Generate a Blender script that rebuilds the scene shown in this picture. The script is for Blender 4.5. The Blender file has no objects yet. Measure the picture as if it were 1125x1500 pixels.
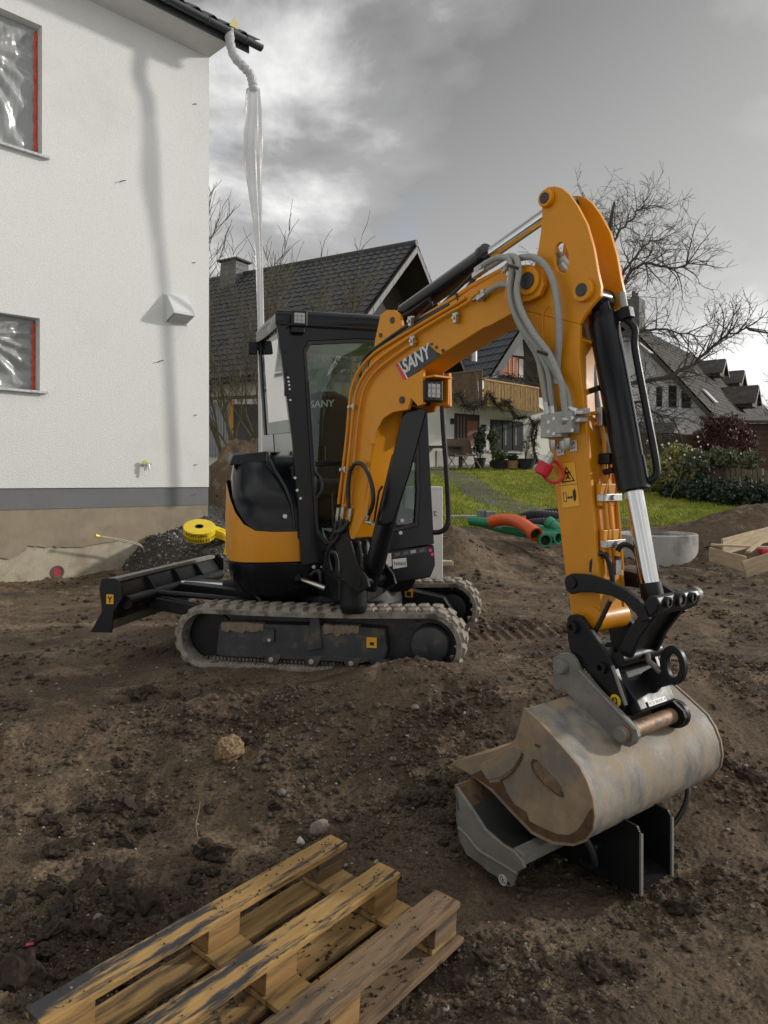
import bpy, bmesh, math, random
import numpy as np
from mathutils import Vector as V, Matrix

sc = bpy.context.scene
rnd = random.Random(7)
# ------------------------------------------------------------------ camera
FPX, HZ, CX, CAMZ = 1080.0, 705.0, 562.5, 1.30      # focal length and horizon row of the 1125 x 1500 photograph
cd = bpy.data.cameras.new('camera'); cam = bpy.data.objects.new('camera', cd)
sc.collection.objects.link(cam); sc.camera = cam
cam.location = (0, 0, CAMZ); cam.rotation_euler = (math.radians(90), 0, 0)
cd.sensor_fit = 'VERTICAL'; cd.sensor_height = 36; cd.lens = 36 * FPX / 1500
cd.shift_y = -(750 - HZ) / 1500
cd.clip_start = 0.05; cd.clip_end = 3000
sc.render.resolution_x = 768; sc.render.resolution_y = 1024
# ------------------------------------------------------------------ light
SUN_EL = math.radians(19); SUN_DIR = V((0.975, 0.222, 0)).normalized()
sd = bpy.data.lights.new('sun', 'SUN'); so = bpy.data.objects.new('sun', sd); sc.collection.objects.link(so)
sd.energy = 1.7; sd.angle = math.radians(3.6); sd.color = (1.0, 0.95, 0.88)
_to_sun = V((SUN_DIR.x * math.cos(SUN_EL), SUN_DIR.y * math.cos(SUN_EL), math.sin(SUN_EL)))
so.rotation_euler = _to_sun.to_track_quat('Z', 'Y').to_euler(); so.location = (20, 5, 20)
w = bpy.data.worlds.new('World'); sc.world = w; w.use_nodes = True
sc.view_settings.view_transform = 'Standard'; sc.view_settings.look = 'None'
sc.view_settings.gamma = 1; sc.view_settings.exposure = 0.56
sc.cycles.use_denoising = True
sc.cycles.max_bounces = 8; sc.cycles.transparent_max_bounces = 24
sc.cycles.caustics_reflective = False; sc.cycles.caustics_refractive = False

def build_world():
    nt = w.node_tree; N = nt.nodes; L = nt.links; N.clear()
    def n(t, **k):
        o = N.new(t)
        for a, b in k.items(): setattr(o, a, b)
        return o
    def mth(op, a, b=None, c=None, clamp=False):
        o = n('ShaderNodeMath', operation=op); o.use_clamp = clamp
        for i, x in enumerate((a, b, c)):
            if x is None: continue
            if hasattr(x, 'links'): L.new(x, o.inputs[i])
            else: o.inputs[i].default_value = x
        return o.outputs[0]
    def ramp(fac, stops):
        r = n('ShaderNodeValToRGB'); L.new(fac, r.inputs[0]); e = r.color_ramp.elements
        e[0].position, e[0].color = stops[0][0], (*stops[0][1], 1); e[1].position, e[1].color = stops[-1][0], (*stops[-1][1], 1)
        for p, c in stops[1:-1]:
            x = e.new(p); x.color = (*c, 1)
        return r.outputs[0]
    def mix(f, a, b):
        m = n('ShaderNodeMix', data_type='RGBA')
        L.new(f, m.inputs[0]); L.new(a, m.inputs[6]); L.new(b, m.inputs[7]); return m.outputs[2]
    tc = n('ShaderNodeTexCoord'); sp = n('ShaderNodeSeparateXYZ'); L.new(tc.outputs['Generated'], sp.inputs[0])
    x, y, z = sp.outputs
    zz = mth('ADD', mth('ABSOLUTE', z), 0.34)
    cb = n('ShaderNodeCombineXYZ'); L.new(mth('DIVIDE', x, zz), cb.inputs[0]); L.new(mth('DIVIDE', y, zz), cb.inputs[1])
    def noise(scale, detail, rough, off, dist=0.0):
        mp = n('ShaderNodeMapping'); mp.inputs['Location'].default_value = off; L.new(cb.outputs[0], mp.inputs[0])
        t = n('ShaderNodeTexNoise'); t.inputs['Scale'].default_value = scale; t.inputs['Detail'].default_value = detail
        t.inputs['Roughness'].default_value = rough; t.inputs['Distortion'].default_value = dist
        L.new(mp.outputs[0], t.inputs['Vector']); return t.outputs['Fac']
    big = noise(1.05, 6, 0.50, (10.03, 1.2, 4.8), 0.6)
    fine = noise(2.3, 8, 0.60, (7.7, 2.2, 1.3), 0.3)
    dens = mth('ADD', mth('MULTIPLY', big, 0.66), mth('MULTIPLY', fine, 0.34))
    cloud = ramp(dens, [(0.38, (0.70, 0.70, 0.69)), (0.44, (0.56, 0.56, 0.555)), (0.48, (0.33, 0.33, 0.33)), (0.515, (0.155, 0.156, 0.158)), (0.57, (0.085, 0.086, 0.09))])
    # clouds are thinner and brighter low down and round the hidden sun
    low = mth('SUBTRACT', 1.0, mth('MULTIPLY', z, 1.9), clamp=True)
    bright = n('ShaderNodeRGB'); bright.outputs[0].default_value = (0.66, 0.66, 0.655, 1)
    cloud = mix(mth('MULTIPLY', low, 0.54), cloud, bright.outputs[0])
    dt = n('ShaderNodeVectorMath', operation='DOT_PRODUCT'); L.new(tc.outputs['Generated'], dt.inputs[0]); dt.inputs[1].default_value = _to_sun
    glow = mth('POWER', mth('MAXIMUM', dt.outputs['Value'], 0.0), 2.2)
    sunc = n('ShaderNodeRGB'); sunc.outputs[0].default_value = (0.66, 0.65, 0.63, 1)
    cloud = mix(mth('MULTIPLY', glow, 0.5), cloud, sunc.outputs[0])
    sky = n('ShaderNodeTexSky', sky_type='NISHITA'); sky.sun_disc = False; sky.sun_elevation = SUN_EL
    sky.sun_rotation = math.atan2(SUN_DIR.x, SUN_DIR.y)
    b1 = n('ShaderNodeBackground'); L.new(sky.outputs[0], b1.inputs[0]); b1.inputs[1].default_value = 0.12
    b2 = n('ShaderNodeBackground'); L.new(cloud, b2.inputs[0]); b2.inputs[1].default_value = 1.18
    # gaps in the cloud deck
    gap = mth('MULTIPLY', mth('SUBTRACT', noise(1.05, 4, 0.5, (9.3, 5.1, 2.0)), 0.60), 9.0, clamp=True)
    cover = mth('SUBTRACT', 1.0, mth('MULTIPLY', gap, 0.7))
    ms = n('ShaderNodeMixShader'); L.new(cover, ms.inputs[0]); L.new(b1.outputs[0], ms.inputs[1]); L.new(b2.outputs[0], ms.inputs[2])
    o = n('ShaderNodeOutputWorld'); L.new(ms.outputs[0], o.inputs[0])
build_world()

# ------------------------------------------------------------------ measuring helpers (photo pixel -> point on a known plane)
CAM = V((0, 0, CAMZ))
def ray(x, y): return V(((x - CX) / FPX, 1.0, (HZ - y) / FPX))
def P(x, y, Y): return CAM + ray(x, y) * Y
def onplane(x, y, p0, nn):
    d = ray(x, y); return CAM + d * (nn.dot(p0 - CAM) / nn.dot(d))
def onz(x, y, z): return onplane(x, y, V((0, 0, z)), V((0, 0, 1)))
class Frame:
    def __init__(s, o, ex, ey): s.o = V(o); s.ex = V(ex).normalized(); s.ey = V(ey).normalized()
    def __call__(s, a, b, z=0.0): return s.o + s.ex * a + s.ey * b + V((0, 0, z))
    def py(s, x, y, b): return onplane(x, y, s.o + s.ey * b, s.ey)      # pixel on the plane ey = b
    def px(s, x, y, a): return onplane(x, y, s.o + s.ex * a, s.ex)
    def loc(s, p): d = p - s.o; return (d.dot(s.ex), d.dot(s.ey), d.z)

# ------------------------------------------------------------------ mesh helpers
COL = sc.collection
WL = {}
class MB:
    def __init__(s): s.v = []; s.f = []
    def add(s, vs, fs):
        o = len(s.v); s.v += [V(p) for p in vs]; s.f += [tuple(i + o for i in f) for f in fs]; return s
    def box(s, c, hx, hy, hz):
        c = V(c); hx, hy, hz = V(hx), V(hy), V(hz)
        vs = [c + hx * i + hy * j + hz * k for k in (-1, 1) for j in (-1, 1) for i in (-1, 1)]
        return s.add(vs, [(0, 2, 3, 1), (4, 5, 7, 6), (0, 1, 5, 4), (2, 6, 7, 3), (0, 4, 6, 2), (1, 3, 7, 5)])
    def abox(s, a, b): 
        a, b = V(a), V(b); h = (b - a) / 2
        return s.box((a + b) / 2, (h.x, 0, 0), (0, h.y, 0), (0, 0, h.z))
    def prism(s, A, B):
        n = len(A); fs = [tuple(range(n))[::-1], tuple(range(n, 2 * n))]
        fs += [(i, (i + 1) % n, n + (i + 1) % n, n + i) for i in range(n)]
        return s.add(list(A) + list(B), fs)
    def ext(s, A, d): d = V(d); return s.prism(A, [V(p) + d for p in A])
    def ring(s, O, I, d):      # closed frame: outer loop O, inner loop I, thickness d
        d = V(d); n = len(O); vs = list(O) + list(I) + [V(p) + d for p in O] + [V(p) + d for p in I]; fs = []
        for i in range(n):
            j = (i + 1) % n
            fs += [(i, j, n + j, n + i), (2*n + i, 3*n + i, 3*n + j, 2*n + j), (i, 2*n + i, 2*n + j, j), (n + i, n + j, 3*n + j, 3*n + i)]
        return s.add(vs, fs)
    def cyl(s, p0, p1, r0, r1=None, seg=16):
        return s.tube([p0, p1], [r0, r0 if r1 is None else r1], seg)
    def hollow(s, p0, p1, ro, ri, seg=20):
        p0, p1 = V(p0), V(p1); t = (p1 - p0).normalized(); a = t.orthogonal().normalized(); b = t.cross(a)
        vs = []
        for c, r in ((p0, ro), (p1, ro), (p1, ri), (p0, ri)):
            vs += [c + (a * math.cos(2 * math.pi * i / seg) + b * math.sin(2 * math.pi * i / seg)) * r for i in range(seg)]
        fs = []
        for k in range(4):
            for i in range(seg):
                j = (i + 1) % seg; k2 = (k + 1) % 4
                fs.append((k * seg + i, k * seg + j, k2 * seg + j, k2 * seg + i))
        return s.add(vs, fs)
    def tube(s, pts, r, seg=8, caps=True):
        pts = [V(p) for p in pts]; n = len(pts); rs = r if isinstance(r, (list, tuple)) else [r] * n
        t = (pts[1] - pts[0]).normalized(); a = t.orthogonal().normalized(); vs = []
        for i, p in enumerate(pts):
            if i == 0: tt = pts[1] - p
            elif i == n - 1: tt = p - pts[i - 1]
            else: tt = (pts[i + 1] - p).normalized() + (p - pts[i - 1]).normalized()
            tt = tt.normalized() if tt.length > 1e-9 else t
            a = a - tt * a.dot(tt); a = a.normalized() if a.length > 1e-6 else tt.orthogonal().normalized()
            b = tt.cross(a); t = tt
            vs += [p + (a * math.cos(2 * math.pi * k / seg) + b * math.sin(2 * math.pi * k / seg)) * rs[i] for k in range(seg)]
        fs = [(i * seg + k, i * seg + (k + 1) % seg, (i + 1) * seg + (k + 1) % seg, (i + 1) * seg + k) for i in range(n - 1) for k in range(seg)]
        if caps: fs += [tuple(range(seg))[::-1], tuple(range((n - 1) * seg, n * seg))]
        return s.add(vs, fs)
    def loft(s, loops, caps=True):
        n = len(loops[0]); vs = [p for l in loops for p in l]
        fs = [(i * n + k, i * n + (k + 1) % n, (i + 1) * n + (k + 1) % n, (i + 1) * n + k) for i in range(len(loops) - 1) for k in range(n)]
        if caps: fs += [tuple(range(n))[::-1], tuple(range((len(loops) - 1) * n, len(loops) * n))]
        return s.add(vs, fs)
    def grid(s, fn, nu, nv):
        vs = [fn(i / nu, j / nv) for j in range(nv + 1) for i in range(nu + 1)]
        return s.add(vs, [(j * (nu + 1) + i, j * (nu + 1) + i + 1, (j + 1) * (nu + 1) + i + 1, (j + 1) * (nu + 1) + i) for j in range(nv) for i in range(nu)])
    def build(s, name, mat, parent=None, bevel=0.0, smooth=35, origin=None, fix=True, seg=2):
        if origin is None:
            lo = V([min(p[i] for p in s.v) for i in range(3)]); hi = V([max(p[i] for p in s.v) for i in range(3)]); origin = (lo + hi) / 2
        me = bpy.data.meshes.new(name); me.from_pydata([p - origin for p in s.v], [], s.f); me.update()
        if fix:
            bm = bmesh.new(); bm.from_mesh(me); bmesh.ops.recalc_face_normals(bm, faces=bm.faces); bm.to_mesh(me); bm.free()
        return place(name, me, mat, parent, origin, bevel, smooth, seg)
def place(name, me, mat, parent=None, origin=V((0, 0, 0)), bevel=0.0, smooth=35, seg=2):
    if not me.materials: me.materials.append(mat)
    if smooth:
        me.shade_smooth(); me.set_sharp_from_angle(angle=math.radians(smooth))
    o = bpy.data.objects.new(name, me); COL.objects.link(o); WL[o] = V(origin)
    if parent is not None:
        o.parent = parent; o.location = V(origin) - WL[parent]
    else: o.location = origin
    if bevel:
        m = o.modifiers.new('bevel', 'BEVEL'); m.width = bevel; m.segments = seg; m.limit_method = 'ANGLE'; m.angle_limit = math.radians(40); m.harden_normals = True
    return o
def tag(o, label=None, cat=None, group=None, kind=None):
    for k, v in (('label', label), ('category', cat), ('group', group), ('kind', kind)):
        if v: o[k] = v
    return o
def thing(name, label, cat, loc=(0, 0, 0), group=None):
    o = bpy.data.objects.new(name, None); COL.objects.link(o); o.empty_display_size = .2
    o.location = loc; WL[o] = V(loc); return tag(o, label, cat, group)
def copy_part(src, parent, origin, rot=None, scale=None):
    c = src.copy(); COL.objects.link(c); WL[c] = V(origin)
    c.parent = parent; c.location = V(origin) - (WL[parent] if parent is not None else V((0, 0, 0)))
    if rot is not None: c.rotation_mode = 'QUATERNION'; c.rotation_quaternion = rot
    if scale is not None: c.scale = scale
    return c
def spline(pts, k=6):
    pts = [V(p) for p in pts]; out = []; n = len(pts)
    for i in range(n - 1):
        p0, p1, p2, p3 = pts[max(i - 1, 0)], pts[i], pts[i + 1], pts[min(i + 2, n - 1)]
        for j in range(k):
            t = j / k
            out.append(0.5 * ((2 * p1) + (p2 - p0) * t + (2 * p0 - 5 * p1 + 4 * p2 - p3) * t * t + (3 * p1 - p0 - 3 * p2 + p3) * t ** 3))
    return out + [pts[-1]]
def text_mesh(s, origin, ex, ey, height, mat, parent, name='lettering', shear=0.0, bold=0.0, width=None, off=0.002):
    cu = bpy.data.curves.new('lettering', 'FONT'); cu.body = s; cu.size = 1.0; cu.shear = shear; cu.offset = bold; cu.resolution_u = 3
    t = bpy.data.objects.new('lettering_source', cu); COL.objects.link(t)
    dg = bpy.context.evaluated_depsgraph_get(); me = bpy.data.meshes.new_from_object(t.evaluated_get(dg))
    bpy.data.objects.remove(t)
    ex = V(ex).normalized(); ey = V(ey); ey = (ey - ex * ey.dot(ex)).normalized(); nz = ex.cross(ey)
    xs = [v.co.x for v in me.vertices]; ys = [v.co.y for v in me.vertices]
    sy = height / (max(ys) - min(ys)); sx = (width / (max(xs) - min(xs))) if width else sy
    x0, y0 = min(xs), min(ys)
    for v in me.vertices: v.co = ex * ((v.co.x - x0) * sx) + ey * ((v.co.y - y0) * sy) + nz * off
    me.materials.clear()
    return place(name, me, mat, parent, V(origin), smooth=0)

# ------------------------------------------------------------------ materials
MATS = {}
def M(name, col, rough=0.6, metal=0.0, var=0.12, scale=4.0, bump=0.0, bscale=60.0, col2=None, c2scale=3.0, c2lo=0.5, c2hi=0.62, coat=0.0, stretch=None, detail=6, rvar=0.0, bdist=0.01, c2rough=None, spec=0.5):
    if name in MATS: return MATS[name]
    m = bpy.data.materials.new(name); m.use_nodes = True; nt = m.node_tree; N = nt.nodes; L = nt.links
    b = N['Principled BSDF']; b.inputs['Roughness'].default_value = rough; b.inputs['Metallic'].default_value = metal
    b.inputs['Coat Weight'].default_value = coat; b.inputs['Coat Roughness'].default_value = 0.12; b.inputs['Specular IOR Level'].default_value = spec
    tc = N.new('ShaderNodeTexCoord'); mp = N.new('ShaderNodeMapping'); L.new(tc.outputs['Object'], mp.inputs[0])
    if stretch: mp.inputs['Scale'].default_value = stretch
    def noise(s, d=detail, r=0.6):
        t = N.new('ShaderNodeTexNoise'); t.inputs['Scale'].default_value = s; t.inputs['Detail'].default_value = d; t.inputs['Roughness'].default_value = r
        L.new(mp.outputs[0], t.inputs['Vector']); return t
    t = noise(scale); r = N.new('ShaderNodeMapRange'); L.new(t.outputs['Fac'], r.inputs[0])
    r.inputs[1].default_value = 0.28; r.inputs[2].default_value = 0.72; r.inputs[3].default_value = 1 - var; r.inputs[4].default_value = 1 + var
    mx = N.new('ShaderNodeVectorMath'); mx.operation = 'SCALE'; mx.inputs[0].default_value = col; L.new(r.outputs[0], mx.inputs['Scale'])
    out = mx.outputs[0]
    if col2 is not None:
        t2 = noise(c2scale, 8, 0.65); r2 = N.new('ShaderNodeMapRange'); L.new(t2.outputs['Fac'], r2.inputs[0])
        r2.inputs[1].default_value = c2lo; r2.inputs[2].default_value = c2hi; r2.interpolation_type = 'SMOOTHSTEP'
        mm = N.new('ShaderNodeMix'); mm.data_type = 'RGBA'; L.new(r2.outputs[0], mm.inputs[0]); L.new(out, mm.inputs[6]); mm.inputs[7].default_value = (*col2, 1)
        out = mm.outputs[2]
        if c2rough is not None:
            rr = N.new('ShaderNodeMapRange'); L.new(r2.outputs[0], rr.inputs[0]); rr.inputs[3].default_value = rough; rr.inputs[4].default_value = c2rough
            L.new(rr.outputs[0], b.inputs['Roughness'])
    L.new(out, b.inputs['Base Color'])
    if rvar:
        t3 = noise(scale * 2.3); rr = N.new('ShaderNodeMapRange'); L.new(t3.outputs['Fac'], rr.inputs[0])
        rr.inputs[1].default_value = .3; rr.inputs[2].default_value = .7; rr.inputs[3].default_value = max(rough - rvar, .03); rr.inputs[4].default_value = min(rough + rvar, 1); L.new(rr.outputs[0], b.inputs['Roughness'])
    if bump:
        t4 = noise(bscale, 5, 0.6); bp = N.new('ShaderNodeBump'); bp.inputs['Strength'].default_value = bump; bp.inputs['Distance'].default_value = bdist
        L.new(t4.outputs['Fac'], bp.inputs['Height']); L.new(bp.outputs[0], b.inputs['Normal'])
    MATS[name] = m; return m
def glass(name, tint=(0.75, 0.85, 0.82), refl=0.10, rough=0.0, opaque=0.0, ocol=(0.7, 0.7, 0.7), bump=0.0, bscale=6.0, maxr=0.9):
    m = bpy.data.materials.new(name); m.use_nodes = True; nt = m.node_tree; N = nt.nodes; L = nt.links; N.remove(N['Principled BSDF'])
    o = N['Material Output']; tr = N.new('ShaderNodeBsdfTransparent'); tr.inputs[0].default_value = (*tint, 1)
    gl = N.new('ShaderNodeBsdfGlossy'); gl.inputs['Roughness'].default_value = rough
    lw = N.new('ShaderNodeFresnel'); lw.inputs['IOR'].default_value = 1.5
    mr = N.new('ShaderNodeMapRange'); L.new(lw.outputs[0], mr.inputs[0]); mr.inputs[1].default_value = 0.04; mr.inputs[3].default_value = refl; mr.inputs[4].default_value = maxr
    a = N.new('ShaderNodeMixShader'); L.new(mr.outputs[0], a.inputs[0]); L.new(tr.outputs[0], a.inputs[1]); L.new(gl.outputs[0], a.inputs[2])
    res = a.outputs[0]
    if opaque:
        d = N.new('ShaderNodeBsdfDiffuse'); d.inputs[0].default_value = (*ocol, 1); b = N.new('ShaderNodeMixShader'); b.inputs[0].default_value = opaque
        L.new(res, b.inputs[1]); L.new(d.outputs[0], b.inputs[2]); res = b.outputs[0]
    if bump:
        tc = N.new('ShaderNodeTexCoord'); t = N.new('ShaderNodeTexNoise'); t.inputs['Scale'].default_value = bscale; t.inputs['Detail'].default_value = 4; t.inputs['Distortion'].default_value = 1.2
        L.new(tc.outputs['Object'], t.inputs['Vector']); bp = N.new('ShaderNodeBump'); bp.inputs['Strength'].default_value = bump; bp.inputs['Distance'].default_value = .05
        L.new(t.outputs['Fac'], bp.inputs['Height']); L.new(bp.outputs[0], gl.inputs['Normal'])
    L.new(res, o.inputs[0]); MATS[name] = m; return m
ORANGE = M('orange_paint', (0.66, 0.262, 0.003), 0.42, var=0.06, scale=3, coat=0.08, bump=0.03, bscale=140, col2=(0.34, 0.19, 0.06), c2scale=6, c2lo=0.57, c2hi=0.82, rvar=0.08, spec=.35, c2rough=.75)
BLACK = M('black_paint', (0.0065, 0.007, 0.008), 0.45, var=0.2, scale=5, rvar=0.1, spec=.35, col2=(0.030, 0.027, 0.023), c2scale=7, c2lo=0.60, c2hi=1.0)
CABBLACK = M('cab_black_paint', (0.006, 0.0068, 0.009), 0.22, var=0.1, scale=3, rvar=0.05, spec=.3, col2=(0.016, 0.015, 0.014), c2scale=5, c2lo=0.58, c2hi=1.0)
FRAMEDIRT = M('track_frame_paint', (0.034, 0.037, 0.041), 0.5, var=0.45, scale=9, col2=(0.12, 0.092, 0.066), c2scale=6, c2lo=0.52, c2hi=0.64, c2rough=0.95, bump=0.15, bscale=50)
RUBBER = M('dusty_rubber', (0.27, 0.245, 0.205), 0.9, var=0.35, scale=14, col2=(0.095, 0.080, 0.064), c2scale=9, c2lo=0.47, c2hi=0.66, bump=0.35, bscale=70, spec=.2)
HOSE = M('black_hose', (0.018, 0.018, 0.019), 0.5, var=0.2, scale=20)
GREYHOSE = M('grey_braided_hose', (0.30, 0.31, 0.285), 0.42, var=0.25, scale=160, bump=0.5, bscale=380, bdist=.003)
CHROME = M('chrome', (0.62, 0.62, 0.61), 0.16, metal=1.0, var=0.05, scale=6, rvar=.06)
ZINC = M('zinc_steel', (0.50, 0.50, 0.48), 0.38, metal=0.9, var=0.15, scale=25)
STEEL = M('bucket_steel', (0.21, 0.205, 0.19), 0.6, metal=0.15, var=0.5, scale=7.0, col2=(0.30, 0.23, 0.145), c2scale=3.4, c2lo=0.34, c2hi=0.72, c2rough=0.82, stretch=(2.2, 2.2, 1.0), bump=0.2, bscale=50, detail=10)
STEELSIDE = M('bucket_side_steel', (0.29, 0.215, 0.138), 0.72, metal=0.1, var=0.3, scale=11, col2=(0.17, 0.155, 0.135), c2scale=3.4, c2lo=0.45, c2hi=0.66, bump=0.15, bscale=50)
GREYSTEEL = M('grey_steel', (0.215, 0.205, 0.185), 0.55, metal=0.2, var=0.25, scale=11, col2=(0.16, 0.125, 0.085), c2scale=5, c2lo=.5, c2hi=.75, bump=.1)
DARKSTEEL = M('dark_bucket_inside', (0.20, 0.205, 0.185), 0.42, metal=0.3, var=0.2, scale=3, col2=(0.16, 0.155, 0.13), c2scale=2.2, c2lo=.52, c2hi=.66)
RUST = M('rusty_steel', (0.30, 0.19, 0.115), 0.6, metal=0.4, var=0.3, scale=14, col2=(0.13, 0.115, 0.10), c2scale=20, c2lo=.5, c2hi=.6)
MUD = M('caked_mud', (0.105, 0.062, 0.034), 0.95, var=0.3, scale=18, bump=0.6, bscale=60, spec=.2)
YEL = M('yellow_sticker', (0.80, 0.40, 0.02), 0.4, var=0.03)
INK = M('black_print', (0.01, 0.01, 0.01), 0.5, var=0.0)
WHITE = M('white_print', (0.72, 0.72, 0.72), 0.5, var=0.03)
GREYPRINT = M('grey_print', (0.42, 0.44, 0.45), 0.5, var=0.03)
RED = M('red_plastic', (0.55, 0.012, 0.03), 0.4, var=0.08)
PINK = M('pink_marker', (0.75, 0.06, 0.14), 0.5, var=0.08)
GLASS = glass('cab_glass', (0.86, 0.94, 0.91), 0.045, maxr=.8)
SIDEGLASS = glass('cab_side_glass', (0.72, 0.80, 0.77), 0.22)
LED = M('lamp_lens', (0.36, 0.37, 0.37), 0.25, var=0.25, scale=90, coat=1.0)
DARKFAB = M('seat_fabric', (0.02, 0.021, 0.023), 0.8, var=0.15)
# ------------------------------------------------------------------ terrain
_pr = np.random.RandomState(11); _perm = np.concatenate([_pr.permutation(512)] * 3)
_ga = _pr.rand(512) * 2 * np.pi; _gx, _gy = np.cos(_ga), np.sin(_ga)
def perlin(x, y):
    xi = np.floor(x).astype(np.int64); yi = np.floor(y).astype(np.int64); fx = x - xi; fy = y - yi
    u = fx * fx * fx * (fx * (fx * 6 - 15) + 10); v = fy * fy * fy * (fy * (fy * 6 - 15) + 10)
    def g(i, j, dx, dy):
        h = _perm[_perm[(xi + i) & 511] + ((yi + j) & 511)] & 511
        return _gx[h] * dx + _gy[h] * dy
    a = g(0, 0, fx, fy); b = g(1, 0, fx - 1, fy); c = g(0, 1, fx, fy - 1); d = g(1, 1, fx - 1, fy - 1)
    return (a + u * (b - a)) + v * ((c + u * (d - c)) - (a + u * (b - a)))
def fbm(x, y, o=4, g=0.5):
    s = 0; a = 1.0
    for k in range(o):
        s = s + a * perlin(x * 2 ** k + 17.3 * k, y * 2 ** k - 9.1 * k); a *= g
    return s
def sst(a, b, x): t = np.clip((x - a) / (b - a), 0, 1); return t * t * (3 - 2 * t)
def bumpf(X, Y, cx, cy, sx, sy, h): return h * np.exp(-((X - cx) / sx) ** 2 - ((Y - cy) / sy) ** 2)
def base_h(X, Y):
    X = np.asarray(X, float); Y = np.asarray(Y, float)
    z = -0.36 * (1 - sst(3.35, 4.75, Y + 0.25 * np.clip(-X - 1.2, 0, 2) - .15 * np.clip(X - 1.2, 0, 1.0)))
    z = z + np.interp(Y, [0, 11.2, 13, 15, 20, 28, 32, 60, 900], [0, 0, .16, .45, 1.02, 1.9, 2.0, 2.2, 2.2])
    # undulations of the dug soil
    near = 1 - sst(11, 14, Y)
    z = z + near * (0.05 * fbm(X * .7 + 3, Y * .7, 3) + 0.035 * fbm(X * 2.1, Y * 2.1 + 5, 3) * (1 - .75 * sst(4.3, 4.7, Y) * (1 - sst(6.8, 7.2, Y)) * (1 - sst(1.0, 1.5, np.abs(X + .3)))))
    z = z + bumpf(X, Y, .10, 4.50, .48, .19, .155) + bumpf(X, Y, .75, 4.30, .28, .2, .06)
    z = z + bumpf(X, Y, .10, 4.15, .8, .40, .09)
    du = (X + .30) * .982 - (Y - 5.71) * .191; dv = (X + .30) * .191 + (Y - 5.71) * .982
    z = z + .045 * np.exp(-((dv + .84) / .20) ** 2) * sst(1.35, 1.0, np.abs(du)) * (.6 + 1.2 * np.clip(perlin(X * 3, Y * 3) + .3, 0, 1))
    z = z + bumpf(X, Y, -.75, 4.42, .4, .14, .05) - bumpf(X, Y, -.95, 2.55, .7, .5, .05) - bumpf(X, Y, -.25, 2.55, .75, .6, .075)
    z = z - bumpf(X, Y, 1.05, 3.0, .35, .28, .05) + bumpf(X, Y, 1.8, 4.1, .9, .5, .06) - bumpf(X, Y, 2.4, 6.4, 1.6, .5, .08)
    z = z + bumpf(X, Y, -2.6, 14.0, 1.15, 1.1, 1.78) * (1 + .16 * fbm(X * 1.6, Y * 1.6, 4))                    # heap behind the white house corner
    z = z + bumpf(X, Y, .95, 10.6, .55, .9, .62) + bumpf(X, Y, 1.7, 11.6, .6, .7, .28)
    z = z + bumpf(X, Y, 6.9, 13.0, 1.7, 1.0, .72) + bumpf(X, Y, 5.9, 9.9, .9, .6, .16) - bumpf(X, Y, 4.6, 11.8, 1.0, .9, .13)
    z = z - bumpf(X, Y, -4.3, 10.0, 1.3, 1.0, .16)
    return z
def track_marks(X, Y):
    # cleat prints pressed into the soil to the right of the machine
    u = (X - 1.25) * .97 + (Y - 6.6) * .22; v = (Y - 6.6) * .97 - (X - 1.25) * .22
    m = sst(0, .05, .26 - np.abs(v)) * sst(0, .2, .95 - np.abs(u))
    return m * .018 * np.sign(np.sin(u * 62 + 3.0 * np.abs(v))) * .5
def detail_h(X, Y):
    near = 1 - .75 * sst(10, 17, Y)
    far = sst(8.5, 10.5, Y) * (1 - sst(14, 16, Y))
    k = fbm(X * 1.3 - 4, Y * 1.3 + 2, 2)                      # where it is lumpy / smooth
    calm = np.clip(bumpf(X, Y, -3.2, 6.2, 1.6, 1.6, 1) + bumpf(X, Y, 2.6, 7.2, 2.0, 1.6, .8) + bumpf(X, Y, 1.5, 2.3, .6, .5, .9) + bumpf(X, Y, -1.7, 4.6, .8, .5, .6), 0, .85)
    lump = np.clip(.60 + 1.3 * k, .15, 1.4) * (1 - calm) + bumpf(X, Y, -.9, 2.75, .45, .35, .7)
    rut = sst(.2, .8, calm) * sst(-1, 0, X) * .030 * (1 - 2.4 * np.abs(perlin((X * .3 + Y * .95) * 2.6 + 3, (X * .95 - Y * .3) * .35)))
    b1 = 1 - np.abs(perlin(X * 7.5, Y * 7.5)) * 2.2; b2 = 1 - np.abs(perlin(X * 16 + 7, Y * 16)) * 2.2; b3 = 1 - np.abs(perlin(X * 34 + 3, Y * 34 + 9)) * 2.2
    d = rut + lump * (.018 * b1 + .012 * b2 * (.6 + .8 * np.abs(b1)) + .0075 * b3)
    d = d + .006 * fbm(X * 48, Y * 48, 2) + .010 * fbm(X * 5, Y * 5, 3) + .0022 * perlin(X * 150, Y * 150)
    return near * (d + track_marks(X, Y)) + far * (.035 * fbm(X * 3.3, Y * 3.3, 4) + .02 * (1 - 2 * np.abs(perlin(X * 6, Y * 6))))
def gz(X, Y): return base_h(X, Y) + detail_h(X, Y)
def g1(X, Y): return float(gz(np.array([X]), np.array([Y]))[0])
def b1(X, Y): return float(base_h(np.array([X]), np.array([Y]))[0])
def onground(x, y, lo=1.5, hi=60.0, f=None):
    Ys = np.geomspace(lo, hi, 1600); X = (x - CX) / FPX * Ys; Z = CAMZ + (HZ - y) / FPX * Ys
    h = (f or base_h)(X, Ys); k = np.argmax(h > Z)
    if h[k] <= Z[k]: k = len(Ys) - 1
    return V((X[k], Ys[k], h[k]))

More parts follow.
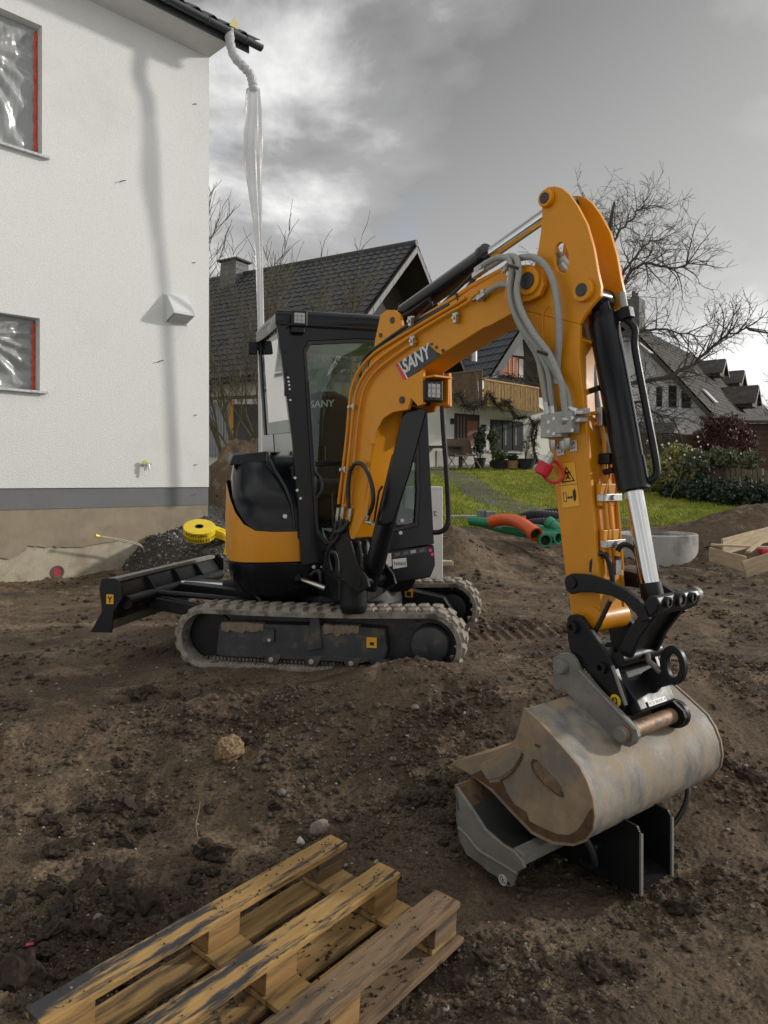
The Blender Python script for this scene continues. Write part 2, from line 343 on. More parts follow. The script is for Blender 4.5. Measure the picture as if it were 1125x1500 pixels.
def np_mesh(name, verts, quads, mat, kind, origin=(0, 0, 0), smooth=True):
    me = bpy.data.meshes.new(name); nv, nf = len(verts), len(quads); k = quads.shape[1]
    me.vertices.add(nv); me.vertices.foreach_set('co', np.ascontiguousarray(verts, dtype=np.float32).ravel())
    me.loops.add(nf * k); me.loops.foreach_set('vertex_index', np.ascontiguousarray(quads, dtype=np.int32).ravel())
    me.polygons.add(nf); me.polygons.foreach_set('loop_start', np.arange(0, nf * k, k, dtype=np.int32))
    me.update(calc_edges=True); me.validate()
    if smooth: me.polygons.foreach_set('use_smooth', np.ones(nf, dtype=bool))
    me.materials.append(mat); o = bpy.data.objects.new(name, me); COL.objects.link(o); WL[o] = V((0, 0, 0))
    return tag(o, kind=kind)
def gridquads(nr, nc):
    i = np.arange(nr - 1)[:, None] * nc + np.arange(nc - 1)[None]
    return np.stack([i, i + 1, i + nc + 1, i + nc], -1).reshape(-1, 4)

def soil_material(name, dark, mid, pale, red=None, gravel=0.0):
    m = bpy.data.materials.new(name); m.use_nodes = True; nt = m.node_tree; N = nt.nodes; L = nt.links
    b = N['Principled BSDF']; b.inputs['Roughness'].default_value = 0.93; b.inputs['Specular IOR Level'].default_value = 0.25
    tc = N.new('ShaderNodeTexCoord')
    def noise(s, d=6, r=.6, dist=0):
        t = N.new('ShaderNodeTexNoise'); t.inputs['Scale'].default_value = s; t.inputs['Detail'].default_value = d; t.inputs['Roughness'].default_value = r; t.inputs['Distortion'].default_value = dist
        L.new(tc.outputs['Object'], t.inputs['Vector']); return t.outputs['Fac']
    def mr(x, a, bb, c=0., d=1.):
        r = N.new('ShaderNodeMapRange'); r.interpolation_type = 'SMOOTHSTEP'; L.new(x, r.inputs[0])
        for i, v in enumerate((a, bb, c, d)): r.inputs[i + 1].default_value = v
        return r.outputs[0]
    def mix(f, a, c, typ='MIX'):
        k = N.new('ShaderNodeMix'); k.data_type = 'RGBA'; k.blend_type = typ
        L.new(f, k.inputs[0]) if hasattr(f, 'links') else setattr(k.inputs[0], 'default_value', f)
        for s_, i in ((a, 6), (c, 7)):
            if hasattr(s_, 'links'): L.new(s_, k.inputs[i])
            else: k.inputs[i].default_value = (*s_, 1)
        return k.outputs[2]
    c = mix(mr(noise(1.1, 5, .6), .38, .62), dark, mid)
    c = mix(mr(noise(2.6, 7, .68, .4), .51, .67), c, pale)                # dry sandy patches
    if name == 'soil':
        at_ = N.new('ShaderNodeAttribute'); at_.attribute_name = 'dry'; at_.attribute_type = 'GEOMETRY'
        mm = N.new('ShaderNodeMath'); mm.operation = 'MULTIPLY'; L.new(at_.outputs['Fac'], mm.inputs[0]); L.new(mr(noise(7, 6, .7), .34, .62), mm.inputs[1]); c = mix(mm.outputs[0], c, tuple(x * 1.12 for x in pale))
    if red: c = mix(mr(noise(.9, 4, .55), .55, .70), c, red)
    c = mix(mr(noise(38, 5, .75), .3, .75, 0, .75), c, tuple(x * .45 for x in dark))
    g = noise(150, 3, .7); c = mix(mr(g, .56, .68, 0, .7), c, tuple(x * 2.1 for x in mid)); c = mix(mr(noise(95, 4, .75), .56, .68, 0, .7), c, tuple(x * .4 for x in dark))     # grit
    c = mix(mr(noise(330, 2, .6), .68, .74, 0, .45), c, (.34, .31, .27))
    L.new(c, b.inputs['Base Color'])
    bp = N.new('ShaderNodeBump'); bp.inputs['Strength'].default_value = 1.0; bp.inputs['Distance'].default_value = .012; L.new(noise(55, 8, .72), bp.inputs['Height'])
    bp2 = N.new('ShaderNodeBump'); bp2.inputs['Strength'].default_value = .8; bp2.inputs['Distance'].default_value = .004; L.new(noise(260, 4, .7), bp2.inputs['Height']); L.new(bp.outputs[0], bp2.inputs['Normal'])
    L.new(bp2.outputs[0], b.inputs['Normal']); MATS[name] = m; return m
SOIL = soil_material('soil', (.080, .056, .037), (.150, .108, .071), (.29, .215, .138), (.175, .116, .077))
CLOD = soil_material('clod_soil', (.078, .058, .042), (.128, .096, .069), (.20, .152, .107))

def make_ground():
    Ys = np.concatenate([[-40, -15, -5, -2, -.8, .2, .9, 1.3], np.geomspace(1.6, 13.5, 760), np.geomspace(13.7, 45, 110), np.geomspace(48, 1500, 24)])
    c = np.linspace(-.58, .58, 580); e = np.linspace(.585, .95, 70); u = np.concatenate([[-2.6, -1.8, -1.3, -1.05], -e[::-1], c, e, [1.05, 1.3, 1.8, 2.6]])
    wd = np.sqrt(np.maximum(Ys, .8) ** 2 + .5) ; X = wd[:, None] * u[None]; Y = np.repeat(Ys[:, None], len(u), 1)
    Z = gz(X, Y)
    o = np_mesh('ground', np.stack([X, Y, Z], -1).reshape(-1, 3), gridquads(len(Ys), len(u)), SOIL, 'structure')
    dry = np.zeros(X.shape)
    for (px, py, sx, sy, a) in ((40, 915, .9, .6, .9), (60, 960, .6, .4, .5), (150, 1085, .28, .22, .8), (60, 1180, .3, .2, .6), (20, 1330, .14, .2, .6), (250, 1000, .4, .2, .5), (420, 1110, .3, .14, .5), (760, 850, 1.2, .5, .6), (900, 900, 1.2, .5, .5), (730, 1370, .22, .16, .6), (1090, 1420, .3, .2, .55), (1080, 1330, .3, .3, .4)):
        p = onground(px, py); dry += a * np.exp(-((X - p.x) / sx) ** 2 - ((Y - p.y) / sy) ** 2)
    at_ = o.data.attributes.new('dry', 'FLOAT', 'POINT'); at_.data.foreach_set('value', np.clip(dry, 0, 1).astype(np.float32).ravel()); return o
make_ground()

# ------------------------------------------------------------------ lawn, grass, path
LAWN = M('lawn_turf', (.21, .245, .04), .95, var=.3, scale=2.5, detail=9, col2=(.33, .31, .06), c2scale=1.3, c2lo=.46, c2hi=.64, bump=.9, bscale=30, bdist=.03, spec=.15)
BLADE = M('grass_blades', (.25, .30, .045), .8, var=.35, scale=1.6, col2=(.42, .39, .08), c2scale=1.1, c2lo=.48, c2hi=.66, spec=.2)
ASPHALT = M('path_asphalt', (.105, .098, .090), .93, var=.25, scale=6, bump=.5, bscale=120, col2=(.16, .14, .115), c2scale=2.2, c2lo=.5, c2hi=.7)
def lawn_lo(X): return 14.35 + .25 * perlin(X * .9 + 4, X * 0 + 2.5) + .1 * perlin(X * 4, X * 0 + .5) + .12 * np.clip(X - 4.5, 0, 9) ** 1.4 + 1.2 * sst(.6, -1, X)
def make_lawn():
    Ts = np.linspace(0, 1, 90) ** 1.3; Xs = np.linspace(-1.5, 14, 150)
    X = np.repeat(Xs[None], 90, 0); lo = lawn_lo(Xs)[None]; Y = lo + (31.0 - lo) * Ts[:, None]
    Z = base_h(X, Y) + .012 + .02 * fbm(X * 3, Y * 3, 3) * sst(0, .05, Ts)[:, None]
    Z[0] -= .05
    np_mesh('lawn', np.stack([X, Y, Z], -1).reshape(-1, 3), gridquads(90, 150), LAWN, 'structure')
    r = np.random.RandomState(3); n = 70000
    X = r.uniform(.5, 12, n); t = r.rand(n) ** 1.5; lo = lawn_lo(X); Y = lo - .03 + (27.5 - lo) * t
    Z = base_h(X, Y) + .01; h = r.uniform(.03, .085, n) * (1 + .5 * perlin(X * 1.5, Y * 1.5)); a = r.rand(n) * 6.28; wdt = r.uniform(.006, .013, n)
    dx, dy = np.cos(a) * wdt, np.sin(a) * wdt; lx, ly = r.normal(0, .02, n), r.normal(0, .02, n)
    vs = np.stack([np.stack([X - dx, Y - dy, Z], -1), np.stack([X + dx, Y + dy, Z], -1), np.stack([X + lx, Y + ly, Z + h], -1)], 1).reshape(-1, 3)
    o = np_mesh('grass', vs, np.arange(3 * n).reshape(-1, 3), BLADE, 'stuff', smooth=False)
    tag(o, 'short green and yellowish grass covering the sloping lawn', 'grass')
    # yellow-white flecks of moss and daisies on the lawn
    n = 1500; X = r.uniform(.5, 11, n); lo = lawn_lo(X); Y = lo + .3 + (26 - lo) * r.rand(n) ** 1.3; Z = base_h(X, Y) + .055; s = r.uniform(.012, .022, n)
    vs = np.stack([np.stack([X - s, Y, Z], -1), np.stack([X, Y - s, Z + .01], -1), np.stack([X + s, Y, Z + .015], -1), np.stack([X, Y + s, Z], -1)], 1).reshape(-1, 3)
    o = np_mesh('lawn_flowers', vs, np.arange(4 * n).reshape(-1, 4), M('pale_flower', (.55, .52, .22), .8, var=.2), 'stuff', smooth=False)
    tag(o, 'tiny pale yellow flecks of flowers in the lawn', 'flowers')
make_lawn()
def strip(name, pts, width, mat, lift, kind='structure', edge=.03):
    pts = spline(pts, 10); vs = []
    for i, p in enumerate(pts):
        t = (pts[min(i + 1, len(pts) - 1)] - pts[max(i - 1, 0)]); t.z = 0; t.normalize(); nn = V((-t.y, t.x, 0))
        for j in range(9):
            q = p + nn * width * (j / 8 - .5) * (1 + edge * math.sin(i * 1.7 + j)); vs.append((q.x, q.y, b1(q.x, q.y) + lift - (.03 if j in (0, 8) else 0)))
    return np_mesh(name, np.array(vs), gridquads(len(pts), 9), mat, kind)
strip('path', [onground(*p, lo=6) for p in ((640, 689), (676, 702), (705, 722), (745, 741), (800, 753), (870, 762), (925, 767))], 1.1, ASPHALT, .03)
strip('terrace_paving', [onground(*p, lo=6) for p in ((560, 686), (640, 684.5), (700, 684), (800, 685))], 1.6, M('terrace_slabs', (.30, .27, .24), .9, var=.15), .05)

# ------------------------------------------------------------------ loose soil: clods, stones, pebbles
def rock_mesh(name, seed, sub=2, flat=.7, rough=.28, crumbly=0.0):
    bm = bmesh.new(); bmesh.ops.create_icosphere(bm, subdivisions=sub, radius=1.0); r = random.Random(seed)
    cuts = [(V((r.gauss(0, 1), r.gauss(0, 1), r.gauss(0, 1))).normalized(), r.uniform(.55, .9)) for _ in range(7)]
    sx, sy = r.uniform(.75, 1.2), r.uniform(.75, 1.1)
    for v in bm.verts:
        p = v.co.copy()
        for nn, d in cuts:
            k = p.dot(nn) - d
            if k > 0: p -= nn * k * .85
        p *= 1 + r.uniform(-rough, rough) * .35
        if crumbly: p *= 1 + crumbly * (float(fbm(np.array([p.x * 2.2 + seed]), np.array([p.y * 2.2 + p.z * 1.7]), 3)[0]))
        v.co = V((p.x * sx, p.y * sy, p.z * flat))
    me = bpy.data.meshes.new(name); bm.to_mesh(me); bm.free(); return me
STONE = M('grey_stone', (.20, .18, .155), .88, var=.35, scale=9, bump=.5, bscale=60, col2=(.10, .082, .064), c2scale=8, c2lo=.48, c2hi=.66)
PALESTONE = M('pale_stone', (.34, .31, .27), .85, var=.3, scale=9, bump=.4, bscale=60, col2=(.2, .165, .13), c2scale=9, c2lo=.5, c2hi=.66)
TANROCK = M('tan_rock', (.36, .24, .125), .9, var=.35, scale=7, bump=.9, bscale=25, col2=(.13, .085, .05), c2scale=6, c2lo=.45, c2hi=.62)
def under_pallet(X, Y): return False
def scatter_screen(n, r, ylo, yhi, xlo=-30, xhi=1155, power=1.0):
    out = []
    x = r.uniform(xlo, xhi, n); y = ylo + (yhi - ylo) * r.rand(n) ** power
    zz = np.full(n, -.1)
    for _ in range(12):
        Y = np.clip((CAMZ - zz) * FPX / np.maximum(y - HZ, 6), 1.3, 40); X = (x - CX) / FPX * Y; zz = zz * .4 + .6 * base_h(X, Y)
    return X, Y
def blocked(X, Y):
    d = np.stack([X + .30, Y - 5.71], -1); u = d[:, 0] * .982 - d[:, 1] * .191; v = d[:, 0] * .191 + d[:, 1] * .982
    return (np.abs(u) < 1.08) & (np.abs(v) < .9)
def make_loose():
    r = np.random.RandomState(5)
    clods = [rock_mesh('soil_clod', 20 + k, 3, .78, .42, .5) for k in range(7)]; stones = [rock_mesh('stone', 60 + k, 2, .62, .15) for k in range(6)]
    for m_ in clods: m_.materials.append(CLOD)
    for k, m_ in enumerate(stones): m_.materials.append(STONE if k < 3 else PALESTONE)
    for m_ in clods + stones: m_.shade_smooth(); m_.set_sharp_from_angle(angle=math.radians(28))
    def put(meshes, name, n, smin, smax, label, cat, group, ylo, yhi, xlo=-20, xhi=1140, keep=None):
        X, Y = scatter_screen(n * 4, r, ylo, yhi, xlo, xhi); ok = ~blocked(X, Y)
        if keep is not None: ok &= keep(X, Y)
        X, Y = X[ok][:n], Y[ok][:n]; Z = gz(X, Y)
        for x, y, z in zip(X, Y, Z):
            s = smin * (smax / smin) ** (r.rand() ** 1.8) * (y / 3.2) ** .55
            o = bpy.data.objects.new(name, meshes[r.randint(len(meshes))]); COL.objects.link(o)
            o.location = (x, y, z + s * .18); o.scale = (s, s, s * r.uniform(.7, 1)); o.rotation_euler = (r.normal(0, .3), r.normal(0, .3), r.rand() * 6.28)
            zone = 'among the lumps left of the pallet' if x < -.35 and y < 3.3 else 'on the bank below the near track' if y > 3.3 and x < .55 else 'around the pallet and its far end' if x < .35 else 'around the resting bucket' if y < 4.2 else 'on the open ground right of the tracks'
            tag(o, label + ' ' + zone, cat, group + ' ' + zone)
    lum = lambda X, Y: fbm(X * 1.3 - 4, Y * 1.3 + 2, 2) > .02
    put(clods, 'soil_clod', 150, .016, .06, 'dark brown loose lump of soil', 'soil clod', 'loose soil lumps', 985, 1490, keep=lum)
    put(clods, 'soil_clod', 60, .03, .07, 'dark brown loose lump of soil', 'soil clod', 'loose soil lumps', 1180, 1400, 60, 320)
    put(stones[:3], 'stone', 60, .012, .028, 'small grey stone on the soil', 'stone', 'small grey stones', 960, 1490)
    put(stones[3:], 'stone', 45, .007, .018, 'tiny pale stone on the soil', 'stone', 'tiny pale stones', 960, 1490)
    bigclod = rock_mesh('soil_clod', 44, 3, .85, .42, .6)
    def single(name, x, y, s, mesh, label, mat=None, sz=1.0, rot=0.4):
        p = onground(x, y); m_ = mesh.copy()
        if mat: m_.materials.clear(); m_.materials.append(mat)
        o = bpy.data.objects.new(name, m_); COL.objects.link(o); o.location = (p.x, p.y, g1(p.x, p.y) + s * .3); o.scale = (s, s * .85, s * sz); o.rotation_euler = (.2, -.15, rot)
        tag(o, label, 'rock' if name == 'rock' else 'stone')
    single('rock', 336, 1112, .084, rock_mesh('rock', 91, 3, .9, .25), 'big tan angular rock on the brown soil bank below the track', TANROCK, 1.15)
    single('stone', 467, 1228, .045, rock_mesh('stone', 95, 2, .8, .1), 'pinkish grey flat stone beside the far end of the pallet', M('pinkish_stone', (.22, .17, .145), .85, var=.2, scale=9), 1.3)
    single('stone', 412, 1172, .030, stones[1], 'grey stone on the bank between the tan rock and the pallet', None, 1.1, 1.0)
    single('stone', 440, 1243, .028, stones[4], 'white speckled stone touching the end of the pallet', M('white_stone', (.45, .43, .40), .8, var=.3, scale=30), 1.0, 2.0)
    for x, y, s in ((215, 1345, .075), (185, 1352, .055), (30, 1450, .085)):
        single('soil_clod', x, y, s, bigclod, 'large dark brown lump of soil beside the pallet', CLOD, 1.0, x * .1)
    for o in COL.objects:
        if o.get('label') == 'large dark brown lump of soil beside the pallet': o['group'] = 'large soil lumps beside the pallet'; o['category'] = 'soil clod'
    # grit and crumbs too small to count
    def crumbs(name, n, smin, smax, mat, label, cat, ylo, yhi, seed):
        r2 = np.random.RandomState(seed); X, Y = scatter_screen(n, r2, ylo, yhi); ok = ~blocked(X, Y); ok &= r2.rand(len(X)) < np.clip(.35 + 1.5 * fbm(X * 1.3 - 4, Y * 1.3 + 2, 2) + bumpf(X, Y, .1, 4.1, .9, .5, .4), .06, 1); X, Y = X[ok], Y[ok]; n = len(X); Z = gz(X, Y)
        bm = bmesh.new(); bmesh.ops.create_icosphere(bm, subdivisions=1, radius=1); bm.verts.ensure_lookup_table()
        tv = np.array([v.co[:] for v in bm.verts]); tf = np.array([[v.index for v in f.verts] for f in bm.faces]); bm.free()
        s = (smin * (smax / smin) ** (r2.rand(n) ** 2.9)) * (Y / 3.0) ** .75
        sc3 = np.stack([s * r2.uniform(.7, 1.3, n), s * r2.uniform(.7, 1.3, n), s * r2.uniform(.5, .9, n)], -1)
        vv = tv[None] * (1 + r2.uniform(-.42, .30, (n, len(tv), 1))) * sc3[:, None]; a = r2.rand(n) * 6.28; ca, sa = np.cos(a)[:, None], np.sin(a)[:, None]
        x = vv[..., 0] * ca - vv[..., 1] * sa; y = vv[..., 0] * sa + vv[..., 1] * ca
        vs = np.stack([x + X[:, None], y + Y[:, None], vv[..., 2] + (Z + s * .2)[:, None]], -1).reshape(-1, 3)
        fs = (tf[None] + (np.arange(n) * len(tv))[:, None, None]).reshape(-1, 3)
        o = np_mesh(name, vs, fs, mat, 'stuff', smooth=False); tag(o, label, cat)
    crumbs('soil_crumbs', 36000, .0032, .020, CLOD, 'small dark crumbs of soil strewn over the dug ground', 'soil', 800, 1500, 1)
    crumbs('soil_crumbs', 24000, .0026, .012, soil_material('crumb_soil_dry', (.135, .098, .066), (.19, .140, .095), (.27, .20, .135)), 'small dry brown crumbs of soil strewn over the dug ground', 'soil', 800, 1500, 6)
    crumbs('gravel', 5200, .003, .012, M('crumb_grey', (.12, .112, .10), .9, var=.4, scale=3), 'fine grey gravel mixed into the soil', 'gravel', 830, 1500, 7)
    crumbs('grit', 3000, .0025, .008, PALESTONE, 'pale grit strewn over the dug ground', 'gravel', 830, 1500, 2)
make_loose()
# ------------------------------------------------------------------ excavator
S0 = V((-.30, 5.71, 0))
T = Frame(S0, (.982, -.191, 0), (.191, .982, 0))        # undercarriage: p along the tracks, q across
U = Frame(S0, (.970, .242, 0), (.242, -.970, 0))        # upper structure: a to the operator's left, b forward
B = Frame((-.14, 4.75, 0), (.629, -.777, 0), (.777, .629, 0))   # boom: l along the boom, w across
EX = thing('excavator', 'orange and black mini excavator on grey rubber tracks standing on the dug soil', 'excavator', S0)

def belt_path(inset, n=220):
    pl, zl, rl = -.775, .232, .222 - inset; pr, zr, rr = .765, .242, .232 - inset
    pts = []
    for k in range(40): 
        a = math.pi / 2 + math.pi * k / 39; pts.append((pl + rl * math.cos(a), zl + rl * math.sin(a)))
    for k in range(40):
        a = -math.pi / 2 + math.pi * k / 39; pts.append((pr + rr * math.cos(a), zr + rr * math.sin(a)))
    # sag of the top run
    top = [(pr + (pl - pr) * k / 12, zr + rr + (zl + rl - zr - rr) * k / 12 - .012 * math.sin(math.pi * k / 12)) for k in range(1, 12)]
    return pts + top
def make_track(q0, q1, near):
    tr = MB(); O = belt_path(.020); I = belt_path(.055)
    edge = [(q0, .012), (q0 + .02, 0), (q1 - .02, 0), (q1, .012)]
    loops = []
    for k in range(len(O)):
        o, i = O[k], I[k]
        loops.append([T(o[0], q0, o[1]), T(o[0], q1, o[1]), T(i[0], q1, i[1]), T(i[0], q0, i[1])])
    loops.append(loops[0]); tr.loft(loops, caps=False)
    belt = tr.build('track', RUBBER, EX, bevel=.004)
    belt['label'] = 'near dusty rubber track' if near else 'far dusty rubber track'
    # tread lugs, two staggered rows
    L = [0.0]
    for k in range(len(O)): a, b = O[k], O[(k + 1) % len(O)]; L.append(L[-1] + math.hypot(b[0] - a[0], b[1] - a[1]))
    n = 46; proto = None
    for row in range(2):
        for k in range(n):
            s = (k + .5 * row) / n * L[-1]; j = max(i for i in range(len(O)) if L[i] <= s); f = (s - L[j]) / max(L[j + 1] - L[j], 1e-9)
            a, b = O[j], O[(j + 1) % len(O)]; p, z = a[0] + (b[0] - a[0]) * f, a[1] + (b[1] - a[1]) * f
            tx, tz = (b[0] - a[0]), (b[1] - a[1]); ln = math.hypot(tx, tz); tx, tz = tx / ln, tz / ln
            ex = T.ex * tx + V((0, 0, tz)); nn = T.ex * tz + V((0, 0, -tx)); ey = nn.cross(ex)
            qc = (q0 + .078) if row == 0 else (q1 - .078)
            org = T(p, qc, z)
            if proto is None:
                m = MB(); w2, l2, h = .068, .040, .021
                bs = [(-l2, -w2), (l2 * .9, -w2), (l2 * 1.25, 0), (l2 * .9, w2), (-l2, w2), (-l2 * .6, 0)]
                m.prism([V((x, y, -.004)) for x, y in bs], [V((x * .72, y * .93, h)) for x, y in bs])
                proto = m.build('tread_lug', RUBBER, belt, bevel=.003, origin=V((0, 0, 0))); first = True
            mat = Matrix((ex, ey, nn)).transposed(); qn = mat.to_quaternion()
            if first: proto.location = org - WL[belt]; proto.rotation_mode = 'QUATERNION'; proto.rotation_quaternion = qn; first = False
            else: copy_part(proto, belt, org, qn)
    # drive teeth on the inside of the belt
    m = MB(); Ib = belt_path(.055); 
    for k in range(60):
        p = -.80 + 1.58 * k / 59; m.box(T(p, (q0 + q1) / 2, .068), T.ex * .009, T.ey * .05, V((0, 0, .018)))
        m.box(T(p, q0 + .03, .062), T.ex * .010, T.ey * .022, V((0, 0, .010)))
    m.build('drive_teeth', RUBBER, belt)
    MB().box(T(-.02, (q0 + q1) / 2 + .02, .235), T.ex * .80, T.ey * .02, V((0, 0, .155))).build('frame_web', FRAMEDIRT if near else BLACK, EX)
    # track frame
    out = q0 + .035 if near else q0 + .03
    m = MB(); pr = [(-.70, .12), (-.66, .105), (.30, .105), (.47, .13), (.49, .20), (.47, .335), (.30, .345), (-.55, .335), (-.68, .325)]
    m.ext([T(p, out, z) for p, z in pr], T.ey * .22); fr = m.build('track_frame', FRAMEDIRT, EX, bevel=.008)
    for p in (-.30, -.02, .25, .43):
        mm = MB(); mm.prism([T(p - .07, out - .006, .14), T(p + .07, out - .006, .14), T(p + .035, out - .006, .072), T(p - .035, out - .006, .072)], [T(p - .07, out + .06, .14), T(p + .07, out + .06, .14), T(p + .035, out + .06, .072), T(p - .035, out + .06, .072)])
        rb = mm.build('roller_bracket', FRAMEDIRT, EX, bevel=.006)
        MB().cyl(T(p, out - .028, .105), T(p, out + .02, .105), .019, seg=6).build('bolt', ZINC, rb, bevel=.003)
        MB().cyl(T(p, out + .03, .105), T(p, out + .16, .105), .045, seg=20).build('track_roller', BLACK, EX)
    mm = MB(); mm.prism([T(-.055, out - .02, .17), T(.055, out - .02, .19), T(.03, out - .02, .405), T(-.03, out - .02, .405)], [T(-.055, out + .05, .17), T(.055, out + .05, .19), T(.03, out + .05, .405), T(-.03, out + .05, .405)])
    mm.build('carrier_bracket', FRAMEDIRT, EX, bevel=.01)
    mm = MB().box(T(-.32, out - .008, .265), T.ex * .04, T.ey * .012, V((0, 0, .045))); pb = mm.build('grease_cover', FRAMEDIRT, EX, bevel=.004)
    MB().cyl(T(-.31, out - .034, .238), T(-.31, out, .238), .013, seg=6).build('bolt', ZINC, pb)
    # sprocket and travel motor
    qs = (q0 + q1) / 2
    m = MB(); tv = []
    for k in range(56):
        a = 2 * math.pi * k / 56; r_ = .178 if (k % 4) in (0, 1) else .150; tv.append((.765 + r_ * math.cos(a), .242 + r_ * math.sin(a)))
    m.ext([T(p, qs - .02, z) for p, z in tv], T.ey * .04); m.build('sprocket', FRAMEDIRT if near else BLACK, EX)
    sgn = -1 if near else -1
    m = MB(); m.tube([T(.765, qs + .1, .242), T(.765, q0 + .035, .242), T(.765, q0 + .018, .242), T(.765, q0 + .012, .242)], [.128, .128, .118, .10], 32); m.build('travel_motor', FRAMEDIRT if near else BLACK, EX)
    m = MB(); m.tube([T(-.775, q0 + .13, .232), T(-.775, q1 - .09, .232)], .165, 28); m.build('idler_wheel', BLACK, EX, bevel=.01)
    if near:
        for (p0, p1, zt, zb) in ((-.66, -.36, .342, .27), (.06, .30, .35, .285)):
            rr_ = random.Random(int(p0 * 100)); top = [(p0 + (p1 - p0) * k / 14, zt + rr_.uniform(-.004, .006)) for k in range(15)]; bot = [(p, zb + (zt - zb) * .75 * abs((p - p0) / (p1 - p0) - .45) + rr_.uniform(-.02, .012)) for p, z in top[::-1]]
            m = MB(); m.ext([T(p, out - .010, z) for p, z in top + bot], T.ey * .06); m.build('caked_mud', M('pale_mud', (.20, .155, .11), .95, var=.3, scale=25, bump=.6, bscale=80), fr)
        m = MB().box(T(.385, out - .004, .245), T.ex * .034, T.ey * .0035, V((0, 0, .034))); y = m.build('warning_sticker', YEL, EX)
        MB().box(T(.387, out - .0085, .238), T.ex * .014, T.ey * .001, V((0, 0, .010))).build('sticker_print', INK, y)
    return belt
make_track(-.86, -.56, True); make_track(.56, .86, False)
# centre frame
m = MB(); m.prism([T(-.5, -.58, .22), T(.42, -.58, .22), T(.42, .58, .22), T(-.5, .58, .22)], [T(-.42, -.5, .43), T(.36, -.5, .43), T(.36, .5, .43), T(-.42, .5, .43)])
m.build('centre_frame', BLACK, EX, bevel=.02)
MB().tube([T(0, 0, .40), T(0, 0, .50)], [.44, .42], 40).build('slewing_ring', BLACK, EX)
# arched leg to the far track
m = MB(); m.prism([T(p, .40, z) for p, z in ((.20, .20), (.72, .16), (.80, .24), (.72, .36), (.50, .40), (.30, .45))], [T(p, .57, z) for p, z in ((.20, .20), (.72, .16), (.80, .24), (.72, .36), (.50, .40), (.30, .45))])
m.build('leg_casting', BLACK, EX, bevel=.012)
m = MB().box(T.py(599, 869, .392), T.ex * .032, T.ey * .003, V((0, 0, .032))); y = m.build('warning_sticker', YEL, EX)
MB().box(T.py(599, 870, .387), T.ex * .018, T.ey * .0012, V((0, 0, .018))).build('sticker_print', INK, y)
# ------------------------------------------------------------------ dozer blade
def dozer():
    pb = -1.50; zb = .29; prof_f = []; prof_b = []
    for k in range(11):
        t = k / 10; z = zb + .30 * t; bow = .075 * math.sin(math.pi * t) - .03 * (1 - t)
        prof_f.append((pb + bow, z)); prof_b.append((pb + bow + .028, z))
    poly = prof_f + prof_b[::-1]
    m = MB(); m.prism([T(p, -.86, z) for p, z in poly], [T(p, .86, z) for p, z in poly]); bl = m.build('dozer_blade', BLACK, EX, bevel=.004)
    MB().box(T(pb + .012, 0, zb + .312), T.ex * .034, T.ey * .862, V((0, 0, .014))).build('blade_top_edge', GREYSTEEL, bl, bevel=.004)
    MB().tube([T(pb + .11, -.80, zb + .155), T(pb + .11, .80, zb + .155)], .048, 14).build('stiffening_tube', BLACK, bl)
    mm = MB(); mm.prism([T(pb - .05, -.855, zb - .045), T(pb - .012, -.855, zb - .04), T(pb + .03, -.855, zb + .04), T(pb + .005, -.855, zb + .05)], [T(pb - .05, .855, zb - .045), T(pb - .012, .855, zb - .04), T(pb + .03, .855, zb + .04), T(pb + .005, .855, zb + .05)])
    mm.build('cutting_edge', GREYSTEEL, bl)
    ep = [(pb - .12, -.045), (pb + .045, -.045), (pb + .06, .10), (pb + .125, .20), (pb + .12, .29), (pb + .07, .335), (pb - .03, .332), (pb - .05, .26), (pb - .03, .1)]
    for q in (-.875, .862):
        m = MB(); m.ext([T(p, q, zb + z) for p, z in ep], T.ey * .013); m.build('end_plate', BLACK, bl, bevel=.003)
    m = MB().box(T(pb + .035, -.8785, zb + .190), T.ex * .027, T.ey * .002, V((0, 0, .033))); y = m.build('warning_sticker', YEL, EX)
    c = T(pb + .035, -.8815, zb + .19)
    MB().tube([c + T.ex * -.012 + V((0, 0, .018)), c, c + V((0, 0, -.022))], .004, 5).tube([c + T.ex * .014 + V((0, 0, .018)), c], .004, 5).build('sticker_print', INK, y)
    # ribs, push arms, lift cylinder
    for q in (-.42, .02, .42):
        m = MB(); m.ext([T(p, q, zb + z) for p, z in ((pb + .03, .29), (pb + .07, .29), (pb + .13, .20), (pb + .20, .10), (pb + .03, .06))], T.ey * .014); m.build('blade_rib', BLACK, bl)
    for q in (-.42, .42):
        MB().prism([T(pb + .10, q - .05, zb + .06), T(pb + .10, q + .05, zb + .06), T(pb + .10, q + .05, zb + .15), T(pb + .10, q - .05, zb + .15)], [T(-.45, q - .05, .20), T(-.45, q + .05, .20), T(-.45, q + .05, .30), T(-.45, q - .05, .30)]).build('push_arm', BLACK, EX, bevel=.01)
    MB().tube([T(pb + .14, -.40, zb + .17), T(-.62, -.30, .40)], .021, 10).build('blade_pipe', BLACK, EX)
    MB().prism([T(pb + .16, -.10, zb + .14), T(pb + .16, .20, zb + .14), T(pb + .16, .20, zb + .20), T(pb + .16, -.10, zb + .20)], [T(-.6, -.2, .36), T(-.6, .3, .36), T(-.6, .3, .45), T(-.6, -.2, .45)]).build('cylinder_guard', BLACK, EX, bevel=.01)
    MB().tube([T(pb + .10, .02, zb + .18), T(-1.0, .02, .46)], .025, 12).build('cylinder_rod', CHROME, EX)
    MB().tube([T(-1.0, .02, .46), T(-.55, .02, .52)], .05, 14).build('blade_cylinder', BLACK, EX)
    MB().tube(spline([T(-.62, -.42, .45), T(-.55, -.55, .50), T(-.47, -.60, .46), T(-.44, -.55, .38)]), .011, 7).build('blade_hose', HOSE, EX)
dozer()

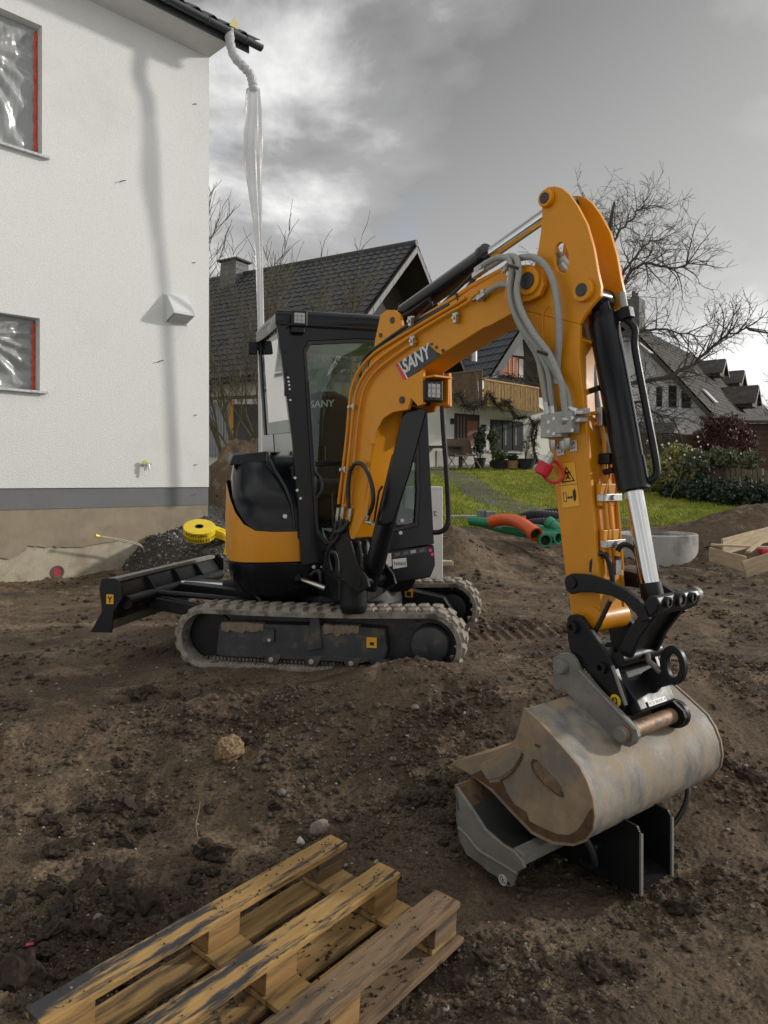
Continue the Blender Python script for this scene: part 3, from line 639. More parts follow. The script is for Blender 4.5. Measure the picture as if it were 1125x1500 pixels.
# ------------------------------------------------------------------ upper structure: deck, counterweight, hood
body = [(-.42, .42), (-.60, .425), (-.72, .415), (-.80, .385), (-.855, .32), (-.885, .22), (-.897, .08), (-.90, -.12), (-.885, -.38), (-.84, -.60), (-.74, -.78), (-.56, -.92), (-.28, -.99), (.08, -1.0), (.36, -.93), (.46, -.80), (.49, -.55), (.49, .36)]
tops = [.945, .945, .955, 1.0, 1.08, 1.17, 1.24, 1.29, 1.31, 1.31, 1.31, 1.31, 1.31, 1.31, 1.31, 1.31, 1.1, .86]
def ring_at(z, k=1.0, grow=0.0): 
    out = []
    for a, b in body:
        out.append(U(a * k + .0, b * k, z))
    return out
m = MB(); m.loft([ring_at(.475, .84), ring_at(.50, .90), ring_at(.56, .955), ring_at(.62, .975), ring_at(.725, .985)]); m.build('deck_frame', CABBLACK, EX, bevel=.006)
m = MB(); lo = [U(a, b, .735) for a, b in body]; hi = [U(a * .995, b * .995, t) for (a, b), t in zip(body, tops)]; mid = [U(a * 1.006, b * 1.006, (.735 + t) / 2) for (a, b), t in zip(body, tops)]
m.loft([lo, mid, hi], caps=False); m.build('counterweight_cover', ORANGE, EX, bevel=.008, smooth=50)
def hood_loop(z, bf, al, rc, ar=-.40, bk=-.7):
    pts = [(ar, bf), (ar - .12, bf)]
    for k in range(6):
        a = math.pi / 2 * k / 5; pts.append((al + rc - rc * math.sin(a), bf - rc + rc * math.cos(a)))
    pts += [(al + .005, -.3), (al + .06, bk), (ar, bk)]
    return [U(a, b, z) for a, b in pts]
m = MB(); m.loft([hood_loop(*p) for p in ((.80, .405, -.872, .20), (1.00, .40, -.872, .20), (1.12, .385, -.872, .20), (1.20, .345, -.870, .19), (1.28, .27, -.866, .18), (1.36, .17, -.858, .17), (1.43, .06, -.845, .15), (1.48, -.04, -.825, .13), (1.50, -.09, -.80, .11))])
hood = m.build('engine_hood', CABBLACK, EX, smooth=60)
m = MB(); m.prism([U.py(336, 682, .02), U.py(341, 667, -.02), U.py(391, 661, -.02), U.py(391, 676, .02)], [U(*p) for p in ((-.88, -.5, 1.47), (-.86, -.5, 1.535), (-.58, -.5, 1.535), (-.58, -.5, 1.47))]); m.build('hood_lid', BLACK, EX, bevel=.008)
c = U.py(417, 756, .412); MB().cyl(c, c + U.ey * .02, .016, seg=14).build('hood_lock', ZINC, hood)
# grooves / second panel next to the cab pillar
m = MB(); m.tube([U.py(391, 664, .05), U.py(404, 690, .20), U.py(418, 714, .335), U.py(428, 740, .405), U.py(432, 775, .415)], .010, 6); m.build('hood_seal', HOSE, hood)

# ------------------------------------------------------------------ cab
CAB = .465
def cpx(pts, b=CAB): return [U.py(x, y, b) for x, y in pts]
outer = [(404, 462), (470, 466), (520, 467), (618, 470), (624, 540), (628, 640), (632, 720), (636, 797), (540, 812), (441, 829), (437, 740), (428, 645), (415, 545)]
inner = [(445, 512), (452, 500), (520, 497), (603, 500), (610, 545), (613, 640), (615, 720), (612, 770), (540, 788), (476, 797), (463, 780), (456, 690), (449, 580)]
m = MB(); m.ring(cpx(outer), cpx(inner), U.ey * -.075); cabf = m.build('cab_front_frame', CABBLACK, EX, bevel=.012, seg=3)
sea = MB(); inn2 = [(x + (4 if x < 500 else -4 if x > 580 else 0), y + (4 if y < 520 else -4 if y > 760 else 0)) for x, y in inner]
sea.ring(cpx(inner, CAB + .004), cpx(inn2, CAB + .004), U.ey * -.02); sea.build('window_seal', HOSE, cabf)
m = MB(); m.ext(cpx(inner, CAB - .02), U.ey * -.005); m.build('windscreen', GLASS, EX, smooth=0)
m = MB(); m.ext(cpx([(455, 676), (613, 670), (613, 677), (455, 684)], CAB - .005), U.ey * -.03); m.build('windscreen_divider', CABBLACK, EX, bevel=.004)
# roof with rounded edge
def roof_loop(z, g):
    pts = [(-.585 + g, .47 - g), (.0, .485 - g), (.50 - g, .47 - g), (.50 - g, -.62 + g), (-.52 + g, -.62 + g), (-.665 + g, -.24)]
    return [U(a, b, z) for a, b in pts]
m = MB(); m.loft([roof_loop(z, g) for z, g in ((2.375, .012), (2.40, .002), (2.455, 0), (2.485, .010), (2.50, .035), (2.505, .08))]); m.build('cab_roof', CABBLACK, EX, smooth=50)
m = MB(); m.box(U(-.03, .478, 2.395), U.ex * .52, U.ey * .006, V((0, 0, .006))); m.build('roof_gutter', BLACK, EX)
# right side of the cab
def sq(pts): return [U.py(x, y, b) for x, y, b in pts]
O = sq([(405, 470, .45), (376, 487, -.235), (387.5, 659, -.235), (430, 659, .45)]); I = sq([(408, 474, .42), (379.5, 492, -.20), (389, 637, -.20), (427, 632.5, .42)])
m = MB(); m.ring(O, I, U.ex * .03); m.build('cab_side_frame', CABBLACK, EX, bevel=.006)
off = U.ex * .008
m = MB(); m.ext([p + off for p in I], U.ex * .005); m.build('side_window', SIDEGLASS, EX, smooth=0)
pan = sq([(385, 638, -.22), (427, 634.5, .43), (430, 661, .44), (386, 663, -.22)])
m = MB(); m.ext([p - U.ex * .006 for p in pan], U.ex * .004); m.build('side_reflection_panel', M('pale_side_reflection', (.42, .43, .42), .35, var=.05), EX)  # pale grey stands in for the reflection on the lower side glass
m = MB(); a_, b_ = U.py(404.5, 636, .1), U.py(406, 662, .1); m.tube([a_ - U.ex * .02, b_ - U.ex * .02], .004, 5); m.build('panel_joint', BLACK, EX)
# other pillars and glass, back, floor
for (a, b) in ((.475, .40), (.475, -.58), (-.50, -.58), (.475, -.1)):
    MB().box(U(a, b, 1.68), U.ex * .028, U.ey * .035, V((0, 0, .70))).build('cab_pillar', CABBLACK, EX, bevel=.01)
m = MB().box(U(-.02, -.60, 1.88), U.ex * .46, U.ey * .003, V((0, 0, .48))); m.build('rear_window', GLASS, EX)
m = MB().box(U(-.02, -.60, 1.16), U.ex * .48, U.ey * .02, V((0, 0, .235))); m.build('cab_rear_panel', CABBLACK, EX)
m = MB().box(U(.482, -.09, 1.72), U.ex * .003, U.ey * .45, V((0, 0, .63))); m.build('door_window', GLASS, EX)
m = MB().box(U(.482, -.09, .93), U.ex * .012, U.ey * .46, V((0, 0, .16))); m.build('door_panel', CABBLACK, EX, bevel=.01)
m = MB().box(U(.02, -.1, .885), U.ex * .445, U.ey * .52, V((0, 0, .09))); m.build('cab_floor', BLACK, EX)
# interior: seat, armrest consoles, levers, monitor
sb = [(-.235, 1.28), (.235, 1.28), (.25, 1.65), (.235, 1.88), (.17, 2.0), (.06, 2.04), (-.06, 2.04), (-.17, 2.0), (-.235, 1.88), (-.25, 1.65)]
ac = -.075
m = MB(); m.prism([U(ac + a, -.22 - (z - 1.28) * .18, z) for a, z in sb], [U(ac + a, -.34 - (z - 1.28) * .18, z) for a, z in sb]); seat = m.build('seat_back', DARKFAB, EX, bevel=.04, seg=3)
MB().box(U(ac, 0, 1.25), U.ex * .24, U.ey * .26, V((0, 0, .07))).build('seat_cushion', DARKFAB, EX, bevel=.04)
MB().box(U(ac, -.05, 1.02), U.ex * .2, U.ey * .2, V((0, 0, .17))).build('seat_base', BLACK, EX)
p0 = U.py(454, 597.5, -.325); p1 = U.py(491, 595.5, -.325)
text_mesh('SANY', p0, p1 - p0, V((0, 0, 1)), .058, WHITE, EX, shear=.12, bold=.025, width=(p1 - p0).length)
for s in (-1, 1):
    MB().box(U(ac + s * .30, .05, 1.36), U.ex * .07, U.ey * .18, V((0, 0, .05))).build('armrest_console', BLACK, EX, bevel=.02)
    MB().tube([U(ac + s * .30, .18, 1.40), U(ac + s * .29, .20, 1.52), U(ac + s * .29, .19, 1.62)], [.012, .02, .024], 8).build('joystick', BLACK, EX)
    MB().tube([U(ac + s * .08, .30, .85), U(ac + s * .08, .26, 1.2), U(ac + s * .085, .22, 1.28)], .012, 8).build('travel_lever', BLACK, EX)
m = MB().box(U.py(462, 668, .20), U.ex * .075, U.ey * .02, V((0, 0, .075))); mo = m.build('monitor', BLACK, EX, bevel=.01)
MB().box(U.py(462, 668, .222), U.ex * .06, U.ey * .001, V((0, 0, .055))).build('monitor_screen', M('dark_screen', (.03, .035, .035), .15, var=0), mo)
# front work lamp on the cab
def work_lamp(c, ex, ey, nn, w2, parent=EX):
    nn = nn.normalized(); m = MB(); m.box(c, ex * w2, ey * w2, nn * .025); b_ = m.build('work_lamp', BLACK, parent, bevel=.012)
    MB().box(c + nn * .0255, ex * w2 * .62, ey * w2 * .62, nn * .003).build('lamp_lens', LED, b_, bevel=.006)
    g = MB()
    for k in (-.25, .25): g.box(c + nn * .030 + ex * w2 * k, ex * .002, ey * w2 * .7, nn * .001).box(c + nn * .0302 + ey * w2 * k, ex * w2 * .7, ey * .002, nn * .001)
    g.build('lens_grid', GREYSTEEL, b_)
    return b_
Z1 = V((0, 0, 1))
work_lamp(U.py(438, 467, CAB + .05), U.ex, Z1, U.ey, .057)
MB().box(U.py(436, 484, CAB + .03), U.ex * .045, U.ey * .03, V((0, 0, .02))).build('lamp_bracket', BLACK, EX, bevel=.006)
MB().tube([U.py(420, 480, CAB + .01), U.py(426, 474, CAB + .03), U.py(431, 470, CAB + .04)], .006, 6).build('lamp_cable', HOSE, EX)
for k, y in enumerate((553, 559, 564, 570, 586)):
    MB().box(U.py(422 + k * .8, y, CAB + .004), U.ex * .007, U.ey * .003, V((0, 0, .006))).build('pillar_marker', WHITE, cabf)
MB().box(U.py(418, 571, CAB + .012), U.ex * .007, U.ey * .02, V((0, 0, .042))).build('window_latch', BLACK, EX, bevel=.003)
c = U.py(370, 510, -.24); MB().box(c, U.ex * .035, U.ey * .02, V((0, 0, .05))).box(c + U.ex * .03, U.ex * .03, U.ey * .012, V((0, 0, .012))).build('rear_lamp', BLACK, EX, bevel=.008)
for x, y in ((418, 515), (420, 547), (432, 700), (440, 730), (435, 718)):
    c = U.py(x, y, CAB); MB().cyl(c, c + U.ey * .012, .010, seg=8).build('bolt', ZINC if y > 690 else BLACK, cabf)
# wiper and hand hose inside
m = MB(); m.tube([U.py(452, 556, CAB + .03), U.py(458, 640, CAB + .035), U.py(461, 690, CAB + .03)], .007, 6); m.build('wiper', BLACK, EX)
MB().tube(spline([U.py(461, 690, CAB + .02), U.py(470, 702, CAB + .03), U.py(471, 718, CAB + .03), U.py(462, 732, CAB + .01)]), .010, 7).build('washer_hose', HOSE, EX)
# hand rail
MB().tube(spline([U.py(646, 470, .50), U.py(648, 600, .50), U.py(654, 690, .50), U.py(657, 755, .50), U.py(654, 772, .50), U.py(645, 779, .48), U.py(634, 780, .45)], 5), .019, 10).build('hand_rail', BLACK, EX)
MB().tube([U.py(646, 470, .50), U.py(630, 474, .44)], .019, 10).build('rail_bracket', BLACK, EX)
# front lower body with labels
fp = [(505, 815), (562, 806), (636, 798), (638, 828), (631, 846), (570, 856), (505, 862)]
m = MB(); m.ext(cpx(fp, .455), U.ey * -.25); low = m.build('front_panel', CABBLACK, EX, bevel=.012)
def label(pts, b, mat, parent, t=.002, name='label_sticker'): 
    m = MB(); m.ext(cpx(pts, b), U.ey * -t); return m.build(name, mat, parent)
label([(574, 809.5), (626, 800.5), (628, 808), (575, 818)], .459, M('dark_label', (.03, .03, .032), .35, var=.1), low)
for k, x in enumerate((578, 590, 601, 614)): label([(x, 810.5 - k * 2), (x + 8, 809 - k * 2), (x + 8.4, 813.5 - k * 2), (x + .4, 815 - k * 2)], .461, GREYPRINT if k == 2 else M('label_print', (.12, .12, .12), .5), low, .001, 'label_print')
w1 = label([(562, 812), (573, 810), (574, 829), (563, 831)], .460, WHITE, low); w2 = label([(575, 819.5), (595, 817), (596, 830), (576, 833.5)], .461, WHITE, low)
for k in range(7): 
    x = 577.5 + k * 2.5; label([(x, 823 + (k % 3) * 1.5), (x + 1.2, 822.5 + (k % 2)), (x + 1.6, 828 - (k % 3)), (x + .6, 829 - (k % 2))], .4625, INK, w2, .001, 'sticker_print')
for x, y in ((630, 806), (633, 812)):
    c = U.py(x, y, .458); MB().cyl(c, c + U.ey * .006, .013, seg=14).build('marker_dot', PINK, low)
# ------------------------------------------------------------------ swing post
def bpl(pts, w): return [B.py(x, y, w) for x, y in pts]
def bplate(name, pts, w0, w1, mat, parent=EX, bevel=.005, label_=None):
    m = MB(); ref = w0 if w0 < 0 else -w1      # the far one of a pair is the near one moved across
    m.ext([p + B.ey * (w0 - ref) for p in bpl(pts, ref)], B.ey * (w1 - w0)); o = m.build(name, mat, parent, bevel=bevel)
    return o
sp = V((-.20, 4.84, 0))
m = MB(); m.tube([sp + V((0, 0, z)) for z in (.44, .47, .50, .62, .66, .68)], [.078, .09, .09, .085, .092, .075], 28); m.build('swing_post', BLACK, EX)
m = MB(); m.prism([U(-.28, .35, .48), U(.24, .35, .48), U(.24, .35, .70), U(-.28, .35, .70)], [sp + V((-.10, .02, .50)), sp + V((.10, .02, .50)), sp + V((.10, .02, .66)), sp + V((-.10, .02, .66))]); m.build('swing_bracket', BLACK, EX, bevel=.02)
for w0, w1 in ((-.115, -.097), (.097, .115)):
    bplate('boom_foot_plate', [(490, 768), (497, 759), (505, 763), (510, 785), (522, 825), (536, 845), (540, 860), (526, 868), (510, 862), (500, 838), (491, 800)], w0, w1, BLACK)
MB().cyl(B.py(499, 771, -.125), B.py(499, 771, -.125) + B.ey * .25, .028, seg=18).build('boom_foot_pin', BLACK, EX)
MB().cyl(B.py(524, 852, -.12), B.py(524, 852, -.12) + B.ey * .24, .034, seg=18).build('cylinder_foot_pin', BLACK, EX)
MB().tube([U.py(440, 848, .40), U.py(478, 862, .62)], .022, 12).build('swing_cylinder_rod', CHROME, EX)
MB().tube([U.py(415, 838, .25), U.py(442, 849, .41)], .042, 14).build('swing_cylinder', BLACK, EX)
# hoses between post and deck
hr = random.Random(4)
for k in range(7):
    x0 = 513 + k * 4.2; MB().tube(spline([B.py(x0, 792 + k % 3, -.05 + .02 * k), B.py(x0 + 3 + hr.uniform(-2, 2), 810, .0), B.py(x0 + 5, 832, .02), B.py(x0 + 8 + hr.uniform(-2, 2), 850, .03)]), .011, 6).build('hose', HOSE if k % 3 else GREYHOSE, EX)
MB().tube(spline([U.py(478, 812, .52), U.py(488, 809, .56), U.py(494, 818, .58), U.py(494, 840, .58)]), .017, 8).build('hose', HOSE, EX)
MB().tube(spline([U.py(455, 842, .45), U.py(466, 836, .5), U.py(470, 850, .52), U.py(470, 862, .5)]), .012, 8).build('hose', HOSE, EX)
for k, (x, y) in enumerate(((459, 830), (470, 822), (470, 830), (470, 838), (485, 836))):
    c = U.py(x, y, .44); MB().cyl(c, c + U.ey * .02, .013 if k == 0 else .007, seg=10).build('deck_bolt', ZINC, EX)
MB().box(U.py(483, 834, .47), U.ex * .008, U.ey * .003, V((0, 0, .03))).build('deck_label', WHITE, EX)
# ------------------------------------------------------------------ boom
WB = .095; WA = .100
boom_px = [(497, 764), (503, 700), (511, 640), (518, 590), (528, 552), (545, 522), (562, 503), (600, 478), (675, 433), (722, 404), (752, 387), (778, 390), (796, 412), (788, 438), (747, 461), (717, 477.5), (709, 480), (645, 520), (592, 559), (571, 580), (557, 606), (548, 640), (541, 690), (532, 748), (520, 788), (509, 789)]
m = MB(); m.ext(bpl(boom_px, -WB), B.ey * 2 * WB); boom = m.build('boom', ORANGE, EX, bevel=.007, smooth=28)
# doubler plates on the flank: elbow bracket that takes the lift cylinder
br = [(592, 557), (619, 541), (620, 592), (612, 595), (602, 583), (597, 600), (575, 604), (561, 613), (552, 630), (549, 651), (542, 650), (543, 620), (556, 592), (574, 572)]
for w0, w1 in ((-WB - .018, -WB + .004), (WB - .004, WB + .018)): bplate('lift_bracket', br, w0, w1, ORANGE, boom, .003)
c = B.py(589, 586, -WB - .02); MB().cyl(c - B.ey * .006, c + B.ey * (2 * WB + .04), .021, seg=18).build('lift_pin', M('dark_pin', (.035, .033, .03), .5, var=.2), boom)
m = MB(); m.ext(bpl([(519, 789), (509, 789), (520, 750), (534, 735), (541, 705), (545, 705), (538, 750)], -WB - .006), B.ey * .005); m.build('foot_doubler', ORANGE, boom)
# head: fork plates outside the arm, boss
for w0, w1 in ((-.145, -.118), (.118, .145)): bplate('boom_fork', [(742, 398), (760, 388), (778, 388), (793, 399), (797, 417), (790, 433), (776, 440), (750, 446), (738, 436)], w0, w1, ORANGE, boom, .004)
pv = B.py(775, 412, -.15)
MB().cyl(pv - B.ey * .012, pv + B.ey * .31, .066, seg=30).build('pivot_boss', ORANGE, boom, bevel=.006)
MB().cyl(pv - B.ey * .020, pv + B.ey * .318, .040, seg=24).build('pivot_pin', M('dark_pin', (.035, .033, .03)), boom)
# arm-cylinder bracket on top of the boom
for w0, w1 in ((-.085, -.060), (.060, .085)):
    bplate('cylinder_ear', [(547, 515), (549, 498), (557, 461), (566, 454), (577, 454), (586, 461), (588, 476), (583, 492), (590, 500), (570, 512)], w0, w1, ORANGE, boom, .004)
for (x, y, r_) in ((574, 469, .020), (557, 491, .014)):
    c = B.py(x, y, -.09); MB().cyl(c, c + B.ey * .18, r_, seg=16).build('ear_pin', M('dark_pin', (.035, .033, .03)), boom)
# lamp under the elbow
c = B.py(634, 573, -.055); lw = work_lamp(c, (U.ex + B.ey).normalized(), Z1, (U.ey + B.ex * .3 - B.ey * .2).normalized(), .062)
m = MB(); m.box(c - B.ex * .02 + B.ey * .09, B.ex * .055, B.ey * .006, V((0, 0, .075))); m.box(c + V((0, 0, .078)) + B.ey * .03, B.ex * .055, B.ey * .07, V((0, 0, .006))); m.build('lamp_housing', ORANGE, boom, bevel=.003)
# logo
lg = [(583, 532), (627, 504.5), (645, 521), (596, 555)]
bplate('logo_plate', lg, -WB - .0035, -WB - .0005, M('logo_black', (.022, .024, .026), .4, var=.1), boom, 0)
bplate('logo_red_strip', [(579, 534), (583, 531.5), (596, 555), (592, 558.5)], -WB - .0036, -WB - .0004, M('logo_red', (.62, .03, .03), .4, var=.05), boom, 0)
bplate('logo_white_strip', [(583.2, 531.6), (584.6, 530.9), (597.6, 554), (596.2, 555)], -WB - .0044, -WB - .0006, WHITE, boom, 0)
for (x, y, s) in ((632, 504, 2.2), (639, 508.5, 2.6), (648.5, 513.5, 3.0), (641.5, 518.5, 2.2)):
    bplate('logo_square', [(x - s, y - .2 * s), (x + .3 * s, y - s), (x + s, y + .2 * s), (x - .2 * s, y + s)], -WB - .0035, -WB - .0005, M('logo_black', (.02, .02, .02)), boom, 0)
p0 = B.py(592.5, 547.8, -WB - .005); p1 = B.py(636, 520.5, -WB - .005); p2 = B.py(587.5, 535.5, -WB - .005)
text_mesh('SANY', p0, p1 - p0, p2 - p0, .088, M('logo_white', (.62, .64, .65), .4, var=.04), boom, shear=.05, bold=.03, width=(p1 - p0).length * .93, off=.001)
# steel pipes along the boom
def btube(name, pts, w, r, mat, parent=EX, seg=8, k=5, smooth=True):
    ps = [B.py(x, y, (w[i] if isinstance(w, (list, tuple)) else w)) for i, (x, y) in enumerate(pts)]
    return MB().tube(spline(ps, k) if smooth else ps, r, seg).build(name, mat, parent)
btube('pipe', [(503, 738), (509, 690), (514, 640), (518, 596), (523, 571), (534, 549), (556, 525), (600, 494), (645, 466), (682, 445), (692, 435), (702, 428)], -.118, .0105, ORANGE, boom)
btube('pipe', [(496, 738), (502, 690), (508, 640), (512, 596), (516, 566), (528, 540), (548, 518), (575, 500), (620, 473), (668, 445), (682, 436)], -.105, .0105, ORANGE, boom)
btube('pipe', [(575, 492), (600, 478), (625, 462), (660, 440), (690, 420), (718, 405), (740, 393)], -.075, .0135, ORANGE, boom)
btube('pipe', [(514, 740), (517, 700), (521, 650), (527, 600), (534, 570), (548, 547), (570, 528), (610, 500)], -.113, .008, ORANGE, boom)
for (x, y, a) in ((605, 500, 0), (668, 466, 0), (602, 471, 0), (515, 596, 1), (503, 688, 1)):
    c = B.py(x, y, -.118); d = B.ex if a else V((0, 0, 1)); e = V((0, 0, 1)) if a else B.ex
    m = MB().box(c, d * .028, e * .011, B.ey * .014); m.box(c + d * .022 + e * .0, d * .008, e * .020, B.ey * .010); cl = m.build('pipe_clamp', ZINC, boom, bevel=.003)
    MB().cyl(c - B.ey * .026, c, .009, seg=6).build('bolt', ZINC, cl)
# fittings at the foot and the looping hose
for (x, y) in ((503, 742), (496, 744), (514, 744)):
    MB().tube([B.py(x, y, -.112), B.py(x - 1.5, y + 12, -.112), B.py(x - 2, y + 20, -.11)], [.014, .016, .012], 6).build('hose_fitting', ZINC, EX)
btube('hose', [(501, 760), (499, 775), (493, 790), (484, 800), (480, 815), (484, 835)], [-.11, -.115, -.12, -.10, -.05, 0], .014, HOSE)
btube('hose', [(494, 762), (491, 778), (487, 795), (480, 810), (476, 830)], [-.11, -.115, -.10, -.05, 0], .014, HOSE)
btube('hose', [(512, 762), (507, 770), (500, 778), (492, 780), (484, 790)], [-.11, -.12, -.13, -.13, -.08], .014, HOSE)
btube('hose', [(511, 745), (510, 715), (513, 690), (521, 679), (531, 681), (540, 695), (546, 718), (546, 738), (540, 754)], [-.125, -.135, -.14, -.14, -.14, -.14, -.13, -.12, -.11], .0135, HOSE)
btube('hose_fitting', [(541, 748), (539, 757), (537, 765), (546, 767)], -.11, .015, ZINC, smooth=False)
btube('pipe', [(539, 767), (548, 764), (555, 720), (560, 712)], [-.10, -.08, -.06, -.04], .008, BLACK, smooth=False)
# lift cylinder
c0 = B.py(541, 862, 0.0); c1 = B.py(606, 598, 0.0); d = c1 - c0
MB().tube([c0, c0 + d * .10, c0 + d * .11, c0 + d * .74, c0 + d * .75, c0 + d * .97], [.05, .05, .062, .062, .055, .055], 22).build('lift_cylinder', CABBLACK, EX)
m = MB(); 
for s in (-1,): m.prism([B.py(588, 612, s * .07) , B.py(602, 596, s * .07), B.py(624, 600, s * .07), B.py(600, 690, s * .07), B.py(575, 765, s * .07), B.py(556, 770, s * .07)], [p + B.ey * .012 for p in [B.py(588, 612, s * .07), B.py(602, 596, s * .07), B.py(624, 600, s * .07), B.py(600, 690, s * .07), B.py(575, 765, s * .07), B.py(556, 770, s * .07)]])
m.build('cylinder_guard', CABBLACK, EX, bevel=.004)
for x, y in ((576, 756), (588, 762), (586, 780)):
    c = B.py(x, y, .05); MB().cyl(c - B.ex * .0, c + B.ex * .03 - B.ey * .02, .012, seg=8).build('bolt', ZINC, EX)
# arm cylinder on top of the boom
a0 = B.py(588, 463, 0); a1 = B.py(803, 292, -WA) + B.ey * WA; d = a1 - a0; 
MB().tube([a0 - d * .04, a0 + d * .02, a0 + d * .03, a0 + d * .56, a0 + d * .57, a0 + d * .605], [.04, .045, .058, .058, .066, .066], 24).build('arm_cylinder', CABBLACK, EX)
MB().tube([a0 + d * .60, a0 + d * .98], .034, 20).build('arm_cylinder_rod', CHROME, EX)
MB().cyl(a1 - B.ey * .07, a1 + B.ey * .07, .052, seg=20).build('rod_eye', CABBLACK, EX, bevel=.005)
btube('cylinder_pipe', [(588, 464), (600, 458), (630, 437), (632, 446), (622, 456)], -.06, .012, BLACK, smooth=False)
btube('cylinder_pipe', [(600, 470), (640, 452), (670, 424), (690, 404), (700, 394), (716, 384)], [-.05, -.07, -.075, -.07, -.06, -.06], .010, HOSE)
btube('hose', [(528, 552), (530, 535), (540, 518), (556, 506), (590, 482), (640, 455), (672, 436), (690, 415), (700, 400)], [-.07, -.075, -.08, -.09, -.085, -.08, -.07, -.06, -.06], .012, HOSE)
btube('hose', [(540, 540), (548, 515), (575, 498), (620, 470), (660, 446)], -.088, .010, HOSE)
btube('cable_tie', [(668, 430), (671, 440), (668, 447)], -.095, .006, HOSE, smooth=False)

# ------------------------------------------------------------------ arm

head_r = [(793, 289), (795, 279), (802, 273.5), (812, 272.5), (822, 275), (833, 284), (845, 301), (859, 328), (869, 363), (875, 398), (880, 420), (879, 434), (868, 446), (857, 460), (849, 492)]
low_r = [(848, 520), (852, 560), (857, 604), (862, 665), (867, 727), (873, 807), (881, 905)]
low_l = [(866, 926), (838, 905), (828, 839), (817, 748), (809, 689), (797, 600), (783, 520), (768, 455)]
head_l = [(766, 430), (782, 392), (788, 366), (792, 340), (794, 312)]
arm_px = head_r + low_r + low_l + head_l
# near flank has the oval hole the hoses pass through: plate built as a ring
hole_c, hole = (822, 378), []
def flank(w0, w1, name):
    outer_ = bpl(arm_px, w0); n = len(arm_px)
    angs = [math.atan2(y - hole_c[1], x - hole_c[0]) for x, y in arm_px]
    m = MB(); bm_out = arm_px
    # split: head part with hole (ring) and lower part
    hp = head_r[:-1] + [(849, 475), (768, 455)] + head_l
    hol = []
    for x, y in hp:
        a = math.atan2(y - hole_c[1], x - hole_c[0]); hol.append((hole_c[0] + 11 * math.cos(a) + 2.5 * math.sin(a) * .4, hole_c[1] + 23 * math.sin(a)))
    m.ring(bpl(hp, w0), bpl(hol, w0), B.ey * (w1 - w0))
    lp = [(849, 475)] + [head_r[-1]] + low_r + low_l
    m.ext(bpl(lp, w0 + 1e-4), B.ey * (w1 - w0))
    return m
fl = flank(-WA, -WA + .022, 'arm'); fl2 = flank(-WA, -WA + .022, 'arm'); fl2.v = [p + B.ey * (2 * WA - .022) for p in fl2.v]
armb = MB(); armb.ext([p + B.ey * .01 for p in bpl([(849, 500), (846, 520), (850, 560), (855, 604), (860, 665), (865, 727), (871, 807), (879, 903), (866, 921), (840, 903), (830, 839), (819, 748), (811, 689), (799, 600), (785, 520), (773, 470), (790, 466)], -WA)], B.ey * (2 * WA - .02))
armb.v = armb.v; arm = armb.build('arm', ORANGE, EX, bevel=.004, smooth=28)
fl.build('arm_flank', ORANGE, arm, bevel=.004, smooth=28); fl2.build('arm_flank', ORANGE, arm, bevel=.004, smooth=28)
# raised slot-shaped doubler on the flank
dd = [(795, 540), (795, 470), (797, 458), (803, 449), (809, 450), (812, 460), (812, 500)]
btube('weld_rib', [(796, 530), (795, 470), (797, 457), (804, 448), (810, 453), (812, 466)], -WA - .001, .006, ORANGE, arm)
for (x, y, ro, ri) in ((803, 292, .040, .026), (857, 426, .052, .030)):
    for w0, s in ((-WA, -1), (WA, 1)):
        c = B.py(x, y, -WA) + (B.ey * (2 * WA) if s > 0 else V((0, 0, 0)))
        MB().cyl(c, c + B.ey * s * .028, ro, seg=26).build('pin_boss', ORANGE, arm, bevel=.005)
        MB().cyl(c, c + B.ey * s * .034, ri, seg=22).build('pin', M('dark_pin', (.035, .033, .03)), arm, bevel=.004)
MB().cyl(B.py(857, 426, -WA), B.py(857, 426, -WA) + B.ey * 2 * WA, .028, seg=18).build('cylinder_pin', BLACK, arm)
# bottom boss
pb = B.py(868, 912, -WA); MB().cyl(B.py(866, 908, -WA - .012), B.py(866, 908, -WA - .012) + B.ey * (2 * WA + .024), .058, seg=26).build('arm_end_boss', ORANGE, arm, bevel=.006)
# pipes on the front face of the arm
def apx(pts, w): return [B.py(x, y, w) for x, y in pts]
LF = lambda y, w, o=.016: None
def frontpt(y, w, o):       # point on the front (outer) face of the arm at image row y, offset o
    xs = np.interp(y, [p[1] for p in low_r], [p[0] for p in low_r]); p = B.py(xs, y, -WA); return p + B.ey * (w + WA) + B.ex * o
def ftube(name, rows, r, mat, parent=arm, seg=8): return MB().tube(spline([frontpt(*q) for q in rows], 5), r, seg).build(name, mat, parent)
ftube('pipe', [(606, -.08, .02), (604, -.03, .02), (606, .01, .022), (620, .03, .022), (690, .02, .022), (712, -.02, .022), (735, -.035, .022), (800, -.03, .022), (838, -.03, .022)], .0095, ORANGE)
ftube('pipe', [(620, -.06, .02), (622, -.02, .02), (640, -.005, .022), (690, -.015, .022), (720, -.01, .022), (800, .0, .022), (838, .0, .022)], .0095, ORANGE)
ftube('pipe', [(604, .04, .02), (625, .06, .022), (720, .055, .022), (838, .055, .022)], .0095, ORANGE)
for y in (729, 797):
    c = frontpt(y, .0, .035); m = MB().box(c, B.ey * .075, B.ex * .004, V((0, 0, .016))); m.box(c - B.ey * .07 - B.ex * .012, B.ey * .006, B.ex * .016, V((0, 0, .016))); cl = m.build('pipe_clamp', ZINC, arm, bevel=.002)
    MB().cyl(c, c + B.ex * .016, .012, seg=6).build('bolt', ZINC, cl)
    MB().box(frontpt(y - 4, -.01, .012), B.ey * .06, B.ex * .012, V((0, 0, .05))).build('clamp_base', ORANGE, arm, bevel=.004)
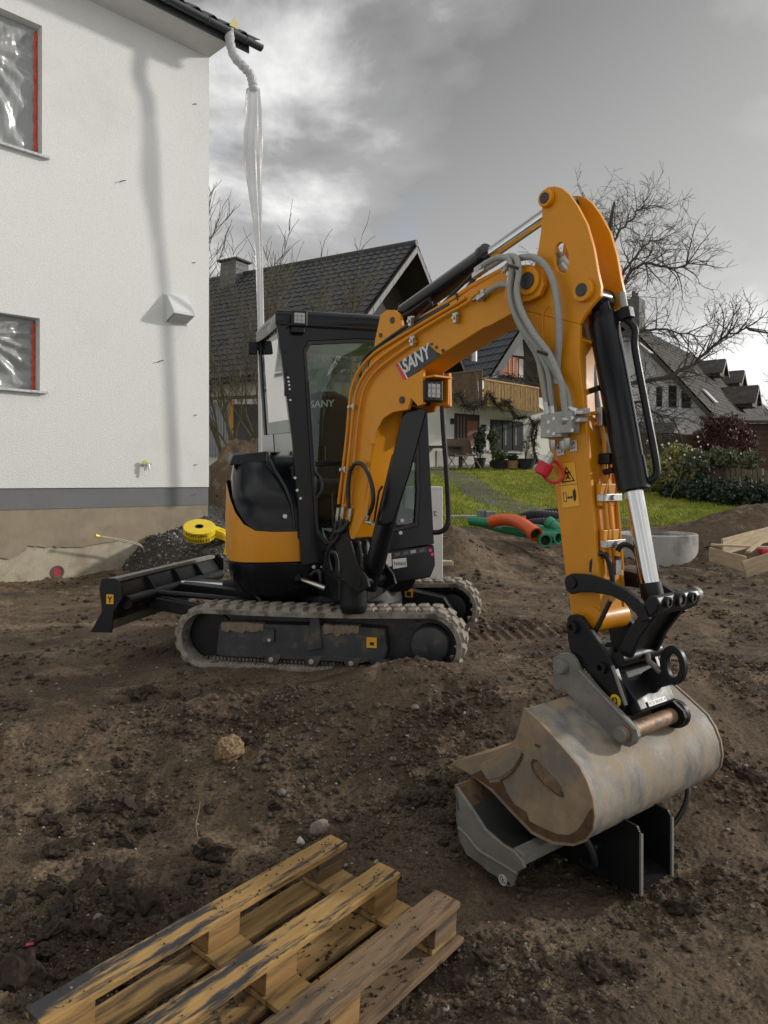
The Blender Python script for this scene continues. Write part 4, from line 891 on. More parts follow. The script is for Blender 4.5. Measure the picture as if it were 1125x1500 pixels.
m = MB().box(frontpt(610, -.03, .035), B.ey * .018, B.ex * .016, V((0, 0, .042))); m.build('pipe_clamp', ZINC, arm, bevel=.003)
# valve block with hose ends
c = B.py(819, 622, -WA - .035); m = MB().box(B.py(812, 624, -WA - .04), B.ex * .058, B.ey * .03, V((0, 0, .055))); vb = m.build('valve_block', M('valve_grey', (.33, .33, .30), .55, metal=.3, var=.15, scale=20), arm, bevel=.005)
MB().box(B.py(831, 619, -WA - .04), B.ex * .045, B.ey * .034, V((0, 0, .05))).build('valve_block', M('valve_grey', (.33, .33, .30)), arm, bevel=.005)
for (x, y) in ((803, 618), (803, 632), (822, 613), (822, 632), (838, 612), (838, 630), (811, 613), (811, 635)):
    q = B.py(x, y, -WA - .072); MB().cyl(q, q + B.ey * .02, .009, seg=8).build('bolt', ZINC, vb)
for (x, y) in ((810, 645), (826, 646), (831, 642)):
    q = B.py(x, y, -WA - .04); MB().tube([q, q - V((0, 0, .03)), q - V((0, 0, .045))], [.019, .017, .012], 6).build('hose_fitting', ZINC, vb)
for (x, y) in ((820, 660), (839, 654)):
    pl = bplate('paper_tag', [(x - 5, y - 8), (x + 5, y - 10), (x + 6, y + 6), (x - 4, y + 8)], -WA - .006, -WA - .004, WHITE, arm, 0)
    for (dx, dy, ww, hh) in ((-2.5, -4, 2.5, 4), (1.5, -5, 1.5, 4), (-1.5, 3, 2, 1.6), (2.5, 2, 1.2, 2)):
        bplate('tag_print', [(x + dx - ww / 2, y + dy - hh / 2), (x + dx + ww / 2, y + dy - hh / 2 - .3), (x + dx + ww / 2, y + dy + hh / 2 - .3), (x + dx - ww / 2, y + dy + hh / 2)], -WA - .0075, -WA - .0062, M('grey_ink', (.12, .12, .12), .6), pl, 0)
# red capped coupling with tether
q0 = B.py(809, 663, -WA - .06); q1 = B.py(795, 690, -WA - .08); d = q1 - q0
MB().tube([q0, q0 + d * .25, q0 + d * .28, q0 + d * .62], [.018, .018, .024, .024], 10).build('coupling', ZINC, arm)
MB().tube([q0 + d * .55, q0 + d * .60, q0 + d * 1.12, q0 + d * 1.2], [.028, .036, .036, .028], 18).build('red_cap', RED, arm)
btube('cap_tether', [(794, 694), (800, 702), (812, 707), (823, 702), (825, 692), (818, 680), (808, 673)], [-.17, -.17, -.15, -.125, -.12, -.13, -.16], .007, RED, arm)
q = frontpt(686, .11, -.02); MB().tube([q, q + B.ey * .05, q + B.ey * .055], [.036, .036, .028], 16).build('red_cap', RED, arm)
# warning sticker
ws = bplate('warning_sticker', [(818.7, 680), (841, 677), (849, 741), (824, 744)], -WA - .004, -WA - .001, M('yellow_sticker', (.8, .4, .02)), arm, 0)
ink = lambda pts: bplate('sticker_print', pts, -WA - .0055, -WA - .0042, INK, ws, 0)
m = MB(); tri = [(829, 682.5), (842, 704.5), (823, 707.5)]; cen = (sum(p[0] for p in tri) / 3, sum(p[1] for p in tri) / 3)
m.ring(bpl(tri, -WA - .0055), bpl([(cen[0] + (x - cen[0]) * .78, cen[1] + (y - cen[1]) * .78) for x, y in tri], -WA - .0055), B.ey * .0012); m.build('sticker_print', INK, ws)
ink([(828, 691.5), (835, 690.5), (835.5, 693.5), (828.5, 694.5)]); ink([(830.5, 694.5), (832.5, 694.3), (833.5, 699), (836, 701), (834.5, 702), (831.5, 700), (829, 702), (828.5, 700.5), (830.5, 698.5)])
ink([(821, 711.3), (844.6, 708.2), (844.7, 708.8), (821.1, 711.9)])
m = MB(); bx_ = [(824.5, 721.5), (829, 721), (830.5, 734.5), (826, 735.2)]; c_ = (827.5, 728)
m.ring(bpl(bx_, -WA - .0055), bpl([(c_[0] + (x - c_[0]) * .72, c_[1] + (y - c_[1]) * .88) for x, y in bx_], -WA - .0055), B.ey * .0012); m.build('sticker_print', INK, ws)
ink([(830.5, 729), (833, 726.5), (833, 728), (836.5, 727.5), (836.3, 726), (839, 728), (837, 731), (836.8, 729.5), (833.2, 730), (833.4, 731.5)])
ink([(838.5, 718.5), (843, 718), (844, 727), (843, 733), (841.5, 734), (840.5, 734), (839.5, 728)]); ink([(840, 716), (842, 715.6), (842.2, 717.6), (840.2, 718)])

# ------------------------------------------------------------------ hoses at the boom head
def hose(pts, w, r=.0148, mat=GREYHOSE):
    o = btube('hydraulic_hose', pts, w, r, mat, EX, 10, 6); ps = [B.py(x, y, w[i]) for i, (x, y) in enumerate(pts)]
    for a, b in ((ps[0], ps[1]), (ps[-1], ps[-2])):
        d_ = (b - a).normalized(); MB().tube([a - d_ * .004, a + d_ * .018, a + d_ * .02, a + d_ * .055], [r * 1.45, r * 1.45, r * 1.22, r * 1.22], 8).build('hose_ferrule', ZINC, o)
    return o
hose([(700, 396), (713, 385), (731, 377), (745, 379), (750, 395), (747, 427), (754, 459), (773, 491), (797, 519), (815, 548), (829, 573), (836, 600), (846, 605)], [-.10, -.12, -.15, -.17, -.19, -.20, -.20, -.19, -.17, -.15, -.14, -.14, -.135])
hose([(700, 401), (722, 388), (742, 376), (756, 378), (760, 398), (757, 425), (764, 455), (783, 490), (804, 518), (822, 560), (826, 590), (832, 616), (841, 616)], [-.08, -.11, -.15, -.18, -.20, -.21, -.215, -.21, -.195, -.18, -.17, -.16, -.14])
hose([(702, 437), (715, 427), (731, 418), (744, 418), (753, 432), (757, 450), (768, 478), (786, 510), (802, 540), (808, 580), (812, 612)], [-.118, -.125, -.14, -.16, -.18, -.18, -.175, -.165, -.16, -.15, -.14])
hose([(748, 400), (748, 425), (755, 462), (770, 492), (788, 524), (797, 563), (803, 606)], [-.16, -.165, -.155, -.15, -.145, -.14, -.14])
hose([(740, 396), (750, 384), (766, 377), (784, 378), (800, 391), (811, 415), (817, 450), (819, 490), (817, 530), (816, 560)], [-.08, -.12, -.15, -.16, -.16, -.155, -.15, -.14, -.12, -.105], .0165)
hose([(806, 363), (815, 371), (825, 381), (832, 391)], [-.02, -.03, -.03, -.01], .018); hose([(806, 372), (815, 380), (824, 391), (831, 400)], [-.03, -.04, -.04, -.02], .018)
for (x, y, w_) in ((752, 391, -.195), (795, 517, -.19)):
    MB().tube([B.py(x - 7, y - 2, w_ - .02), B.py(x, y, w_ - .028), B.py(x + 7, y + 2, w_ - .02)], .008, 6).build('hose_tie', HOSE, EX)
for (x, y) in ((703, 399), (706, 391), (702, 433)):
    MB().box(B.py(x, y, -.10), (a1 - a0).normalized() * .045, B.ey * .018, V((0, 0, .014))).build('hose_fitting', ZINC, EX, bevel=.004)
for (x, y) in ((850, 603.5), (846, 615)):
    q = B.py(x - 4, y, -.14); MB().tube([q, q + B.ex * .03, q + B.ex * .05 + B.ey * .02], .015, 6).build('hose_fitting', ZINC, EX)

# ------------------------------------------------------------------ bucket cylinder, link, coupler
e0 = B.py(872, 428, -.02) + B.ey * .0; e1 = B.py(951, 862, -.02); e0 = B.py(878, 438, 0.0); e1 = B.py(956, 874, .0); d = e1 - e0
MB().cyl(e0 - B.ey * .055, e0 + B.ey * .055, .05, seg=22).build('cylinder_eye', CABBLACK, EX, bevel=.005)
MB().tube([e0, e0 + d * .05, e0 + d * .055, e0 + d * .085, e0 + d * .09, e0 + d * .55, e0 + d * .552, e0 + d * .655, e0 + d * .66], [.038, .045, .062, .064, .067, .067, .071, .071, .060], 28).build('bucket_cylinder', CABBLACK, EX)
MB().tube([e0 + d * .65, e0 + d * .965], .040, 24).build('bucket_cylinder_rod', CHROME, EX)
MB().tube([e0 + d * .955, e0 + d * 1.02], [.046, .05], 20).build('rod_end', BLACK, EX)
n2 = (B.ex - d.normalized() * B.ex.dot(d.normalized())).normalized()
MB().tube(spline([e0 + d * .075 + n2 * .07 + B.ey * .04, e0 + d * .13 + n2 * .115 + B.ey * .05, e0 + d * .20 + n2 * .10 + B.ey * .05, e0 + d * .40 + n2 * .10 + B.ey * .05, e0 + d * .58 + n2 * .10 + B.ey * .05, e0 + d * .625 + n2 * .09 + B.ey * .04, e0 + d * .64 + n2 * .05 + B.ey * .02]), .0165, 10).build('cylinder_pipe', BLACK, EX)
q = e0 + d * .075 + n2 * .09 + B.ey * .04; MB().box(q, n2 * .034, B.ey * .022, d.normalized() * .026).build('hose_fitting', BLACK, EX, bevel=.006)
MB().tube([q + d.normalized() * -.03, q - d.normalized() * .10], .018, 10).build('hydraulic_hose', GREYHOSE, EX)
MB().tube(spline([B.py(857, 470, .10), B.py(866, 520, .04), B.py(872, 575, .02), B.py(880, 620, .02), B.py(892, 662, .02), B.py(894, 672, .02)]), .019, 10).build('hydraulic_hose', GREYHOSE, EX)
for t in (.30, .58):
    c = e0 + d * t; MB().tube([c - n2 * .06 - B.ey * .03, c - n2 * .11 - B.ey * .03], .014, 8).build('pipe_bracket', BLACK, EX)
MB().box(B.py(890, 672, 0), B.ex * .03, B.ey * .03, V((0, 0, .025))).build('hose_fitting', BLACK, EX, bevel=.006)
# short hoses to the coupler
btube('coupler_hose', [(867, 838), (868, 822), (875, 812), (884, 811), (892, 822), (896, 838), (898, 856)], [-.09, -.09, -.08, -.06, -.04, -.03, -.03], .0125, HOSE)
btube('coupler_hose', [(906, 835), (904, 812), (909, 800), (919, 798), (930, 806), (936, 824), (938, 852)], [.0, .0, .0, .01, .03, .04, .05], .0125, HOSE)
btube('hose_fitting', [(867, 838), (866, 850)], -.09, .014, ZINC, smooth=False); btube('hose_fitting', [(905, 820), (905, 842)], 0, .016, ZINC, smooth=False); btube('hose_band', [(904.3, 806), (903.8, 814)], 0, .0145, YEL, smooth=False)
link = [(826, 851), (829, 844), (836, 840.5), (851, 841), (868, 844), (890, 851), (914, 863), (935, 878), (946, 893), (951, 908), (940, 912), (930, 898), (914, 883), (895, 873), (868, 868), (848, 868), (836, 871), (829, 865)]
for w0 in (-.155, .125):
    dz = 0
    pts = bpl(link, -.155); m = MB(); m.ext([p + B.ey * (w0 + .155) for p in pts], B.ey * .03); lk = m.build('guide_link', BLACK, EX, bevel=.005)
c = B.py(836, 854, -.165); MB().cyl(c, c + B.ey * .33, .026, seg=18).build('guide_pin', BLACK, EX, bevel=.004)
# cross block at the rod end with three round sockets facing outward
cb = B.py(951, 893, -.155); 
m = MB(); m.ext([B.py(942, 884, -.16), B.py(950, 873, -.16), B.py(961, 874, -.16), B.py(966, 884, -.16), B.py(962, 897, -.16), B.py(950, 905, -.16)], B.ey * .33); blk = m.build('rod_cross_block', BLACK, EX, bevel=.008)
fc = B.py(963.5, 884, -.16)
for w_, r_ in ((.06, .022), (.16, .030), (.255, .022)):
    MB().hollow(fc + B.ey * w_ - B.ex * .02, fc + B.ey * w_ + B.ex * .018, r_, r_ * .66, 20).build('socket_ring', BLACK, blk)
    MB().cyl(fc + B.ey * w_ - B.ex * .01, fc + B.ey * w_ + B.ex * .010, r_ * .5, seg=10).build('socket_bolt', GREYSTEEL, blk)
MB().tube([fc + B.ey * .33 - B.ex * .03, fc + B.ey * .36 - B.ex * .03, fc + B.ey * .365 - B.ex * .03], [.033, .033, .02], 12).build('pin_end', GREYSTEEL, blk)
# bucket link
ln = [(944, 890), (962, 893), (958, 906), (936, 935), (924, 962), (912, 975), (898, 972), (902, 955), (918, 925)]
m = MB(); m.ext(bpl(ln, -.115), B.ey * .03); m.ext([p + B.ey * .20 for p in bpl(ln, -.115)], B.ey * .03); m.build('bucket_link', BLACK, EX, bevel=.006)
m = MB(); m.ext(bpl([(951, 897), (958, 898), (934, 934), (922, 958), (914, 956), (930, 925)], -.085), B.ey * .17); m.build('link_web', BLACK, EX, bevel=.004)
MB().cyl(B.py(906, 966, -.15), B.py(906, 966, -.15) + B.ey * .30, .030, seg=20).build('link_pin', BLACK, EX)
MB().tube([B.py(894, 880, -.12), B.py(882, 905, -.12), B.py(868, 932, -.12)], .011, 8).build('coupler_hose', HOSE, EX)
# quick coupler
cp = [(830, 906), (834, 901), (841, 900), (850, 903), (858, 914), (893, 964), (899, 976), (918, 1031), (913, 1042), (904, 1043), (893, 1025), (835, 955), (831, 935)]
for w0 in (-.17, .14):
    m = MB(); m.ext([p + B.ey * (w0 + .17) for p in bpl(cp, -.17)], B.ey * .03); cpl = m.build('coupler_plate', BLACK, EX, bevel=.006)
    if w0 < 0: near_cp = cpl
c = B.py(839, 918.5, -.18); MB().cyl(c, c + B.ey * .36, .028, seg=18).build('arm_pin', BLACK, EX); MB().hollow(c - B.ey * .012, c + B.ey * .01, .026, .013, 16).build('pin_bush', BLACK, near_cp)
c = B.py(880.5, 978, -.18); MB().hollow(c - B.ey * .012, c + B.ey * .01, .026, .013, 16).build('pin_bush', BLACK, near_cp)
c = B.py(901.5, 1026.5, -.1705); MB().cyl(c - B.ey * .003, c, .027, seg=22).build('round_sticker', M('bright_yellow', (.80, .52, .02), .4, var=.03), near_cp)
cc = c - B.ey * .0045; MB().tube([cc + B.ex * .010 * math.cos(t) + V((0, 0, .014 * math.sin(t))) for t in [k * .62 - 1.2 for k in range(9)]], .0028, 5).build('sticker_print', INK, near_cp)
MB().tube([B.py(897, 975, -.178), B.py(917, 1033, -.178)], .008, 8).build('weld_bead', GREYSTEEL, near_cp)
m = MB(); m.ext(bpl([(894, 985), (904, 985), (930, 1022), (939, 1043), (925, 1050), (908, 1046), (890, 1010)], -.14), B.ey * .28); m.build('coupler_body', BLACK, EX, bevel=.01)
p0 = B.py(930, 1036, -.14) + B.ey * .0
# number strip on the coupler
q0 = B.py(929.5, 1054, -.14) + V((0, 0, 0)); q1 = B.py(958, 1045.5, .0)
fpt = B.py(935.5, 1035.5, -.14) + B.ex * .006; ex_ = B.ey; up_ = (B.py(930, 1022, -.14) - B.py(939, 1043, -.14)).normalized(); nn_ = ex_.cross(up_)
m = MB().box(fpt + ex_ * .13, ex_ * .068, up_ * .011, nn_ * .002); strip_ = m.build('number_strip', WHITE, EX, bevel=.001)
text_mesh('FCS 30.0.K 4', fpt + ex_ * .068 - up_ * .006 + nn_ * .0026, ex_, up_, .012, INK, strip_, width=.124, off=.0006)
# lifting eye
le = B(*B.loc(B.py(972, 985, .0))); ring_c = B.py(984, 975, .0)
pts = [ring_c + B.ex * (.058 * math.cos(a)) + V((0, 0, .082 * math.sin(a))) for a in [2 * math.pi * k / 24 for k in range(24)]]; pin_ = [ring_c + B.ex * (.027 * math.cos(a) + .004) + V((0, 0, .050 * math.sin(a))) for a in [2 * math.pi * k / 24 for k in range(24)]]
m = MB(); m.ring(pts, pin_, B.ey * .03); m.build('lifting_eye', BLACK, EX, bevel=.006)
m = MB(); m.ext([B.py(x, y, .0) for x, y in ((940, 985), (958, 975), (975, 990), (985, 1003), (965, 1008), (950, 1025), (935, 1010))], B.ey * .03); m.build('eye_plate', BLACK, EX, bevel=.004)
MB().tube([B.py(948, 957, .005), B.py(950, 968, .005), B.py(958, 975, .005), B.py(968, 985, .005)], .013, 8).build('weld_bead', GREYSTEEL, EX)

# ------------------------------------------------------------------ ditching bucket
WN = -.50; WF = .49
sidep = [(663, 1119), (672, 1113), (720, 1102), (748, 1092), (757, 1084), (764, 1060), (769, 1038), (790, 1057), (820, 1090), (848, 1122), (860, 1145), (868, 1170), (871, 1195), (868, 1215), (857, 1231), (840, 1237), (810, 1234), (780, 1219), (750, 1188), (722, 1158), (690, 1133)]
shell = sidep[6:] + sidep[:1]
def shrink(pts, k=.006):
    return pts
S3 = bpl(shell, WN); cen = sum((p for p in S3), V((0, 0, 0))) / len(S3)
inner_s = [p + (cen - p).normalized() * .014 for p in S3]
m = MB(); vs = S3 + inner_s; poly = S3 + inner_s[::-1]
m.ext(poly, B.ey * (WF - WN)); bucket = m.build('bucket_shell', STEEL, EX, smooth=40)
SP = bpl(sidep, WN); c2 = sum((p for p in SP), V((0, 0, 0))) / len(SP)
for off_ in (0.0, WF - WN):
    m = MB(); m.ext([p + (p - c2).normalized() * .006 + B.ey * (off_ - .008) for p in SP], B.ey * .016); sd_ = m.build('side_plate', STEELSIDE, EX, bevel=.003)
    if off_ == 0: near_side = sd_
m = MB(); tip = B.py(663, 1119, WN); inn = B.py(690, 1133, WN); up = (B.py(672, 1112, WN) - tip)
m.prism([tip, inn, inn + V((0, 0, .03)), tip + V((0, 0, .012))], [p + B.ey * (WF - WN) for p in (tip, inn, inn + V((0, 0, .03)), tip + V((0, 0, .012)))]); m.build('cutting_edge', M('muddy_edge', (.26, .165, .09), .85, var=.3, scale=12, bump=.4, bscale=50), EX, bevel=.002)
m = MB(); m.grid(lambda u, v: B.py(672, 1121, WN) + B.ey * (.02 + u * (WF - WN - .04)) + (B.py(740, 1105, WN) - B.py(672, 1121, WN)) * v + V((0, 0, .012 * math.sin(u * 23 + v * 9) + .01 * math.sin(u * 51))), 40, 8); m.build('mud_fill', M('orange_mud', (.26, .135, .055), .95, var=.35, scale=20, bump=.7, bscale=60), EX)
# worn outline of a lifting slot, corner wear plate and caked mud on the near side
def sp(pts, name, mat, o0=.010, o1=.007, bevel=0): 
    m = MB(); m.ext(bpl(pts, WN - o0 - .006), B.ey * (o1)); return m.build(name, mat, near_side, bevel=bevel)
sp([(697, 1138), (712, 1143), (735, 1138), (752, 1125), (762, 1108), (764, 1100), (757, 1092), (738, 1098), (725, 1110), (705, 1117)], 'wear_plate', STEELSIDE, .006, .008, .002)
btube('weld_bead', [(733, 1143), (748, 1133), (760, 1117), (765, 1104)], WN - .014, .004, MUD, near_side)
mudp = [(690, 1135), (705, 1128), (716, 1147), (735, 1145), (740, 1160), (752, 1178), (770, 1190), (774, 1203), (795, 1214), (815, 1222), (832, 1224), (845, 1217), (855, 1203), (862, 1190), (867, 1184), (869, 1200), (866, 1214), (856, 1229), (840, 1235), (810, 1232), (780, 1217), (750, 1186), (722, 1156)]
sp(mudp, 'mud_cake', MUD, .0075, .004)
sp([(779, 1117), (781, 1113), (786, 1114), (800, 1128), (818, 1148), (824, 1160), (822, 1166), (812, 1160), (795, 1145), (783, 1130)], 'slot_scar', M('scar_brown', (.17, .115, .072), .9, var=.35, scale=30, bump=.5, bscale=70), .0065, .004)
btube('mud_streak', [(779, 1118), (782, 1130), (795, 1146), (812, 1160), (824, 1167), (821, 1158)], WN - .013, .0035, MUD, near_side); btube('mud_streak', [(779, 1119), (781, 1114), (786, 1115)], WN - .013, .005, MUD, near_side)
btube('mud_streak', [(784, 1091), (787, 1093), (790, 1093)], WN - .013, .005, MUD, near_side)
# ears
ear = [(811, 964), (818, 957.5), (828, 956.5), (837, 959), (844, 968), (848, 980), (932, 1068), (935, 1080), (930, 1090), (921, 1095), (905, 1090), (835, 1020), (822, 1010), (814, 1012), (809, 1005)]
EAR = -.205
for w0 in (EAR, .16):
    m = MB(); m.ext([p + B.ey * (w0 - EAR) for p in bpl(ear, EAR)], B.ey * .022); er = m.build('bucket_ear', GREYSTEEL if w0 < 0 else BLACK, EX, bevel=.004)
    if w0 < 0: near_ear = er
for (x, y) in ((824, 976), (914, 1074)):
    c = B.py(x, y, EAR); MB().cyl(c - B.ey * .022, c + B.ey * .43, .034, seg=26).build('bucket_pin', GREYSTEEL if y < 1000 else RUST, EX, bevel=.004)
    MB().cyl(c - B.ey * .034, c - B.ey * .02, .030, seg=22).build('pin_cap', GREYSTEEL, near_ear, bevel=.004)
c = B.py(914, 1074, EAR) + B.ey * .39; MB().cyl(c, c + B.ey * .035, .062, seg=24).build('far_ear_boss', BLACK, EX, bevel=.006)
btube('weld_bead', [(848, 982), (890, 1027), (930, 1070)], EAR - .002, .005, GREYSTEEL, near_ear)
# rim bead along the near and far shell edges
for q_ in (WN, WF):
    MB().tube([p + B.ey * (q_ - WN) for p in bpl(sidep[6:15], WN)], .006, 6).build('rim_bead', STEELSIDE, EX)
# ------------------------------------------------------------------ tilting bucket lying on the ground under the other one
def lower_bucket():
    base = B(1.75, -.2, -.36)
    R_ = thing('loose_bucket', 'grey grading bucket lying on the soil beneath the raised bucket', 'bucket', base)
    W0, W1 = -.61, .42
    arc = [(671, 1158), (688, 1182), (710, 1216), (735, 1238), (752, 1248)]
    sd_ = [(667, 1150), (671, 1157), (688, 1181), (710, 1215), (735, 1237), (752, 1247), (765, 1262), (768, 1272), (757, 1278), (752, 1292), (749, 1299), (737, 1299), (727, 1284), (716, 1278), (701, 1265), (683, 1252), (675, 1235), (671, 1211)]
    for off in (0, W1 - W0):
        m = MB(); m.ext([p + B.ey * off for p in bpl(sd_, W0)], B.ey * .016); s = m.build('side_plate', GREYSTEEL, R_, bevel=.003)
        if off == 0: ns = s
    btube('side_rib', [(672, 1212), (685, 1225), (700, 1244), (722, 1258), (745, 1272), (757, 1280)], W0 - .004, .006, GREYSTEEL, ns)
    c = B.py(736.5, 1289, W0 - .001); MB().hollow(c - B.ey * .002, c + B.ey * .002, .021, .018, 22).build('stamped_emblem', WHITE, ns)
    MB().tube([c + B.ex * .009 * math.cos(t) + V((0, 0, .012 * math.sin(t))) for t in [k * .62 - 1.2 for k in range(9)]], .0018, 5).build('stamped_emblem', WHITE, ns)
    c = B.py(745, 1294, W0 - .001); MB().cyl(c - B.ey * .003, c + B.ey * .002, .006, seg=10).build('bolt_hole', INK, ns)
    # shell: back sheet runs from the upper lip down and forward under the mouth
    prof = [(668, 1150), (668, 1200), (673, 1232), (684, 1250), (703, 1264), (722, 1270), (745, 1262), (760, 1262)]
    o = bpl(prof, W0 + .012); 
    def thick(ps, k): return [p + V((0, 0, k * .3)) + B.ex * k for p in ps]
    inn = thick(o, .012)
    m = MB(); m.prism(o + inn[::-1], [p + B.ey * (W1 - W0 - .024) for p in o + inn[::-1]]); m.build('bucket_shell', DARKSTEEL, R_, smooth=40)
    m = MB(); a, b_ = B.py(667, 1150, W0), B.py(672, 1188, W0); m.prism([a - B.ex * .006, a + B.ex * .004, b_ + B.ex * .004, b_ - B.ex * .006], [p + B.ey * (W1 - W0) + V((0, 0, .0)) for p in (a - B.ex * .006, a + B.ex * .004, b_ + B.ex * .004, b_ - B.ex * .006)]); m.build('rusty_lip', RUST, R_)
    bar = [(748, 1247), (754, 1241), (766, 1252), (768, 1268), (758, 1272)]
    m = MB(); m.ext(bpl(bar, W0 + .016), B.ey * (W1 - W0 - .03)); m.build('cutting_edge', GREYSTEEL, R_, bevel=.004)
    m = MB(); m.ext([B(1.62, -.30, -.30), B(1.95, -.30, -.33), B(1.98, -.30, -.20), B(1.80, -.30, -.14), B(1.62, -.30, -.15)], B.ey * .30); m.build('tilt_housing', BLACK, R_, bevel=.02)
    m = MB(); m.tube([B(1.72, -.36, -.24), B(1.72, .1, -.24)], .055, 18); m.build('tilt_cylinder', BLACK, R_)
    return R_
lower_bucket()
def coupler_bracket():
    z0 = -.345; R_ = thing('coupler_bracket', 'black steel coupler bracket with holes standing on the soil under the bucket', 'bracket', B(2.0, -.13, z0))
    for w_ in (-.25, -.02):
        m = MB(); m.ext([B(l, w_, z) for l, z in ((1.86, z0), (2.14, z0), (2.145, z0 + .245), (2.13, z0 + .27), (1.90, z0 + .30), (1.84, z0 + .2))], B.ey * .014); m.build('side_plate', BLACK, R_, bevel=.003)
        MB().box(B(2.147, w_ + .007, z0 + .122), B.ex * .004, B.ey * .008, V((0, 0, .122))).build('plate_edge', GREYSTEEL, R_)
    m = MB(); O = [B(1.86, -.235, z0 + .06), B(2.135, -.235, z0 + .006), B(2.135, -.02, z0 + .006), B(1.86, -.02, z0 + .06)]
    m.ext(O, V((0, 0, .012))); bp = m.build('base_plate', BLACK, R_)
    for l, w_, r_ in ((2.06, -.13, .040), (1.97, -.10, .045), (2.09, -.20, .016), (2.09, -.06, .016)):
        c = B(l, w_, z0 + .0195 + (2.135 - l) * .196); MB().cyl(c, c + V((0, 0, .0015)), r_, seg=20).build('plate_hole', INK, bp)
    m = MB().box(B(1.87, -.128, z0 + .2), B.ex * .007, B.ey * .105, V((0, 0, .14))); bk = m.build('back_plate', BLACK, R_)
    c = B(1.879, -.10, z0 + .19); MB().cyl(c, c + B.ex * .002, .026, seg=18).build('plate_hole', M('hole_soil', (.10, .085, .07), .9), bk)
    MB().tube(spline([B(1.84, -.30, -.20), B(1.88, -.36, -.12), B(1.97, -.37, -.14), B(2.0, -.34, -.24), B(1.93, -.30, -.29), B(1.86, -.28, -.28)]), .014, 9).build('hydraulic_hose', HOSE, R_)
    MB().tube(spline([B(1.95, .24, -.08), B(2.03, .30, -.06), B(2.06, .26, -.14), B(2.03, .18, -.24), B(1.97, .08, -.29), B(1.9, 0, -.30)]), .012, 9).build('hydraulic_hose', HOSE, R_)
coupler_bracket()

# ------------------------------------------------------------------ pallet (lying upside down)
def wood(name, col, dark, lo=.52, hi=.72):
    return M(name, col, .82, var=.3, scale=3.0, stretch=(1, 9, 9), col2=dark, c2scale=2.4, c2lo=lo, c2hi=hi, bump=.35, bscale=24, bdist=.004, detail=9, spec=.25)
W1_ = wood('pallet_wood_fresh', (.37, .235, .092), (.12, .082, .046), .47, .63); W2_ = wood('pallet_wood_weathered', (.20, .135, .078), (.085, .060, .042), .45, .62)
W3_ = wood('pallet_wood_block', (.34, .20, .08), (.16, .10, .05), .48, .68); W4_ = wood('pallet_wood_stained', (.38, .235, .085), (.042, .042, .044), .47, .60)
def wooden_board(name, c, ex, ey, ez, mat, parent, bevel=.003):
    # a board whose own x axis is its length, so the grain runs along it
    L_, W_, H_ = ex.length, ey.length, ez.length; me = MB(); r = rnd
    nx = max(2, int(L_ / .06)); 
    loops = []
    for i in range(nx + 1):
        x = -L_ + 2 * L_ * i / nx; jw = W_ * (1 + r.uniform(-.03, .012)); jh = r.uniform(-.0025, .0015)
        loops.append([V((x, -jw, -H_)), V((x, jw, -H_)), V((x, jw, H_ + jh)), V((x, -jw, H_ + jh))])
    me.loft(loops); o = me.build(name, mat, parent, bevel=bevel, origin=V((0, 0, 0)))
    o.rotation_mode = 'QUATERNION'; o.rotation_quaternion = Matrix((ex.normalized(), ey.normalized(), ez.normalized())).transposed().to_quaternion()
    o.location = V(c) - WL[parent]; WL[o] = V(c); return o
